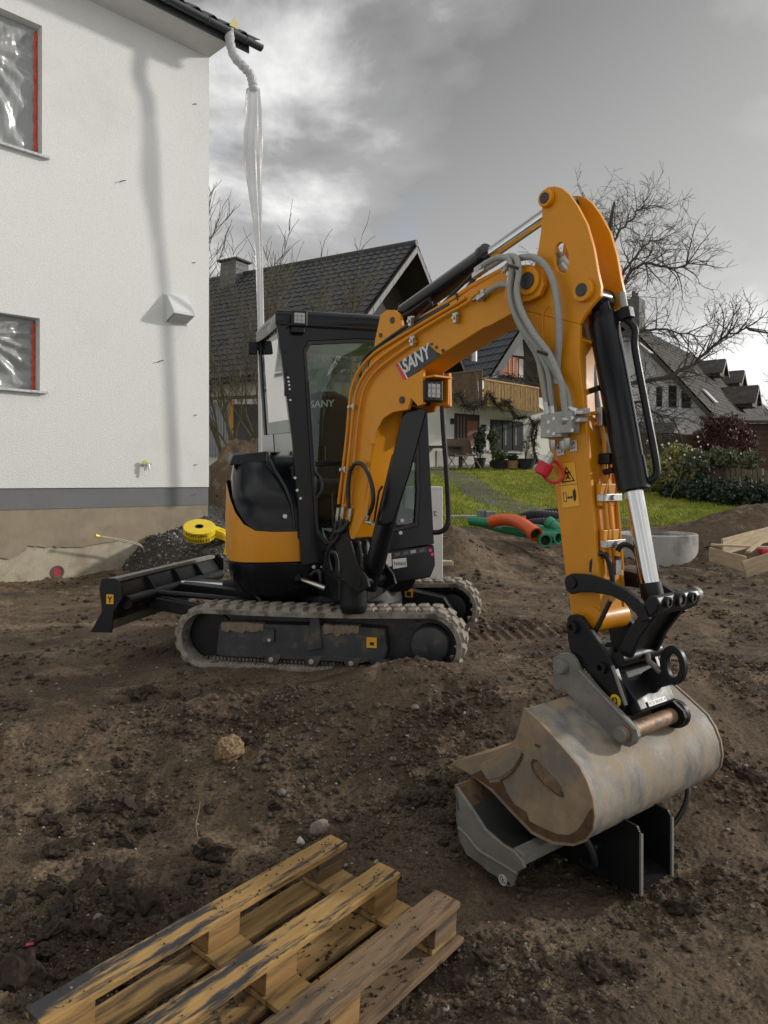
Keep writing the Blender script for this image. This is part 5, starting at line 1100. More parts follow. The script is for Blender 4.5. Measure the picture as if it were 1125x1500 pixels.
def pallet():
    zt = -.145
    A = onz(484, 1221, zt); Bn = onz(36, 1474, zt - .01); C = onz(676, 1320, zt - .05)
    e1 = (Bn - A).normalized(); e2 = C - A; wd = e2.length; e2 = (e2 - e1 * e2.dot(e1)); wd = e2.length; e2.normalize(); e3 = e2.cross(e1) if e2.cross(e1).z > 0 else e1.cross(e2)
    Ln = (Bn - A).length
    pl = thing('pallet', 'weathered wooden pallet lying upside down on the soil', 'pallet', A + e1 * Ln / 2 + e2 * wd / 2 - e3 * .15)
    def bd(name, l0, l1, w0, w1, z0, z1, mat): return wooden_board(name, A + e1 * (l0 + l1) / 2 + e2 * (w0 + w1) / 2 + e3 * (z0 + z1) / 2, e1 * (l1 - l0) / 2, e2 * (w1 - w0) / 2, e3 * (z1 - z0) / 2, mat, pl)
    rows = [(0, .15), (.425, .585), (.83, 1.0)]; mats = [W4_, W4_, W2_]; T_ = .024
    offs = [0, .015, .01]
    for (f0, f1), mt, of in zip(rows, mats, offs): bd('runner_board', of, Ln, f0 * wd, f1 * wd, -T_, 0, mt)
    k = .078
    for ri, (f0, f1) in enumerate(rows):
        for l0 in (.025, Ln / 2 - .07, Ln - .16): bd('block', l0, l0 + .135, f0 * wd + .004, f1 * wd - .002, -T_ - k, -T_ - .001, W3_ if (ri == 1 or l0 > .1) else W2_)
    for l0 in (.02, Ln / 2 - .075, Ln - .165): bd('cross_board', l0, l0 + .145, .0, wd, -T_ - k - .022, -T_ - k - .001, W1_)
    for i, (f0, f1, mt) in enumerate(((0.0, .17, W1_), (.22, .37, W1_), (.415, .60, W1_), (.645, .79, W1_), (.83, 1.03, W2_))): bd('deck_board', .0 + .01 * (i % 2), Ln, f0 * wd, f1 * wd, -T_ - k - .045, -T_ - k - .0235, mt)
    # nails and crumbs of soil on the boards
    m = MB(); r = random.Random(9)
    for _ in range(150):
        f = r.choice(rows); c = A + e1 * r.uniform(.02, Ln * .95) + e2 * wd * r.uniform(*f) + e3 * .001; s = r.uniform(.0015, .0055); n0 = len(m.v)
        m.add([c + V((s, 0, 0)), c + V((-s, s * .6, 0)), c + V((-s * .5, -s, 0)), c + V((0, 0, s * 1.1))], [(0, 1, 3), (1, 2, 3), (2, 0, 3), (0, 2, 1)])
    for _ in range(420):
        f = r.choice(((.42, .6), (.65, .79), (.22, .37), (.84, 1.0))); c = A + e1 * r.uniform(.02, Ln * .95) + e2 * wd * r.uniform(*f) - e3 * (T_ + k + .023); s = r.uniform(.003, .010)
        m.add([c + V((s, 0, 0)), c + V((-s, s * .6, 0)), c + V((-s * .5, -s, 0)), c + V((0, 0, s * 1.1))], [(0, 1, 3), (1, 2, 3), (2, 0, 3), (0, 2, 1)])
    o = m.build('soil_crumbs', CLOD, pl, smooth=0); o['kind'] = 'stuff'
    for (f0, f1) in rows:
        for l0 in (.09, Ln / 2, Ln - .09):
            for dx, dy in ((-.03, .3), (.03, .7), (-.01, .72)):
                c = A + e1 * (l0 + dx) + e2 * wd * (f0 + (f1 - f0) * dy); MB().cyl(c - e3 * .002, c + e3 * .0015, .0045, seg=8).build('nail', GREYSTEEL, pl)
pallet()
# ------------------------------------------------------------------ small litter
p = onground(44, 1394); o = MB().tube([V((p.x - .014, p.y, g1(p.x, p.y) + .010)), V((p.x + .012, p.y + .006, g1(p.x, p.y) + .012))], [.007, .006], 6).build('plastic_scrap', PINK); tag(o, 'small pink plastic scrap on the soil left of the pallet', 'scrap')
p = onground(1118, 812, lo=4); o = MB().box((p.x, p.y, p.z + .05), (.07, .02, 0), (-.01, .05, 0), (0, 0, .045)).build('red_scrap', RED, bevel=.02); tag(o, 'red plastic piece beside the wooden formwork', 'scrap')
o = MB().tube(spline([onground(x, y) + V((0, 0, .03)) for x, y in ((290, 1238), (287, 1218), (291, 1200), (293, 1186))]), .0025, 5).build('root_twig', M('dry_root', (.20, .16, .11), .9)); tag(o, 'thin dry root sticking out of the soil bank', 'twig')

# ------------------------------------------------------------------ concrete ring, formwork, pipes, blocks, sign
CONC = M('concrete', (.46, .45, .42), .9, var=.15, scale=3, bump=.4, bscale=60, col2=(.20, .185, .16), c2scale=1.6, c2lo=.46, c2hi=.66)
def concrete_ring():
    pc = P(963, 824, 11.9); c = V((pc.x * 1.035, 12.4, -.06)); r_ = .665
    m = MB(); seg = 56; pr = [(r_, 0), (r_, .475), (r_ - .015, .49), (r_ - .05, .49), (r_ - .055, .465), (r_ - .10, .46), (r_ - .10, 0)]
    m.loft([[c + V((r * math.cos(2 * math.pi * k / seg), r * math.sin(2 * math.pi * k / seg), z)) for r, z in pr] for k in range(seg)] + [[c + V((r, 0, z)) for r, z in pr]], caps=False)
    o = m.build('concrete_ring', CONC, smooth=40); tag(o, 'pale concrete manhole ring standing on the soil near the lawn', 'concrete ring')
concrete_ring()
def formwork():
    WD = wood('formwork_wood', (.52, .41, .27), (.38, .28, .17), .5, .75)
    a = P(1042, 812, 10.4); b = P(1090, 832, 9.6); c = P(1150, 818, 9.75); d = P(1068, 793, 11.3); e = P(1160, 770, 12.6)
    t = thing('wooden_formwork', 'pale wooden formwork box lying on the dark soil heap beside the concrete ring', 'formwork', (a + b) / 2 - V((0, 0, .25)))
    def pl(p, q, h, drop=0): 
        ex = (q - p); mid = (p + q) / 2 - V((0, 0, h * .0 + drop)); side = ex.cross(V((0, 0, 1))).normalized()
        up = side.cross(ex).normalized(); up = up if up.z > 0 else -up
        wooden_board('plank', mid, ex / 2, up * h / 2, side * .014, WD, t)
    pl(P(1040, 812, 10.4), P(1092, 826, 9.55), .20); pl(P(1090, 834, 9.5), P(1160, 812, 9.5), .22); pl(P(1058, 801, 10.9), P(1165, 772, 12.2), .24)
    wooden_board('batten', (P(1042, 797, 10.3) + P(1125, 803, 9.9)) / 2, (P(1125, 803, 9.9) - P(1042, 797, 10.3)) / 2, V((.02, .05, 0)), V((0, 0, .014)), WD, t)
    ex = P(1140, 776, 10.6) - P(1096, 808, 9.8); wooden_board('batten', (P(1140, 776, 10.6) + P(1096, 808, 9.8)) / 2, ex / 2, ex.cross(V((0, 0, 1))).normalized() * .03, ex.cross(ex.cross(V((0, 0, 1)))).normalized() * .012, WD, t)
formwork()
GREENP = M('green_pipe_plastic', (.012, .22, .11), .35, var=.12, scale=4, col2=(.10, .13, .08), c2scale=3, c2lo=.58, c2hi=.85); ORGP = M('orange_pipe_plastic', (.70, .10, .015), .38, var=.1, scale=4); BLKP = M('black_corrugated_pipe', (.014, .014, .015), .5, var=.2)
BRNP = M('brown_pipe_plastic', (.33, .10, .04), .4, var=.1)
def pipe(name, pts, r_, mat, label, cat='pipe', group=None, hollow=True, rings=False):
    t = thing(name, label, cat, V(pts[0]) - V((0, 0, r_)), group); ps = spline(pts, 8) if len(pts) > 2 else [V(p) for p in pts]
    if rings:
        L_ = []; rr = []
        dense = spline(pts, 40)
        for i, p in enumerate(dense): L_.append(p); rr.append(r_ * (1.0 if i % 4 < 2 else .88))
        MB().tube(L_, rr, 14).build('pipe_wall', mat, t)
    else:
        MB().tube(ps, r_, 18, caps=not hollow).build('pipe_wall', mat, t)
    d = (ps[-1] - ps[-2]).normalized(); e = ps[-1]
    if hollow:
        MB().hollow(e - d * .10, e + d * .003, r_ * 1.16, r_ * .90, 20).build('pipe_socket', mat, t)
        MB().cyl(e - d * .09, e - d * .08, r_ * .95, seg=18).build('pipe_inside', M('pipe_dark', (.02, .025, .02), .8), t)
    return t
def pl_(x, y, Y, dz=0): Y *= .875; p = P(x, y, Y); return V((p.x, Y, p.z + dz))
G = 'green drain pipes in the pile'
pipe('drain_pipe', [pl_(690, 763, 15.0), pl_(740, 769, 14.3), pl_(800, 778, 13.6), pl_(824, 785, 13.3)], .085, GREENP, 'long green drain pipe under the orange one in the pipe pile', group=None)
pipe('drain_pipe', [pl_(705, 766, 15.2), pl_(740, 775, 14.2), pl_(785, 783, 13.4), pl_(818, 788, 12.9)], .08, GREENP, 'green drain pipe at the bottom of the pile with its end toward the arm')
pipe('drain_pipe', [pl_(880, 806, 12.7), pl_(840, 788, 13.2), pl_(803, 765, 13.6)], .09, GREENP, 'green drain pipe lying on top with its open socket raised')
pipe('drain_pipe', [pl_(760, 768, 14.6), pl_(790, 787, 13.2), pl_(799, 791.5, 12.7)], .085, GREENP, 'short green drain pipe with its open end low in front of the pile')
pipe('drain_pipe', [pl_(845, 795, 12.4), pl_(885, 802, 12.0), pl_(903, 806, 11.8)], .06, GREENP, 'thin green drain pipe beside the concrete ring')
pipe('orange_pipe', [pl_(720, 764, 14.2), pl_(742, 761, 13.9), pl_(764, 767, 13.4), pl_(785, 783, 12.9)], .10, ORGP, 'bent orange drain pipe lying across the green pipes')
pipe('brown_pipe', [pl_(760, 768, 15.0), pl_(761, 755, 15.0)], .10, BRNP, 'short brown upright pipe stub behind the orange pipe')
pipe('corrugated_pipe', [pl_(765, 762, 15.6), pl_(785, 757, 15.5), pl_(825, 760, 15.2), pl_(860, 764, 15.0)], .13, BLKP, 'thick black corrugated pipe on top of the pile', hollow=False, rings=True)
pipe('corrugated_pipe', [pl_(768, 771, 15.0), pl_(800, 767, 14.8), pl_(850, 774, 14.6)], .11, BLKP, 'black corrugated pipe between the green pipes and the thicker black one', hollow=False, rings=True)
pipe('corrugated_pipe', [pl_(798, 754, 16.2), pl_(830, 752, 16.1), pl_(870, 757, 16.0)], .12, BLKP, 'black corrugated pipe at the back of the pile by the lawn', hollow=False, rings=True)
def grey_blocks():
    for k, (x, y, Y) in enumerate(((706, 755, 15.4), (719, 757, 15.2))):
        c = onground(x, y + 5, lo=9); c = V((P(x, y, Y).x, Y, b1(P(x, y, Y).x, Y) + .10))
        t = thing('kerb_block', 'grey concrete block with ribbed faces lying by the pipes', 'concrete block', c - V((0, 0, .1)), 'grey concrete blocks by the pipes')
        for j in range(3): MB().box(c + V((-.066 + .066 * j, 0, 0)), (.030, 0, 0), (0, .12, 0), (0, 0, .105)).build('block_segment', M('grey_block', (.24, .25, .25), .9, var=.15), t, bevel=.008)
    c = V((P(683, 760, 15.6).x, 15.6, 0)); c.z = b1(c.x, c.y) + .03; o = MB().box(c, (.45, -.05, 0), (.02, .16, 0), (0, 0, .03)).build('concrete_slab', M('pale_slab', (.36, .35, .33), .9), bevel=.006); tag(o, 'pale flat concrete slab lying left of the grey blocks', 'slab')
grey_blocks()
def small_sign():
    c = P(895, 805, 13.0); t = thing('ground_sign', 'low black sign board with faint lettering behind the concrete ring', 'sign', V((c.x, 13.0, b1(c.x, 13.0))))
    MB().box(c + V((0, 0, .12)), (.27, 0, 0), (0, .015, 0), (0, 0, .22)).build('board', M('sign_black', (.012, .014, .016), .35, var=.1), t, bevel=.005)
    for k in range(3): MB().box(c + V((.02, -.0165, .16 - .045 * k)), (.12 - .02 * k, 0, 0), (0, .001, 0), (0, 0, .006)).build('sign_print', GREYPRINT, t)
small_sign()
def white_box():
    c = P(640, 760, 7.6); zb = b1(c.x, 7.6); z1 = 1.3 - 8 * 7.6 / 1080
    t = thing('appliance_carton', 'tall white appliance carton standing on the soil behind the cab', 'box', V((c.x - .25, 7.7, zb)))
    x1 = P(648.5, 760, 7.6).x
    MB().abox((x1 - .62, 7.6, zb - .01), (x1, 8.05, z1)).build('carton', M('white_carton', (.74, .74, .73), .6, var=.05), t, bevel=.006)
    text_mesh('Vaillant', V((x1 - .42, 7.597, .94)), (1, 0, 0), (0, 0, 1), .075, M('grey_print_dark', (.16, .18, .19), .6), t, width=.36, off=.001)
    MB().abox((x1 - .62, 7.598, z1 - .03), (x1, 7.6, z1 - .026)).build('carton_fold', M('carton_edge', (.5, .5, .49), .7), t)
white_box()
o = MB().box(onground(640, 828, lo=4) + V((-.03, 0, .03)), (.22, .02, 0), (-.02, .13, 0), (0, 0, .035)).build('sandstone_slab', M('sandstone', (.42, .34, .22), .9, var=.2, scale=6, bump=.4), bevel=.012); tag(o, 'pale yellow stone slab behind the far track', 'stone slab')

# ------------------------------------------------------------------ gravel heap, warning tape rolls by the house corner
def gravel_heap():
    r = np.random.RandomState(8); cx, cy = -2.48, 11.15
    def hz(X, Y):
        u = (X - cx) * .69 + (Y - cy) * .72; v = -(X - cx) * .72 + (Y - cy) * .69
        return base_h(X, Y) - .06 + .52 * (sst(1.15, .45, np.abs(u) + .05 * perlin(X * 5, Y * 5)) * sst(1.0, .25, -v * .9) + .0)
    n = 70; u = np.linspace(-1.9, 1.9, n); X = cx + u[None] * np.ones((n, 1)); Y = cy + u[:, None] * np.ones((1, n)); Z = hz(X, Y) + .03 * fbm(X * 6, Y * 6, 3)
    GM = M('dark_gravel', (.055, .050, .045), .9, var=.5, scale=14, bump=1.0, bscale=45, bdist=.03, col2=(.16, .15, .135), c2scale=28, c2lo=.58, c2hi=.66)
    np_mesh('gravel_heap', np.stack([X, Y, Z], -1).reshape(-1, 3), gridquads(n, n), GM, 'structure')
    n = 2600; X = cx + r.uniform(-1.5, 1.5, n); Y = cy + r.uniform(-1.5, 1.2, n); Z = hz(X, Y) + .03 * fbm(X * 6, Y * 6, 3); ok = Z > base_h(X, Y) + .02; X, Y, Z = X[ok], Y[ok], Z[ok]; n = len(X)
    bm = bmesh.new(); bmesh.ops.create_icosphere(bm, subdivisions=1, radius=1); bm.verts.ensure_lookup_table(); tv = np.array([v.co[:] for v in bm.verts]); tf = np.array([[v.index for v in f.verts] for f in bm.faces]); bm.free()
    s = r.uniform(.010, .032, n)[:, None, None]; vv = tv[None] * (1 + r.uniform(-.25, .25, (n, len(tv), 1))) * s * r.uniform(.6, 1.2, (n, 1, 3)) + np.stack([X, Y, Z], -1)[:, None]
    for k, mt in enumerate((M('gravel_grey', (.15, .14, .125), .85, var=.4, scale=12), M('gravel_dark', (.07, .062, .055), .9, var=.4, scale=12), PALESTONE)):
        sel = (np.arange(n) % 7 == 6) if k == 2 else (np.arange(n) % 7 < 3) if k == 1 else (np.arange(n) % 7 >= 3) & (np.arange(n) % 7 < 6)
        q = vv[sel]; m_ = len(q); o = np_mesh('gravel', q.reshape(-1, 3), (tf[None] + (np.arange(m_) * len(tv))[:, None, None]).reshape(-1, 3), mt, 'stuff', smooth=False); tag(o, ['grey', 'dark', 'pale'][k] + ' gravel stones on the heap by the house corner', 'gravel')
    return hz
ghz = gravel_heap()
def tape_rolls():
    YT = M('yellow_tape', (.78, .56, .015), .4, var=.08, scale=6); c = P(292, 778, 10.1)
    t = thing('warning_tape_roll', 'yellow roll of warning tape with black lettering tilted on the gravel heap', 'tape roll', c - V((0, 0, .15)))
    ax = V((.10, -.42, .90)).normalized(); MB().hollow(c - ax * .075, c + ax * .075, .215, .055, 40).build('tape', YT, t, bevel=.006)
    MB().hollow(c + ax * .0, c + ax * .078, .056, .045, 24).build('core', INK, t)
    for i, (s, row) in enumerate((('ACHTUNG', .016), ('VERSORGUNGSLEITUNG', -.058))):
        n_ = len(s); step = .048 if i == 0 else .046; a0 = math.radians(-90) - (n_ / 2 - .5) * step / .225
        ex0 = (V((1, 0, 0)) - ax * ax.x).normalized(); ey0 = ax.cross(ex0)
        for k, ch in enumerate(s):
            a = a0 + k * step / .225; rad = ex0 * math.cos(a) + ey0 * math.sin(a); tang = ax.cross(rad)
            text_mesh(ch, c + rad * .2155 - tang * .018 + ax * row, tang, ax, .044, INK, t, bold=.02, width=.036 if ch != 'I' else .01, off=.002)
    c2 = P(322, 781, 10.6); t = thing('warning_tape_roll', 'second yellow roll of warning tape half hidden behind the counterweight', 'tape roll', c2 - V((0, 0, .1)))
    MB().hollow(c2 - V((.02, 0, .05)), c2 + V((.02, 0, .05)), .20, .06, 36).build('tape', YT, t, bevel=.006)
    MB().tube(spline([c2 + V((.1, -.2, 0)), c2 + V((.16, -.25, -.12)), c2 + V((.14, -.3, -.28))]), .03, 5).build('loose_end', YT, t)
tape_rolls()
# ------------------------------------------------------------------ white house on the left
HC = V((-2.92, 12.3, 0)); HD = V((-.693, -.721, 0)); HN = V((.721, -.693, 0))
def H(t, n, z): return HC + HD * t + HN * n + V((0, 0, z))
def hpx(x, y, n=0.0): p = onplane(x, y, HC + HN * n, HN); q = p - HC; return (q.dot(HD), p.z)
RENDER = M('white_render', (.70, .705, .685), .93, var=.075, scale=75, bump=.8, bscale=70, bdist=.010, detail=2, col2=(.62, .62, .58), c2scale=.7, c2lo=.5, c2hi=.8, spec=.2)
PLG = M('plinth_grey', (.155, .16, .165), .85, var=.06, scale=5, bump=.3, bscale=80); PLT = M('sealing_slurry', (.285, .235, .165), .85, var=.16, scale=3, bump=.25, bscale=40, col2=(.22, .185, .13), c2scale=2, c2lo=.48, c2hi=.68); FND = M('foundation_concrete', (.42, .375, .285), .9, var=.15, scale=3, bump=.45, bscale=45, col2=(.30, .255, .18), c2scale=2.5, c2lo=.5, c2hi=.68)
FILM = glass('plastic_film', (.85, .86, .86), .12, rough=.32, opaque=.6, ocol=(.46, .47, .47), bump=.4, bscale=5, maxr=.5)
FILM2 = glass('hanging_film', (.9, .9, .9), .05, rough=.3, opaque=.5, ocol=(.78, .78, .78), bump=.3, bscale=8, maxr=.4)
def white_house():
    h = thing('white_house', 'new white rendered house with grey plinth and film covered windows', 'house', H(3, -3, 0))
    wins = [(2.71, 3.95, 5.87, 7.69), (2.74, 3.95, 2.57, 3.58)]
    ts = [0, 2.71, 2.74, 3.95, 9.0]; zs = [1.205, 2.57, 3.58, 5.87, 7.69, 8.36]
    m = MB()
    for i in range(4):
        for j in range(5):
            tc_, zc = (ts[i] + ts[i + 1]) / 2, (zs[j] + zs[j + 1]) / 2
            if any(a < tc_ < b and c < zc < d for a, b, c, d in wins): continue
            m.add([H(ts[i], 0, zs[j]), H(ts[i + 1], 0, zs[j]), H(ts[i + 1], 0, zs[j + 1]), H(ts[i], 0, zs[j + 1])], [(0, 1, 2, 3)])
    m.add([H(0, 0, 1.205), H(0, 0, 8.36), H(0, -9, 8.36), H(0, -9, 1.205)], [(0, 1, 2, 3)]); m.add([H(0, 0, 8.36), H(0, -9, 8.36), H(0, -4.5, 11.5)], [(0, 1, 2)])
    m.add([H(0, 0, 1.205), H(9, 0, 1.205), H(9, -.05, 1.205), H(0, -.05, 1.205)], [(0, 1, 2, 3)])
    for a, b, c, d in wins:
        for q in (((a, c), (a, d)), ((a, d), (b, d)), ((b, d), (b, c)), ((b, c), (a, c))):
            (t0, z0), (t1, z1) = q; m.add([H(t0, 0, z0), H(t1, 0, z1), H(t1, -.24, z1), H(t0, -.24, z0)], [(0, 1, 2, 3)])
    m.build('wall', RENDER, h, smooth=0, fix=False)
    MB().prism([H(-.0, -.02, .91), H(9, -.02, .91), H(9, -.02, 1.204), H(0.0, -.02, 1.204)], [H(0, -9, .91), H(9, -9, .91), H(9, -9, 1.204), H(0, -9, 1.204)]).build('plinth', PLG, h)
    # tan sealing coat with a ragged lower edge over the raw foundation
    r = random.Random(3); bot = []
    t = 0.0
    while t < 8.9:
        bot.append((t, .36 + .035 * math.sin(t * 5) + r.uniform(-.022, .022) - (.06 if 2.9 < t < 3.2 else 0) - (.06 * t / 3 if t > 3 else 0))); t += r.uniform(.03, .12)
    poly = [(0, .909)] + [(9, .909), (9, .3)] + bot[::-1]
    m = MB(); m.ext([H(t, -.030, z) for t, z in poly], HN * -.012); m.build('sealing_coat', PLT, h)
    MB().prism([H(.02, -.05, -.6), H(9, -.05, -.6), H(9, -.05, .905), H(.02, -.05, .905)], [H(.02, -8, -.6), H(9, -8, -.6), H(9, -8, .905), H(.02, -8, .905)]).build('foundation', FND, h)
    # pipe sleeve in the foundation
    t_, z_ = hpx(84, 838, -.05); c = H(t_, -.05, z_); MB().hollow(c - HN * .02, c + HN * .012, .095, .07, 22).build('pipe_sleeve', M('dark_sleeve', (.10, .08, .075), .8), h); MB().cyl(c - HN * .02, c + HN * .004, .062, seg=20).build('red_pipe_cap', M('dull_red', (.34, .03, .04), .5, var=.2), h)
    # windows: reveal, frame, dark pane, film, orange tape, sill
    SILL = M('film_wrapped_sill', (.52, .52, .51), .3, metal=.3, var=.25, scale=14, bump=.8, bscale=20)
    for wi, (a, b, c, d) in enumerate(wins):
        wdw = MB().prism([H(a, -.24, c), H(b, -.24, c), H(b, -.24, d), H(a, -.24, d)], [H(a, -.30, c), H(b, -.30, c), H(b, -.30, d), H(a, -.30, d)]).build('window', M('dark_window', (.055, .065, .075), .25, var=.5, scale=1.5), h)
        MB().ring([H(a, -.20, c), H(b, -.20, c), H(b, -.20, d), H(a, -.20, d)], [H(a + .07, -.20, c + .07), H(b - .07, -.20, c + .07), H(b - .07, -.20, d - .07), H(a + .07, -.20, d - .07)], HN * -.04).build('window_frame', M('window_frame_grey', (.14, .145, .15), .5), wdw)
        rr = np.random.RandomState(wi + 2)
        def fn(u, v, a=a, b=b, c=c, d=d, wi=wi):
            du, dv = (u - .62, v - .72); an = math.atan2(dv, du); ra = math.hypot(du, dv)
            k = .016 * math.sin(an * 17 + wi) * min(ra * 3, 1) + .012 * math.sin(u * 9 + v * 13) + .02 * float(perlin(np.array([u * 7.0 + 3]), np.array([v * 7.0 + wi * 5]))[0]) + .012 * float(perlin(np.array([u * 23.0]), np.array([v * 9.0]))[0])
            edge = min(1, min(u, 1 - u, v, 1 - v) * 14)
            return H(a + .03 + (b - a - .04) * u, -.155 + k * edge * 1.3, c + .02 + (d - c - .03) * v)
        MB().grid(fn, 70, 80).build('film', FILM, wdw, smooth=60)
        tt = MB(); n = 26; pts = [(a + .035 + .012 * math.sin(k * 1.7) , c + .01 + (d - c - .06) * k / n) for k in range(n + 1)]
        for k in range(n): (t0, z0), (t1, z1) = pts[k], pts[k + 1]; tt.add([H(t0 - .018, -.145, z0), H(t0 + .022, -.142, z0), H(t1 + .022, -.142, z1), H(t1 - .018, -.145, z1)], [(0, 1, 2, 3)])
        tt.build('orange_tape', M('orange_red_tape', (.72, .07, .03), .45, var=.15, scale=8), wdw)
        MB().prism([H(a - .09, .075, c - .045), H(b, .075, c - .045), H(b, .075, c - .008), H(a - .09, .075, c - .008)], [H(a - .09, -.2, c - .03), H(b, -.2, c - .03), H(b, -.2, c + .01), H(a - .09, -.2, c + .01)]).build('window_sill', SILL, wdw, bevel=.006)
    # eave: soffit, fascia, gutter, first tiles
    SOF = M('soffit_white', (.60, .60, .58), .8, var=.05); ZN = M('dark_zinc', (.075, .08, .085), .38, metal=.6, var=.12, scale=6)
    m = MB(); m.prism([H(-.0, .001, 8.365), H(9, .001, 8.365), H(9, .62, 8.365), H(0, .62, 8.365)], [H(0, .001, 8.40), H(9, .001, 8.40), H(9, .62, 8.40), H(0, .62, 8.40)]); m.build('soffit', SOF, h)
    MB().prism([H(-.35, .621, 8.33), H(9, .621, 8.33), H(9, .645, 8.33), H(-.35, .645, 8.33)], [H(-.35, .621, 8.52), H(9, .621, 8.52), H(9, .645, 8.52), H(-.35, .645, 8.52)]).build('fascia', ZN, h)
    pr = [(-.075 * math.cos(k * math.pi / 10), -.075 * math.sin(k * math.pi / 10)) for k in range(11)]; pi_ = [(x * .92, y * .92) for x, y in pr[::-1]]
    m = MB(); m.prism([H(-.52, .735 + x, 8.47 + y) for x, y in pr + pi_], [H(9, .735 + x, 8.47 + y) for x, y in pr + pi_]); g = m.build('gutter', ZN, h, smooth=40)
    m = MB(); m.ext([H(-.525, .735 + x, 8.47 + y) for x, y in pr], HD * .006); m.build('gutter_end_cap', ZN, g)
    for t_ in (-.2, .5, 1.2, 1.9): MB().tube([H(t_, .65, 8.49), H(t_, .66, 8.44), H(t_, .70, 8.395), H(t_, .735, 8.388), H(t_, .78, 8.40), H(t_, .815, 8.47)], .009, 6).build('gutter_bracket', ZN, g)
    RT = M('dark_roof_tile', (.045, .045, .047), .7, var=.3, scale=8)
    m = MB(); m.prism([H(-.50, .70, 8.50), H(9, .70, 8.50), H(9, .70, 8.53), H(-.50, .70, 8.53)], [H(-.50, -4.5, 12.1), H(9, -4.5, 12.1), H(9, -4.5, 12.13), H(-.50, -4.5, 12.13)]); m.build('roof_deck', RT, h)
    proto = None
    for k in range(24):
        t_ = -.48 + .29 * k; org = H(t_ + .145, .60, 8.62)
        if proto is None:
            m = MB(); sec = [(-.15 + .3 * i / 10, .025 * math.cos(i / 10 * 2 * math.pi) + .02) for i in range(11)]
            up = (HN * -.82 + V((0, 0, .57))).normalized(); nn = HD.cross(up); nn = nn if nn.z > 0 else -nn
            A = [org + HD * x + nn * y - up * .17 for x, y in sec] + [org + HD * x + nn * (y - .014) - up * .17 for x, y in sec[::-1]]
            m.ext(A, up * .36); proto = m.build('roof_tile', RT, h, origin=org, smooth=40)
        else: copy_part(proto, h, org)
    # protective film on the gutter end, hanging wires on the wall, nail stubs
    ST = M('grey_plug', (.20, .19, .17), .7)
    for x, y, ln, dz in ((177, 267, .10, .01), (285, 153, .05, .0), (284, 385, .03, 0), (232, 531, .11, .02), (286, 608, .03, 0), (286, 681, .03, 0), (286, 724, .03, 0)):
        t_, z_ = hpx(x, y); MB().tube([H(t_ + .02, 0, z_), H(t_ - .01, ln * .6, z_ + dz), H(t_ - ln * .4, ln * .8, z_ + dz * 1.5)], .008, 6).build('wall_anchor', ST, h)
white_house()
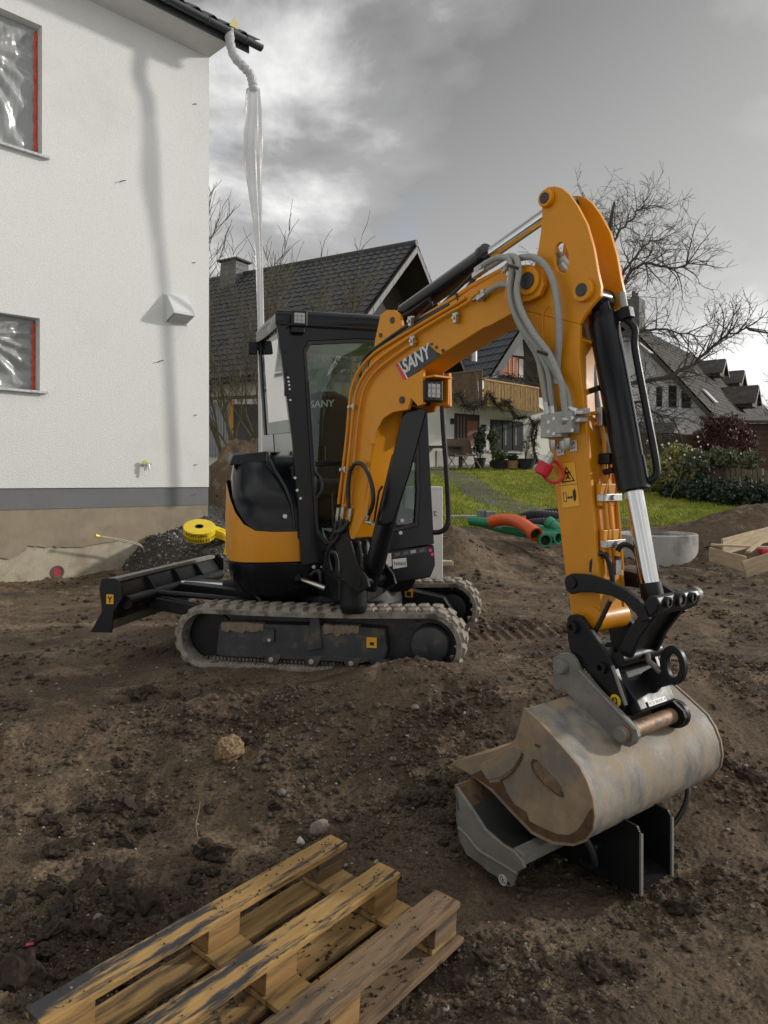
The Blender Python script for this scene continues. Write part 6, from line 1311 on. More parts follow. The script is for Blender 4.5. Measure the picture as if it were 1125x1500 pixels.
def wall_fixtures():
    # square vent hood
    t_, z_ = hpx(257, 455); VM = M('vent_white', (.62, .63, .63), .45, var=.06)
    v = thing('vent_hood', 'white square vent hood with grille on the rendered wall', 'vent', H(t_, 0, z_))
    a, b = .19, -.19; zt, zb = z_ + .22, z_ - .19
    prof = [(0, zt), (.06, zt), (.27, zb + .13), (.27, zb + .085), (0, zb - .02)]
    m = MB(); m.prism([H(t_ + a, n, z) for n, z in prof], [H(t_ + b, n, z) for n, z in prof]); hd = m.build('hood', VM, v, bevel=.008)
    MB().box(H(t_, .012, z_ + .015), HD * .215, HN * .012, V((0, 0, .225))).build('back_plate', VM, v, bevel=.004)
    g = MB()
    sl_ = (HN * .27 + V((0, 0, .105))).normalized(); up_ = HD.cross(sl_); up_ = up_ if up_.z > 0 else -up_; vc = H(t_, .135, zb + .0325)
    MB().box(vc - up_ * .002, HD * .165, sl_ * .115, up_ * .002).build('vent_opening', M('vent_dark', (.05, .05, .05), .8), v)
    for k in range(13): g.box(vc + HD * (-.15 + .025 * k) - up_ * .008, HD * .004, sl_ * .115, up_ * .003)
    for k in range(8): g.box(vc + sl_ * (-.10 + .028 * k) - up_ * .0085, HD * .15, sl_ * .004, up_ * .003)
    g.build('grille', VM, v)
    # outdoor tap with a white label tag
    t_, z_ = hpx(211, 680); k = thing('outdoor_tap', 'brass and chrome outdoor tap with white tag on the wall', 'tap', H(t_, 0, z_))
    MB().tube([H(t_, 0, z_), H(t_, .06, z_), H(t_ - .03, .10, z_ - .01), H(t_ - .03, .11, z_ - .08)], [.022, .022, .02, .016], 10).build('tap_body', CHROME, k)
    MB().cyl(H(t_ + .02, .05, z_ + .02), H(t_ + .02, .07, z_ + .02), .035, seg=14).build('tap_collar', M('lime_plastic', (.45, .55, .02), .5), k)
    MB().tube([H(t_ - .03, .06, z_ + .01), H(t_ - .09, .06, z_ + .005)], .012, 8).build('tap_handle', CHROME, k)
    MB().prism([H(t_ + .035, .06, z_ - .02), H(t_ - .03, .065, z_ - .02), H(t_ - .03, .07, z_ - .15), H(t_ + .0, .07, z_ - .18), H(t_ + .03, .065, z_ - .15)], [H(t_ + .035, .063, z_ - .02), H(t_ - .03, .068, z_ - .02), H(t_ - .03, .073, z_ - .15), H(t_, .073, z_ - .18), H(t_ + .03, .068, z_ - .15)]).build('tag', WHITE, k)
    # cable out of the foundation with a yellow end cap
    t0, z0 = hpx(130, 784); t1, z1 = hpx(195, 799); t2, z2 = hpx(208, 822)
    c = thing('ground_cable', 'pale twin cable with yellow end cap sticking out along the foundation', 'cable', H(t1, .15, 0))
    for dz in (0, .02): MB().tube(spline([H(t2, .02, z2 - .1), H(t2 + .05, .18, z2 + .05), H(t1, .25, z1 + dz), H((t0 + t1) / 2, .28, (z0 + z1) / 2 + .01 + dz), H(t0, .28, z0 + dz * .3)]), .010, 6).build('cable', M('pale_cable', (.40, .36, .27), .6), c)
    MB().tube([H(t0 - .03, .28, z0 - .005), H(t0 + .03, .28, z0 + .01)], [.018, .03], 8).build('end_cap', M('bright_yellow', (.8, .52, .02)), c)
    # rain pipe: bent zinc swan neck and the clear film sleeve that hangs from it
    ps = [onplane(x, y, HC + HN * n_, HN) for x, y, n_ in ((337, 44, .735), (337, 62, .75), (343, 82, .79), (356, 97, .84), (366, 108, .87), (370, 122, .885), (371, 133, .885))]
    d = thing('rain_pipe', 'grey bent downpipe wrapped in film hanging from the gutter', 'downpipe', ps[-1])
    MB().tube(spline(ps, 6), [.062] * 37, 16).build('pipe_bend', M('zinc_pipe', (.23, .24, .25), .42, metal=.6, var=.2, scale=10), d)
    MB().tube(spline([p for p in ps], 6), [.072 + .008 * math.sin(i * 1.9) for i in range(37)], 14, caps=False).build('film_wrap', FILM2, d, smooth=20)
    q = ps[0] + V((0, 0, .03)); MB().prism([q + HD * .05 + HN * .05, q - HD * .12 + HN * .05, q - HD * .03 + HN * .08 + V((0, 0, .16))], [q + HD * .05 + HN * .06, q - HD * .12 + HN * .06, q - HD * .03 + HN * .09 + V((0, 0, .16))]).build('yellow_wrap', M('pale_yellow_wrap', (.55, .45, .16), .5), d)
    wid = [(371, 130, 9), (371, 160, 11), (370, 200, 13), (370, 228, 13), (373, 270, 10), (377, 320, 6.5), (380, 380, 5), (382, 470, 4.5), (383, 560, 4.5), (384, 700, 4.5)]
    loops = []
    for i, (x, y, wv) in enumerate(wid):
        c_ = onplane(x, y, HC + HN * (.885 - .13 * (y - 130) / 570), HN); rr = wv * c_.y / FPX; loop = []; ry = max(.55 * rr, .05)
        for k in range(20):
            a = 2 * math.pi * k / 20; f = 1 + .22 * math.sin(k * 2.7 + i * .6) * .8; loop.append(c_ + V((rr * math.cos(a) * f, ry * math.sin(a) * f, 0)))
        loops.append(loop)
    m = MB(); dense = []
    for i in range(len(loops) - 1):
        for j in range(5): dense.append([loops[i][k].lerp(loops[i + 1][k], j / 5) for k in range(20)])
    dense.append(loops[-1]); m.loft(dense, caps=False); m.build('film_sleeve', FILM2, d, smooth=25)
wall_fixtures()

# ------------------------------------------------------------------ background houses
TILE = M('black_roof_tile', (.040, .039, .038), .55, var=.5, scale=5, col2=(.085, .08, .07), c2scale=6, c2lo=.55, c2hi=.72, bump=.3, bscale=30)
TILEB = M('brown_roof_tile', (.052, .044, .038), .75, var=.4, scale=3, col2=(.09, .078, .064), c2scale=2.5, c2lo=.5, c2hi=.7)
HWHITE = M('house_white', (.62, .61, .57), .9, var=.06, scale=2); DARKW = M('dark_timber', (.028, .021, .016), .8, var=.3, scale=5)
def tile_roof(parent, top0, ex, down, n_c, n_r, cw, rh, mat, indiv=0, name='roof_tile', thick=.025):
    ex = ex.normalized(); dn = down.normalized(); nn = ex.cross(dn); nn = nn if nn.z > 0 else -nn; r = random.Random(2); cells = []
    for j in range(n_r):
        for i in range(n_c): cells.append((j, i))
    org = lambda j, i: top0 + ex * (cw * (i + .5)) + dn * (rh * (j + .5)) + nn * (.03 + r.uniform(-.004, .004))
    pts = [(c, org(*c)) for c in cells]; cam_d = lambda p: (p - CAM).length
    def vis(p): x = CX + p.x / p.y * FPX; y = HZ - (p.z - CAMZ) / p.y * FPX; return 300 < x < 1130 and y > 0
    pts.sort(key=lambda q: (not vis(q[1]), cam_d(q[1])))
    sec = [(-cw * .5 + cw * i / 6, thick * (.8 * math.cos(i / 6 * 2 * math.pi))) for i in range(7)]
    def poly(o): return [o + ex * x + nn * (y + .012) - dn * rh * .52 for x, y in sec], [o + ex * x + nn * (y + thick * 1.2 + .012) + dn * rh * .52 for x, y in sec]
    def tm(m, o):
        a, b = poly(o); n_ = 7; c = [p - nn * .03 for p in b]
        m.add(a + b + c, [(i, i + 1, n_ + i + 1, n_ + i) for i in range(6)] + [(n_ + i, n_ + i + 1, 2 * n_ + i + 1, 2 * n_ + i) for i in range(6)])
    proto = None
    for c, o in pts[:indiv]:
        if proto is None: m = MB(); tm(m, o); proto = m.build(name, mat, parent, origin=o, fix=False, smooth=50)
        else: copy_part(proto, parent, o)
    if len(pts) > indiv:
        m = MB()
        for c, o in pts[indiv:]: tm(m, o)
        k = m.build(name + 's' if indiv == 0 else 'tile_field', mat, parent, fix=False, smooth=50); k['kind'] = 'stuff'
    m = MB(); b = top0 - nn * .08; m.prism([b, b + ex * n_c * cw, b + ex * n_c * cw + dn * n_r * rh, b + dn * n_r * rh], [p + nn * .05 for p in (b, b + ex * n_c * cw, b + ex * n_c * cw + dn * n_r * rh, b + dn * n_r * rh)]); m.build('roof_deck', DARKW, parent)
def house_a():
    AP = P(610, 358, 26.0); rd = V((-.866, .5, 0)); sl = V((-.5, -.866, 0)); tan = .906
    h = thing('tiled_house', 'house with long black tiled roof, slate gable trim and chimney behind the cab', 'house', V((AP.x - 3, 27, 1.5)))
    down = (sl - V((0, 0, tan))).normalized(); L_ = 5.7 * math.sqrt(1 + tan * tan)
    rh = .345; nr = int(L_ / rh); tile_roof(h, AP, rd, down, 50, nr, .30, L_ / nr, TILE, 300)
    down2 = (-sl - V((0, 0, tan))).normalized(); tile_roof(h, AP, rd, down2, 50, nr, .30, L_ / nr, TILE, 0)
    MB().tube([AP + V((0, 0, .05)) - rd * .02, AP + rd * 15 + V((0, 0, .05))], .12, 8).build('ridge_tiles', TILE, h)
    # slate trim on the verge: individual shingles
    SL = M('verge_slate', (.20, .20, .195), .7, var=.2, scale=6)
    proto = None
    for s_, dn in ((1, down), (-1, down2)):
        for k in range(26):
            c = AP + dn * (.16 + k * .29) - rd * .03 + V((0, 0, -.18))
            m = MB(); d_ = dn; up = V((0, 0, 1)); m.box(c, d_ * .150, V((0, 0, .115)), rd * (.012 + .006 * (k % 2))); m.build('verge_shingle', SL, h)
    # set-back gable in shadow with boarding
    g = V((.5, .866, 0)); pa = AP + rd * 1.3
    m = MB(); w_ = 5.0
    m.add([pa + V((0, 0, -.25)), pa - g * w_ + V((0, 0, -.25 - w_ * tan)), pa - g * w_ + V((0, 0, -8.2)), pa + g * w_ + V((0, 0, -8.2)), pa + g * w_ + V((0, 0, -.25 - w_ * tan))], [(0, 1, 2, 3, 4)]); m.build('gable_boarding', DARKW, h, fix=False)
    MB().box(pa - rd * .02 + V((0, 0, -4.2)), g * 4.4, rd * .01, V((0, 0, .12))).build('gable_beam', DARKW, h)
    # eave wall on the left with garage door and timber post
    ew = AP + sl * 5.05 + V((0, 0, -5.05 * tan))
    m = MB(); m.add([ew + rd * 1.3 + V((0, 0, -.12)), ew + rd * 15 + V((0, 0, -.12)), ew + rd * 15 + V((0, 0, -5)), ew + rd * 1.3 + V((0, 0, -5))], [(0, 1, 2, 3)]); m.build('wall', HWHITE, h, fix=False)
    def wp(x, y, o=.02): return onplane(x, y, ew + sl * o, sl)
    zf = wp(340, 590).z
    def rect(x0, y0, x1, y1, mat, name, o=.03, t=.05):
        a, b_ = wp(x0, y0, o), wp(x1, y0, o); zb = wp(x0, y1, o).z; m = MB(); m.ext([a, b_, V((b_.x, b_.y, zb)), V((a.x, a.y, zb))], sl * -t); return m.build(name, mat, h)
    gd = rect(290, 588, 334, 668, M('grey_door', (.30, .32, .33), .5, var=.06), 'garage_door')
    for k in range(9): a = wp(300 + k * 3.9, 590, .035); MB().box(V((a.x, a.y, a.z - .9)), rd * .012, sl * .006, V((0, 0, .9))).build('door_groove', M('door_groove', (.18, .19, .2), .6), gd)
    rect(335, 586, 341.5, 668, M('yellow_timber', (.50, .27, .06), .7, var=.2, scale=3), 'timber_post', .06, .1)
    rect(343, 592, 384, 662, M('dark_opening', (.05, .05, .05), .7, var=.4, scale=2), 'window', .03)
    rect(286, 582, 420, 587, M('beam_brown', (.20, .16, .11), .8), 'lintel', .05)
    MB().tube([AP + sl * 5.75 + rd * .3 + V((0, 0, -5.75 * tan - .05)), AP + sl * 5.75 + rd * 15 + V((0, 0, -5.75 * tan - .05))], .075, 10).build('gutter', DARKW, h)
    # chimney
    SLT = M('chimney_slate', (.13, .13, .13), .7, var=.3, scale=5, bump=.3, bscale=10); cb = AP + rd * 8.25 + sl * .15
    ch = MB().prism([cb + rd * a + sl * b + V((0, 0, -.9)) for a, b in ((-.44, -.48), (.44, -.48), (.44, .48), (-.44, .48))], [cb + rd * a + sl * b + V((0, 0, .53)) for a, b in ((-.40, -.37), (.40, -.37), (.40, .37), (-.40, .37))]).build('chimney', SLT, h)
    for k in range(5): MB().box(cb + V((0, 0, -.5 + .22 * k)), rd * (.448 - .008 * k), sl * (.455 - .018 * k), V((0, 0, .012))).build('slate_course', M('slate_edge', (.08, .08, .08), .7), ch)
    MB().box(cb + V((0, 0, .56)), rd * .52, sl * .48, V((0, 0, .035))).build('chimney_cap', M('cap_dark', (.05, .05, .045), .8), ch)
    m = MB(); m.grid(lambda u, v: cb + rd * (u - .5) * .85 + sl * (v - .5) * .8 + V((0, 0, .595 + .12 * math.sin(u * 3.14) * math.sin(v * 3.14) * (1 + .5 * math.sin(u * 19) * math.sin(v * 17)))), 16, 16); m.build('moss', M('moss', (.075, .078, .02), .95, var=.4, scale=9), ch)
house_a()
def house_b():
    A0 = P(640, 682, 27.0); wd = V((.8, .6, 0)); wn = V((.6, -.8, 0)); z0 = 1.85
    h = thing('chalet', 'white chalet with bamboo screened balcony, orange shutter and terrace door', 'house', V((A0.x + 3, 31, z0)))
    def wp(x, y, o=0.0): return onplane(x, y, A0 + wn * o, wn)
    def quad(name, x0, y0, x1, y1, mat, o, t=.05, par=None):
        a, b = wp(x0, y0, o), wp(x1, y0, o); zb = wp((x0 + x1) / 2, y1, o).z; zt = wp((x0 + x1) / 2, y0, o).z
        m = MB(); m.ext([V((a.x, a.y, zt)), V((b.x, b.y, zt)), V((b.x, b.y, zb)), V((a.x, a.y, zb))], wn * -t); return m.build(name, mat, par or h)
    # ground floor wall
    a, b = wp(560, 600), wp(868, 600); m = MB(); m.ext([V((a.x, a.y, z0 - .6)), V((b.x, b.y, z0 - .6)), V((b.x, b.y, 4.75)), V((a.x, a.y, 4.75))], wn * -.3); m.build('wall', HWHITE, h)
    PANE = M('dark_pane', (.016, .018, .019), .3, var=.5, scale=2.2, spec=.2)
    def opening(x0, y0, x1, y1, fm, nm):
        wdw = quad(nm, x0, y0, x1, y1, fm, .02, .05); return wdw
    d = opening(666, 606.5, 702.5, 664, M('door_brown', (.035, .016, .011), .6, var=.2), 'door'); quad('door_leaf', 684, 616, 700, 656, M('red_brown_wood', (.20, .055, .02), .5, var=.25, scale=3), .05, .03, d)
    for x in (670, 674.5, 679): quad('door_slat', x, 610, x + 1.6, 656, M('pale_slat', (.16, .13, .11), .7), .045, .02, d)
    quad('door_step_rail', 684, 654, 697, 656, M('house_white', (.6, .6, .6)), .06, .03, d)
    w_ = opening(718.5, 616, 767, 661, M('window_dark_frame', (.022, .02, .018), .6), 'window')
    for x0, x1 in ((720, 735), (736.5, 750), (751.5, 765.5)): 
        pn = quad('pane', x0, 618, x1, 659, PANE, .045, .02, w_)
        quad('curtain', x0 + 3, 624, x0 + 5.5, 652, M('curtain', (.16, .16, .15), .8, var=.3, scale=4), .05, .002, pn)
    quad('window_sill', 716, 661, 768, 663.5, M('stone_sill', (.36, .35, .32), .8), .10, .12, w_)
    quad('wall_plinth', 640, 664, 868, 690, M('plinth_pale', (.5, .49, .45), .9, var=.15), .03)
    lm = MB(); c = wp(713, 623, .12); MB().tube([c, c + V((0, 0, -.09)), c + V((0, 0, -.16))], [.03, .10, .08], 10).build('wall_lamp', M('lamp_white', (.6, .6, .6), .4), h); c = wp(708.5, 627, .08); MB().box(c, wd * .07, wn * .06, V((0, 0, .13))).build('bell_box', DARKW, h)
    c = wp(662.5, 617, .04); MB().box(c, wd * .07, wn * .03, V((0, 0, .10))).build('house_number_plate', DARKW, h)
    # balcony slab and bamboo screens
    bo = 1.25
    BAM = M('bamboo', (.42, .27, .10), .7, var=.35, scale=7, stretch=(3, 3, .6), col2=(.20, .125, .055), c2scale=9, c2lo=.5, c2hi=.62); BAM2 = M('bamboo_grey', (.20, .135, .08), .75, var=.35, scale=7, stretch=(3, 3, .6), col2=(.12, .085, .055), c2scale=9, c2lo=.45, c2hi=.6)
    a, b = wp(650, 600, 0), wp(800, 600, 0)
    m = MB(); p1, p2, p3 = wp(707, 593, bo), wp(790, 600, bo), None
    A1, B1 = wp(707, 560, bo), wp(789, 600, bo)
    m.ext([V((a.x, a.y, 4.18)), V((A1.x, A1.y, 4.18)), V((B1.x, B1.y, 4.18)), V((b.x, b.y, 4.18))], V((0, 0, .14))); m.build('balcony_slab', M('slab_white', (.55, .54, .50), .9), h)
    def screen(xa, ya0, ya1, xb, yb0, yb1, oa, ob, mat, n, lean=0.0):
        par = MB().tube([wp(xa, ya0, oa), wp(xb, yb0, ob)], .045, 8).build('balcony_rail', mat, h); m = MB()
        for k in range(n):
            f = (k + .5) / n; t0 = wp(xa, ya0, oa).lerp(wp(xb, yb0, ob), f); t1 = wp(xa, ya1, oa).lerp(wp(xb, yb1, ob), min(1, max(0, f + lean))); s = rnd.uniform(-.01, .01)
            m.tube([t0 + wn * s, t1 + wn * s], .019 + rnd.uniform(-.003, .003), 5)
        o = m.build('bamboo_canes', mat, par); o['kind'] = 'stuff'
    screen(708.5, 556, 594, 789, 569, 604.5, bo, bo, BAM, 95); screen(651, 549, 588, 706.5, 542.5, 594.5, .15, bo, BAM2, 52, .06)
    # climbing plant over balcony and wall
    vm = M('vine_bark', (.035, .028, .022), .9, var=.3); vr = random.Random(12); m = MB()
    for path in ([(784, 680), (782, 650), (786, 632), (781, 618), (772, 611), (758, 613), (750, 604), (745, 590), (738, 588), (732, 597), (722, 584), (716, 577), (708, 590), (698, 593), (680, 594)], [(787, 676), (779, 640), (789, 618), (797, 615)], [(695, 600), (680, 590), (672, 578), (660, 583)]):
        pts = spline([wp(x, y, bo + .06 if y < 612 else .12) for x, y in path], 5); m.tube(pts, .045, 5)
        for p in pts:
            for _ in range(5):
                q = p; dirv = V((vr.gauss(0, 1), vr.gauss(0, .4), vr.gauss(0, 1))).normalized(); m.tube([q, q + dirv * .12 + V((0, 0, -.02)), q + dirv * vr.uniform(.18, .32) + V((0, 0, -.06))], [.018, .012, .006], 4)
    m.build('climbing_vine', vm, h)
    m = MB()
    for k in range(260):
        p = wp(vr.uniform(716, 790), 0, bo * .9); p.z = wp(750, vr.uniform(549, 560), bo * .9).z + vr.uniform(-.06, .1); d_ = V((vr.gauss(0, 1), vr.gauss(0, 1), vr.gauss(0, .6))).normalized() * .13; m.tube([p, p + d_], [.014, .008], 4)
    m.build('balcony_planting', vm, h)
    # upper gable, set back: white triangle, orange shutter, roof slope on its left side
    go = -1.2
    m = MB(); ap = wp(795, 425, go); lo = wp(700, 590, go); ro = wp(890, 560, go)
    m.ext([ap + V((0, 0, -.3)), lo, V((ro.x, ro.y, lo.z))], wn * -.2); m.build('gable_boarding', DARKW, h)
    tri = [(741, 519), (765, 496), (767.5, 522)]; m = MB(); m.ext([wp(x, y, go + .05) for x, y in tri], wn * -.04); m.build('gable_panel', M('pale_panel', (.50, .50, .49), .8), h)
    OS = M('orange_shutter', (.42, .12, .018), .55, var=.25, scale=3)
    sh = MB(); m = MB(); m.ext([wp(x, y, go + .08) for x, y in ((730.5, 532), (736, 521), (759.5, 524), (758.5, 553), (731.5, 549))], wn * -.05); s_ = m.build('shutter', OS, h)
    for k in range(7): quad('shutter_slat', 733, 526 + k * 3.6, 757.5, 528 + k * 3.6, M('shutter_slat', (.33, .10, .025), .6), go + .10, .015, s_)
    for x in (745.2, 751.5): quad('shutter_stile', x, 523, x + 1.3, 551, M('shutter_pale', (.55, .24, .08), .6), go + .115, .02, s_)
    quad('white_post', 760.5, 526, 766.5, 553, HWHITE, go + .06)
    # roof slope left of the gable with tiles
    ve0 = wp(795, 432, go + 1.0); ve1 = wp(719, 551, go + 1.0); dn = (ve1 - ve0); L_ = dn.length; back = V((-.6, .8, 0))
    n_r = int(L_ / .40); tile_roof(h, ve0, back, dn, 15, n_r, .33, L_ / n_r, M('slate_blue_tile', (.050, .053, .058), .6, var=.3, scale=4), 15 * n_r)
    MB().prism([ve0 + wn * .02, ve1 + wn * .02, ve1 + wn * .02 + V((0, 0, -.42)), ve0 + wn * .02 + V((0, 0, -.55))], [p + wn * .05 for p in (ve0, ve1, ve1 + V((0, 0, -.42)), ve0 + V((0, 0, -.55)))]).build('verge_board', M('verge_grey', (.085, .088, .092), .7), h)
    ve2 = wp(868, 545, go + 1.0); MB().prism([ve0 + wn * .02, ve2 + wn * .02, ve2 + wn * .02 + V((0, 0, -.42)), ve0 + wn * .02 + V((0, 0, -.55))], [p + wn * .05 for p in (ve0, ve2, ve2 + V((0, 0, -.42)), ve0 + V((0, 0, -.55)))]).build('verge_board', M('verge_grey', (.085, .088, .092)), h)
    MB().prism([ve0, ve2, ve2 + back * 5, ve0 + back * 5], [p + V((0, 0, .1)) for p in (ve0, ve2, ve2 + back * 5, ve0 + back * 5)]).build('roof_slope', TILE, h)
    MB().tube([ve1 + V((0, 0, -.05)) + wn * .2, ve1 + back * 5 + V((0, 0, -.05))], .07, 8).build('gutter', M('pale_gutter', (.45, .45, .45), .5), h)
    q = P(693, 530, 28.0); MB().tube([q, q + V((0, 0, .75))], .16, 12).build('flue', M('flue_steel', (.42, .42, .42), .35, metal=.5), h)
house_b()
def house_c():
    AP = P(912, 468, 42.0); rd = V((.6, .8, 0)); sl = V((.8, -.6, 0)); z0 = 2.2; tan = 1.19
    h = thing('brown_roof_house', 'white house with long brown tiled roof, dormers and skylights beyond the garden', 'house', V((AP.x + 6, 48, z0)))
    down = (sl - V((0, 0, tan))).normalized(); L_ = 6.6 * math.sqrt(1 + tan * tan); n_r = int(L_ / .42)
    tile_roof(h, AP, rd, down, 70, n_r, .42, L_ / n_r, TILEB, 0); down2 = (-sl - V((0, 0, tan))).normalized()
    MB().prism([AP, AP + rd * 28, AP + rd * 28 + down2 * L_, AP + down2 * L_], [p + V((0, 0, -.15)) for p in (AP, AP + rd * 28, AP + rd * 28 + down2 * L_, AP + down2 * L_)]).build('roof_slope', TILEB, h)
    g0 = AP + rd * .7; m = MB(); w_ = 5.9
    m.ext([g0 + V((0, 0, -.25)), g0 - sl * w_ + V((0, 0, -.25 - w_ * tan)), g0 - sl * w_ + V((0, 0, z0 - AP.z - .5)), g0 + sl * w_ + V((0, 0, z0 - AP.z - .5)), g0 + sl * w_ + V((0, 0, -.25 - w_ * tan))], rd * .3); m.build('gable_wall', M('house_c_white', (.70, .70, .69), .9, var=.05), h)
    for s_, dn in ((1, down), (-1, down2)): MB().prism([AP - rd * .02, AP + dn * L_ - rd * .02, AP + dn * L_ - rd * .02 + V((0, 0, -.3)), AP - rd * .02 + V((0, 0, -.4))], [p + rd * -.05 for p in (AP, AP + dn * L_, AP + dn * L_ + V((0, 0, -.3)), AP + V((0, 0, -.4)))]).build('verge_board', M('verge_brown', (.075, .055, .045), .8), h)
    def gp(x, y, o=.03): return onplane(x, y, g0 - rd * o, rd)
    for x0, x1, y0, y1 in ((961, 970, 566, 596), (979, 991, 564, 597), (998, 1012, 572, 598)):
        pts = [gp(x0, y0), gp(x1, y0 + 1), gp(x1, y1), gp(x0, y1)]; m = MB(); m.ext(pts, rd * .02); w2 = m.build('window', M('c_window_frame', (.10, .10, .10), .6), h)
        m = MB(); m.ext([gp(x0 + 1, y0 + 1.5, .05), gp(x1 - 1, y0 + 2, .05), gp(x1 - 1, y1 - 1.5, .05), gp(x0 + 1, y1 - 1.5, .05)], rd * .015); m.build('pane', M('dark_pane', (.03, .03, .03)), w2)
        for k in (.33, .66): m = MB(); yy = y0 + (y1 - y0) * k; m.ext([gp(x0 + 1, yy, .06), gp(x1 - 1, yy + .3, .06), gp(x1 - 1, yy + 1.2, .06), gp(x0 + 1, yy + .9, .06)], rd * .005); m.build('glazing_bar', M('c_window_frame', (.1, .1, .1)), w2)
    rn = rd.cross(down); rn = rn if rn.z > 0 else -rn
    def rp(x, y, o=.12): return onplane(x, y, AP + rn * o, rn)
    SKY = M('skylight_glass', (.75, .78, .80), .12, metal=.6, var=.03)
    for q in (((931, 501), (936, 503), (956, 519), (951, 518)), ((1027, 570), (1033, 573), (1051, 591), (1046, 590))):
        m = MB(); m.ext([rp(*p) for p in q], rn * .08); m.build('skylight', SKY, h)
    MB().box(AP + rd * 1.6 + sl * .2 + V((0, 0, .5)), rd * .55, sl * .4, V((0, 0, .9))).build('chimney', M('chimney_grey', (.12, .12, .12), .8), h)
    for k in (-.3, .25): MB().tube([AP + rd * (1.6 + k) + sl * .2 + V((0, 0, 1.4)), AP + rd * (1.6 + k) + sl * .2 + V((0, 0, 1.85))], .11, 8).build('chimney_pot', M('chimney_grey', (.12, .12, .12)), h)
    # gabled dormers
    for (x, y, sc_) in ((1040, 553, .62), (1069, 567, .62), (1082, 598, .78)):
        c = rp(x, y, .0); dm = sl; wv = 1.15 * sc_; ht = 1.7 * sc_; f = c + dm * 1.3 * sc_
        m = MB(); m.ext([f + rd * -wv, f + rd * wv, f + rd * wv + V((0, 0, ht * .25)), f + V((0, 0, ht)), f - rd * wv + V((0, 0, ht * .25))], dm * -2.2); d_ = m.build('dormer', M('dormer_timber', (.10, .085, .075), .8), h)
        for s_ in (-1, 1):
            m = MB(); a = f + V((0, 0, ht + .1)) + dm * .2; b = f + rd * s_ * (wv + .25) + V((0, 0, ht * .12)) + dm * .2; m.ext([a, b, b - dm * 2.8, a - dm * 2.8], V((0, 0, .07))); m.build('dormer_roof', TILEB, d_)
            m = MB(); m.ext([a + dm * .03, b + dm * .03, b + dm * .03 + V((0, 0, -.16)), a + dm * .03 + V((0, 0, -.2))], dm * .03); m.build('dormer_trim', M('trim_pale', (.30, .30, .29), .7), d_)
    # flat garage in front
    gq = P(945, 665, 36.0); ga = MB().prism([P(930, 668, 36), P(985, 668, 36), P(1000, 668, 38.5), P(945, 668, 38.5)], [P(930, 636, 36), P(985, 636, 36), P(1000, 637, 38.5), P(945, 637, 38.5)])
    g = thing('flat_roof_garage', 'grey flat roofed garage in front of the brown roofed house', 'garage', P(955, 690, 37)); ga.build('wall', M('garage_grey', (.36, .37, .38), .8, var=.05), g)
    c0, c1, c2, c3 = P(926, 634, 35.6), P(987, 634, 35.6), P(1003, 636, 38.6), P(943, 636, 38.6)
    MB().ext([c0, c1, c2, c3], V((0, 0, .5))).build('roof_edge', M('garage_fascia', (.12, .125, .13), .7), g)
house_c()
# ------------------------------------------------------------------ bare trees
BARK = M('grey_bark', (.075, .062, .047), .9, var=.35, scale=6, bump=.4, bscale=30); BARKG = M('mossy_bark', (.115, .10, .052), .9, var=.35, scale=5, bump=.4, bscale=30); TWIG = M('twigs', (.085, .072, .062), .85, var=.3, scale=3); TWIGG = M('mossy_twigs', (.10, .085, .055), .85, var=.3, scale=3)
def bare_tree(name, label, base, stems, seed, levels, spread, droop, trunk_mat, twig_mat, min_r=.006, group=None, up=.25, kids=(3, 5), ratio=(.52, .78)):
    r = random.Random(seed); t = thing(name, label, 'tree', base, group); tm = MB(); cm = MB()
    def grow(p, d, ln, rad, lev):
        n = 5 if lev <= 1 else 4; pts = [p]; rs = [rad]; q = p; dd = d.normalized(); 
        for i in range(n):
            dd = (dd + V((r.gauss(0, .16), r.gauss(0, .16), r.gauss(0, .12) + (up * .12 if lev < levels - 1 else -droop * .10)))).normalized(); q = q + dd * ln / n; pts.append(q); rs.append(max(rad * (1 - .62 * (i + 1) / n), min_r * .6))
        (tm if lev <= 1 else cm).tube(pts, rs, 8 if lev == 0 else 6 if lev == 1 else 4 if lev == 2 else 3, caps=lev < 2)
        if lev >= levels: return
        nk = r.randint(*kids) + (1 if lev == 0 else 0)
        for k in range(nk):
            f = r.uniform(.28 if lev else .35, 1.0) if k else 1.0; i = min(int(f * n), n - 1); c = pts[i].lerp(pts[i + 1], f * n - i)
            ax = dd.orthogonal().normalized(); ax.rotate(Matrix.Rotation(r.uniform(0, 6.283), 3, dd)); ang = r.uniform(.35, 1.0) * spread if k else r.uniform(.1, .4)
            nd = (dd * math.cos(ang) + ax * math.sin(ang)); nd.z += up * .35 * (1 if lev < 2 else .2); ri = rs[i] * (.72 if k == 0 else r.uniform(.45, .65))
            grow(c, nd, ln * r.uniform(*ratio) * (1.05 - .35 * f if k else .9), max(ri, min_r), lev + 1)
    for (d, ln, rad) in stems: grow(V(base) + V((0, 0, -.1)), V(d), ln, rad, 0)
    tm.build('trunk', trunk_mat, t, fix=False); cm.build('crown', twig_mat, t, fix=False); return t
bp = V((P(372, 640, 15.6).x, 15.6, 1.6))
bare_tree('bare_tree', 'leafless mossy multi-stemmed tree rising behind the soil heap and house corner', bp - V((0, 0, 1.3)), [((.03, 0, 1), 3.7, .085), ((-.30, .1, 1), 3.8, .065), ((-.14, -.1, 1), 3.9, .06), ((.16, .1, 1), 3.8, .055), ((.30, -.1, 1), 3.4, .05)], 5, 3, .62, -.6, BARKG, TWIGG, .0075, up=.65, kids=(5, 8), ratio=(.45, .70))
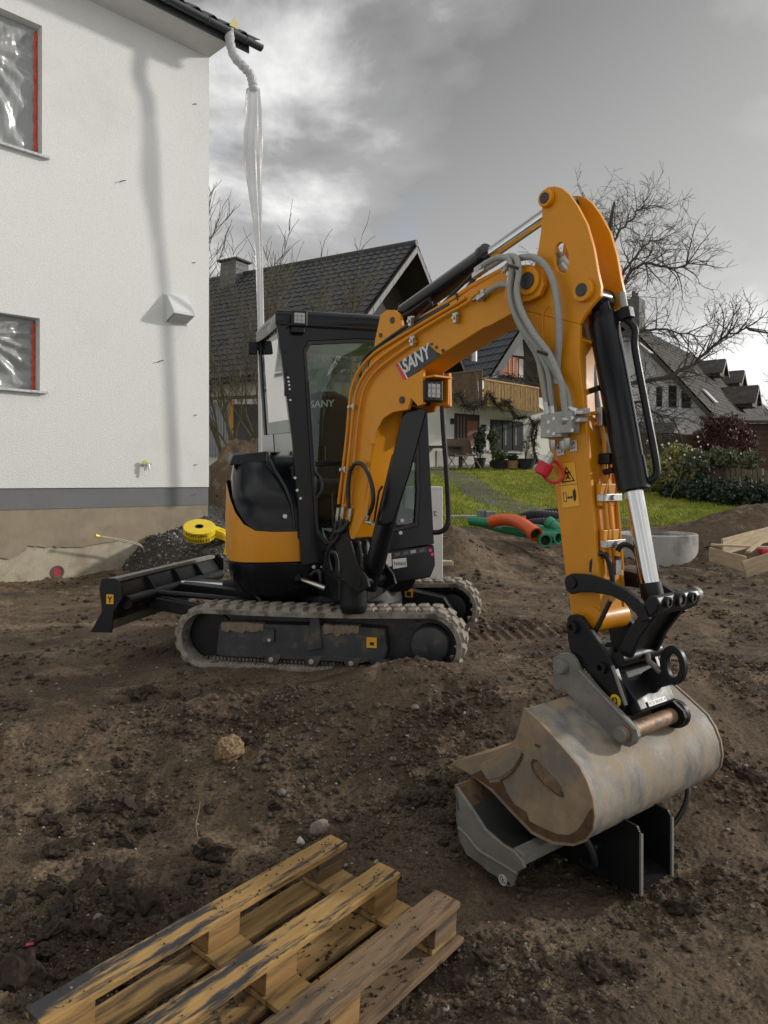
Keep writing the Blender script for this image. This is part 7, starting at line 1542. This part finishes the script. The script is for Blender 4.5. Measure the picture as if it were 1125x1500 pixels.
def limb_tree(name, label, Y, trunk, limbs, seed, tmat, cmat):
    r = random.Random(seed); base = P(*trunk[0], Y); t = thing(name, label, 'tree', base); tm = MB(); cm = MB()
    def twig(p, d, ln, rad, lev):
        n = 4; pts = [p]; rs = [rad]; dd = d.normalized(); q = p; bend = V((r.gauss(0, .22), r.gauss(0, .22), r.gauss(.02, .18)))
        for i in range(n):
            dd = (dd + bend * .5 + V((r.gauss(0, .10), r.gauss(0, .10), r.gauss(0, .10)))).normalized(); q = q + dd * ln / n; pts.append(q); rs.append(max(rad * (1 - .7 * (i + 1) / n), .005))
        cm.tube(pts, rs, 4 if lev < 2 else 3, caps=False)
        if lev >= 3: return
        for k in range(r.randint(4, 5) if lev < 2 else r.randint(2, 4)):
            f = r.uniform(.2, 1.0); i = min(int(f * n), n - 1); c = pts[i].lerp(pts[i + 1], f * n - i); ax = dd.orthogonal().normalized(); ax.rotate(Matrix.Rotation(r.uniform(0, 6.283), 3, dd)); an = r.uniform(.5, 1.15)
            twig(c, dd * math.cos(an) + ax * math.sin(an), ln * r.uniform(.38, .66), max(rs[i] * .6, .006), lev + 1)
    tp = spline([P(x, y, Y) for x, y in trunk], 6); n = len(tp); tm.tube(tp, [.20 - .165 * i / (n - 1) for i in range(n)], 10)
    for px, dY0, dY1, rad in limbs:
        k = len(px); ps = spline([P(x, y, Y + dY0 + (dY1 - dY0) * i / (k - 1)) for i, (x, y) in enumerate(px)], 6); n = len(ps)
        ps = [p + V((r.gauss(0, .03), r.gauss(0, .03), r.gauss(0, .03))) for p in ps]; tm.tube(ps, [rad * (1 - .78 * i / (n - 1)) for i in range(n)], 7)
        for i in range(3, n):
            for _ in range(2 if i % 2 else 1):
                dd = (ps[i] - ps[i - 1]).normalized(); ax = dd.orthogonal().normalized(); ax.rotate(Matrix.Rotation(r.uniform(0, 6.283), 3, dd)); an = r.uniform(.35, 1.1)
                twig(ps[i], dd * math.cos(an) + ax * math.sin(an), r.uniform(.6, 1.25), rad * .30, 1)
    tm.build('trunk', tmat, t, fix=False); cm.build('crown', cmat, t, fix=False); return t
limb_tree('bare_tree', 'large leafless tree with long curving limbs in front of the brown roofed house', 22.0, [(872, 712), (876, 640), (880, 560), (884, 480), (888, 400), (893, 335), (900, 296)],
    [([(885, 480), (905, 425), (940, 388), (980, 392), (1012, 388)], 0, -1.2, .07), ([(883, 512), (920, 492), (968, 482), (1018, 490)], 0, -.6, .065), ([(880, 570), (925, 560), (985, 550), (1030, 520), (1060, 492), (1098, 482)], 0, -1.6, .08), ([(890, 385), (905, 345), (925, 318), (938, 302)], 0, -.5, .05), ([(887, 440), (915, 398), (945, 360), (968, 352)], 0, .8, .06), ([(880, 590), (930, 588), (962, 606), (990, 612)], 0, -1.0, .06), ([(878, 610), (910, 615), (940, 625), (960, 635)], 0, -1.5, .05), ([(886, 450), (858, 420), (832, 404), (815, 398)], 0, 1.0, .05), ([(882, 540), (852, 520), (822, 512)], 0, .6, .05), ([(892, 350), (880, 322), (866, 305)], 0, .8, .035)], 4, BARK, TWIG)
bare_tree('bare_tree', 'leafless tree far behind the chalet roof with only its top showing', V((P(735, 690, 38).x, 38.0, 2.0)), [((0, 0, 1), 5.5, .2)], 8, 4, .7, .2, BARK, TWIG, .012, up=.5, kids=(3, 5))
bare_tree('bare_tree', 'small leafless tree beside the brown roofed house at its far end', V((P(1140, 690, 46).x, 46.0, 2.0)), [((-.1, 0, 1), 3.0, .15)], 14, 4, .9, .3, BARK, TWIG, .012, up=.3, kids=(3, 5))

# ------------------------------------------------------------------ bushes built of leaf faces
def leaf_cloud(m, r, blobs, n, size, flat=.6):
    tot = sum(b[3] * b[4] * b[5] for b in blobs)
    for (cx, cy, cz, rx, ry, rz) in blobs:
        for _ in range(int(n * rx * ry * rz / tot)):
            d = V((r.gauss(0, 1), r.gauss(0, 1), r.gauss(0, 1))).normalized() * (r.random() ** .33); ns = .82 + .25 * math.sin(d.x * 7 + cx * 3) * math.sin(d.z * 6 + cy)
            p = V((cx + d.x * rx * ns, cy + d.y * ry * ns, cz + d.z * rz * ns)); a = V((r.gauss(0, 1), r.gauss(0, 1), r.gauss(0, .6))).normalized(); b = a.orthogonal().normalized(); b.rotate(Matrix.Rotation(r.uniform(0, 6.28), 3, a)); c = a.cross(b); s = size * r.uniform(.6, 1.35)
            m.add([p - b * s, p + c * s * .5, p + b * s, p - c * s * .5], [(0, 1, 2, 3)])
def bush(name, label, cat, base, blobs, n, size, mat, stems=5, group=None, seed=1, stem_mat=BARK, h=None):
    r = random.Random(seed); base = V(base); t = thing(name, label, cat, base, group); m = MB(); leaf_cloud(m, r, [(base.x + b[0], base.y + b[1], base.z + b[2], b[3], b[4], b[5]) for b in blobs], n, size); m.build('foliage', mat, t, smooth=0, fix=False)
    s = MB()
    for k in range(stems):
        b = blobs[k % len(blobs)]; tip = base + V((b[0] + r.gauss(0, b[3] * .4), b[1] + r.gauss(0, b[4] * .3), b[2] + b[5] * r.uniform(.2, .9))); st = base + V((b[0] * .5 + r.gauss(0, .05), b[1] * .5, -.05)); s.tube([st, st.lerp(tip, .5) + V((r.gauss(0, .06), 0, .05)), tip], [.025, .018, .007], 5)
    s.build('stems', stem_mat, t); return t
BEECH = M('copper_beech_leaf', (.075, .022, .024), .6, var=.6, scale=5, col2=(.14, .05, .04), c2scale=9, c2lo=.52, c2hi=.64)
YGRN = M('yellow_green_leaf', (.24, .24, .075), .65, var=.4, scale=4, col2=(.34, .30, .13), c2scale=6, c2lo=.5, c2hi=.65); DGRN = M('ivy_leaf', (.020, .038, .022), .45, var=.5, scale=6, col2=(.04, .06, .03), c2scale=8, c2lo=.52, c2hi=.66); MGRN = M('mid_green_leaf', (.055, .08, .025), .6, var=.4, scale=5, col2=(.12, .13, .05), c2scale=7, c2lo=.5, c2hi=.64)
def at(x, Y): X = (x - CX) / FPX * Y; return V((X, Y, b1(X, Y)))
b = at(1060, 22.0); b.z = 1.35
bush('copper_beech', 'dense dark red copper beech bush beside the wooden shed', 'bush', b, [(0, 0, 1.05, .95, .8, .95), (-.68, 0, .8, .55, .6, .72), (.55, .1, .95, .55, .6, .85), (.0, 0, 1.65, .65, .5, .4), (-.2, 0, .3, .7, .6, .5)], 17000, .042, BEECH, 8, seed=3)
b = at(990, 19.0); 
bush('garden_bush', 'pale yellow green bush with white blossom at the end of the lawn', 'bush', b, [(-.35, 0, .65, .55, .5, .55), (.25, 0, .75, .5, .45, .65), (-.05, 0, 1.05, .35, .35, .4), (-.7, .1, .45, .35, .35, .35)], 5200, .045, YGRN, 12, seed=4)
m = MB(); rr = random.Random(6); o_t = [o for o in COL.objects if o.get('label', '').startswith('pale yellow green bush')][0]
for k in range(34):
    p = b + V((rr.gauss(.1, .5), rr.gauss(-.2, .25), rr.uniform(.5, 1.55))); s = rr.uniform(.018, .04)
    m.add([p + V((-s, 0, 0)), p + V((0, -s * .5, -s)), p + V((s, 0, 0)), p + V((0, -s * .3, s))], [(0, 1, 2, 3)])
m.build('blossom', M('white_blossom', (.72, .72, .66), .7), o_t, smooth=0, fix=False)
bush('garden_bush', 'grey green bush hanging over the low fence below the red bush', 'bush', at(1060, 18.8), [(-.6, 0, .95, .55, .4, .32), (0, 0, 1.0, .55, .4, .34), (.55, 0, .9, .5, .4, .35), (-1.0, 0, .85, .35, .35, .3)], 5000, .05, M('grey_green_leaf', (.10, .115, .06), .65, var=.4, scale=5, col2=(.19, .19, .10), c2scale=7, c2lo=.5, c2hi=.63), 10, seed=7)
for k, (x, Y, s) in enumerate(((950, 20.0, .9), (1010, 18.6, 1.0), (1045, 18.0, 1.05), (1085, 17.4, 1.1), (1125, 17.0, 1.15), (1165, 16.6, 1.15))):
    bush('ivy_hedge', 'dark green ivy mound along the edge of the lawn', 'hedge', at(x, Y), [(-.3, 0, .22 * s, .48, .4, .32 * s), (.3, .05, .28 * s, .48, .4, .36 * s)], 3000, .045, DGRN, 3, 'dark ivy mounds along the lawn edge', 20 + k)
bush('garden_bush', 'small dark green shrub against the fence behind the cylinder', 'bush', at(915, 19.5), [(0, 0, .35, .5, .4, .4)], 1800, .045, DGRN, 4, seed=31)
t_ = at(982, 17.8)
bare_tree('sapling', 'thin leafless sapling standing on the lawn in front of the blossom bush', t_, [((.05, 0, 1), .75, .014)], 3, 2, .6, .1, TWIGG, TWIGG, .004, up=.4)
# ------------------------------------------------------------------ fences and shed
FW = M('brown_fence_wood', (.085, .055, .034), .85, var=.35, scale=4, stretch=(3, 3, .5)); FW2 = M('pale_fence_wood', (.17, .14, .095), .85, var=.35, scale=4, stretch=(3, 3, .5))
def fence(label, a, b, h, n, mat, gap=.2):
    a, b = V(a), V(b); t = thing('garden_fence', label, 'fence', (a + b) / 2); d = b - a; ex = d.normalized(); side = V((-ex.y, ex.x, 0)).normalized()
    for k in range(n):
        c = a.lerp(b, (k + .5) / n); hh = h * (1 + rnd.uniform(-.02, .02)); MB().box(c + V((0, 0, hh / 2)), ex * (d.length / n * (1 - gap) / 2), side * .012, V((0, 0, hh / 2))).build('slat', mat, t)
    for z in (.25, .8): MB().box((a + b) / 2 + V((0, 0, h * z)) + side * .04, d / 2, side * .02, V((0, 0, .04))).build('rail', mat, t)
    for k in range(4): c = a.lerp(b, k / 3); MB().box(c + V((0, 0, h / 2)) + side * .08, ex * .045, side * .045, V((0, 0, h / 2 + .03))).build('post', mat, t)
pa, pb = at(930, 26.0), at(1020, 24.0); pa.z += .1; pb.z += .15
fence('tall brown slatted wooden fence behind the blossom bush', pa, pb, 1.2, 22, FW, .08)
pa, pb = at(1010, 19.4), at(1170, 17.4)
fence('low pale wooden fence between the ivy mounds and the grey green bush', pa, pb, .78, 20, FW2, .22)
def shed():
    a = P(1096, 700, 23.0); t = thing('wooden_shed', 'brown plank garden shed at the end of the hedge', 'shed', V((a.x + 1, 23.4, 1.3))); mt = M('shed_plank', (.10, .058, .042), .85, var=.3, scale=3, stretch=(.5, 3, 3))
    x0, x1 = a.x, a.x + 3.2; zb = 1.25
    for k in range(11): z = zb + .10 + .165 * k; MB().box(((x0 + x1) / 2, 23.0, z), ((x1 - x0) / 2, 0, 0), (0, .02, 0), (0, .008, .076)).build('plank', mt, t)
    MB().abox((x0 - .02, 23.03, zb), (x1, 25, zb + 1.85)).build('shed_core', DARKW, t); MB().box((x0 - .03, 22.97, zb + .9), (.05, 0, 0), (0, .03, 0), (0, 0, .95)).build('corner_post', mt, t)
    MB().prism([V((x0 - .5, 22.6, zb + 1.83)), V((x1, 22.6, zb + 1.83)), V((x1, 25.4, zb + 2.2)), V((x0 - .5, 25.4, zb + 2.2))], [V((x0 - .5, 22.6, zb + 1.92)), V((x1, 22.6, zb + 1.92)), V((x1, 25.4, zb + 2.3)), V((x0 - .5, 25.4, zb + 2.3))]).build('roof', TILEB, t)
shed()
# ------------------------------------------------------------------ terrace furniture and pots in front of the chalet
def deck_chair(x, Y, rot, label):
    p = at(x, Y); p.z += .06; ca, sa = math.cos(rot), math.sin(rot); ex, ey = V((ca, sa, 0)), V((-sa, ca, 0)); t = thing('garden_chair', label, 'chair', p, 'brown folding chairs on the chalet terrace'); mt = M('chair_brown', (.12, .085, .06), .8, var=.2); fm = M('chair_frame', (.30, .28, .25), .6)
    MB().box(p + V((0, 0, .46)), ex * .27, ey * .25, V((0, 0, .025))).build('seat', mt, t); MB().prism([p + ex * a + ey * .22 + V((0, 0, .48)) for a in (-.27, .27)] + [p + ex * a + ey * .42 + V((0, 0, 1.08)) for a in (.27, -.27)], [p + ex * a + ey * .26 + V((0, 0, .48)) for a in (-.27, .27)] + [p + ex * a + ey * .46 + V((0, 0, 1.08)) for a in (.27, -.27)]).build('backrest', mt, t)
    for s in (-.27, .27):
        MB().tube([p + ex * s - ey * .32, p + ex * s + ey * .25 + V((0, 0, .5))], .02, 6).build('leg', fm, t); MB().tube([p + ex * s + ey * .32, p + ex * s - ey * .25 + V((0, 0, .5))], .02, 6).build('leg', fm, t)
deck_chair(671, 26.0, .5, 'brown folding garden chair standing on the chalet terrace'); deck_chair(688, 26.3, .45, 'brown folding garden chair standing on the chalet terrace')
p = at(650, 26.5); p.z += .06; t = thing('garden_table', 'dark wooden garden table on the chalet terrace', 'table', p); mt = M('table_dark', (.07, .055, .045), .8, var=.2)
MB().box(p + V((0, 0, .74)), (.7, 0, 0), (0, .4, 0), (0, 0, .03)).build('table_top', mt, t)
for sx in (-.6, .6):
    for sy in (-.33, .33): MB().box(p + V((sx, sy, .36)), (.03, 0, 0), (0, .03, 0), (0, 0, .36)).build('leg', mt, t)
def potted(x, Y, rp, hp, col, pname, blobs, n, leaf, label, seed):
    p = at(x, Y); p.z += .05; t = thing('potted_plant', label, 'potted plant', p); MB().tube([p, p + V((0, 0, hp * .95)), p + V((0, 0, hp))], [rp * .75, rp, rp * 1.05], 14).build('pot', M(pname, col, .7, var=.1), t)
    r = random.Random(seed); m = MB(); leaf_cloud(m, r, [(p.x + b[0], p.y + b[1], p.z + hp + b[2], b[3], b[4], b[5]) for b in blobs], n, .05); m.build('foliage', leaf, t, smooth=0, fix=False)
    s = MB(); 
    for k in range(4): s.tube([p + V((0, 0, hp * .8)), p + V((r.gauss(0, .1), r.gauss(0, .1), hp + blobs[0][2] + blobs[0][5] * .5))], [.02, .008], 5)
    s.build('stems', BARK, t)
potted(703, 26.6, .22, .35, (.03, .03, .035), 'pot_black', [(0, 0, .55, .28, .28, .6), (.05, 0, .95, .16, .16, .3)], 1100, DGRN, 'tall dark evergreen in a black pot by the terrace door', 1)
potted(722, 26.8, .14, .2, (.05, .05, .05), 'pot_grey', [(0, 0, .9, .3, .25, .3), (0, 0, .5, .1, .1, .35)], 800, MGRN, 'small standard shrub with pale leaves in front of the chalet window', 2)
potted(732, 26.2, .32, .30, (.02, .022, .035), 'pot_navy', [(0, 0, .15, .32, .28, .22)], 700, MGRN, 'low green plant in a dark blue tub on the terrace', 3)
potted(750, 26.2, .24, .28, (.36, .20, .11), 'pot_terracotta', [(0, 0, .12, .22, .22, .16)], 400, DGRN, 'small plant in a terracotta pot on the terrace', 4)
potted(770, 26.3, .36, .34, (.022, .027, .045), 'pot_dark_blue', [(0, 0, .5, .3, .2, .4)], 60, TWIG, 'nearly leafless plant in a wide blue black pot on the terrace', 5)
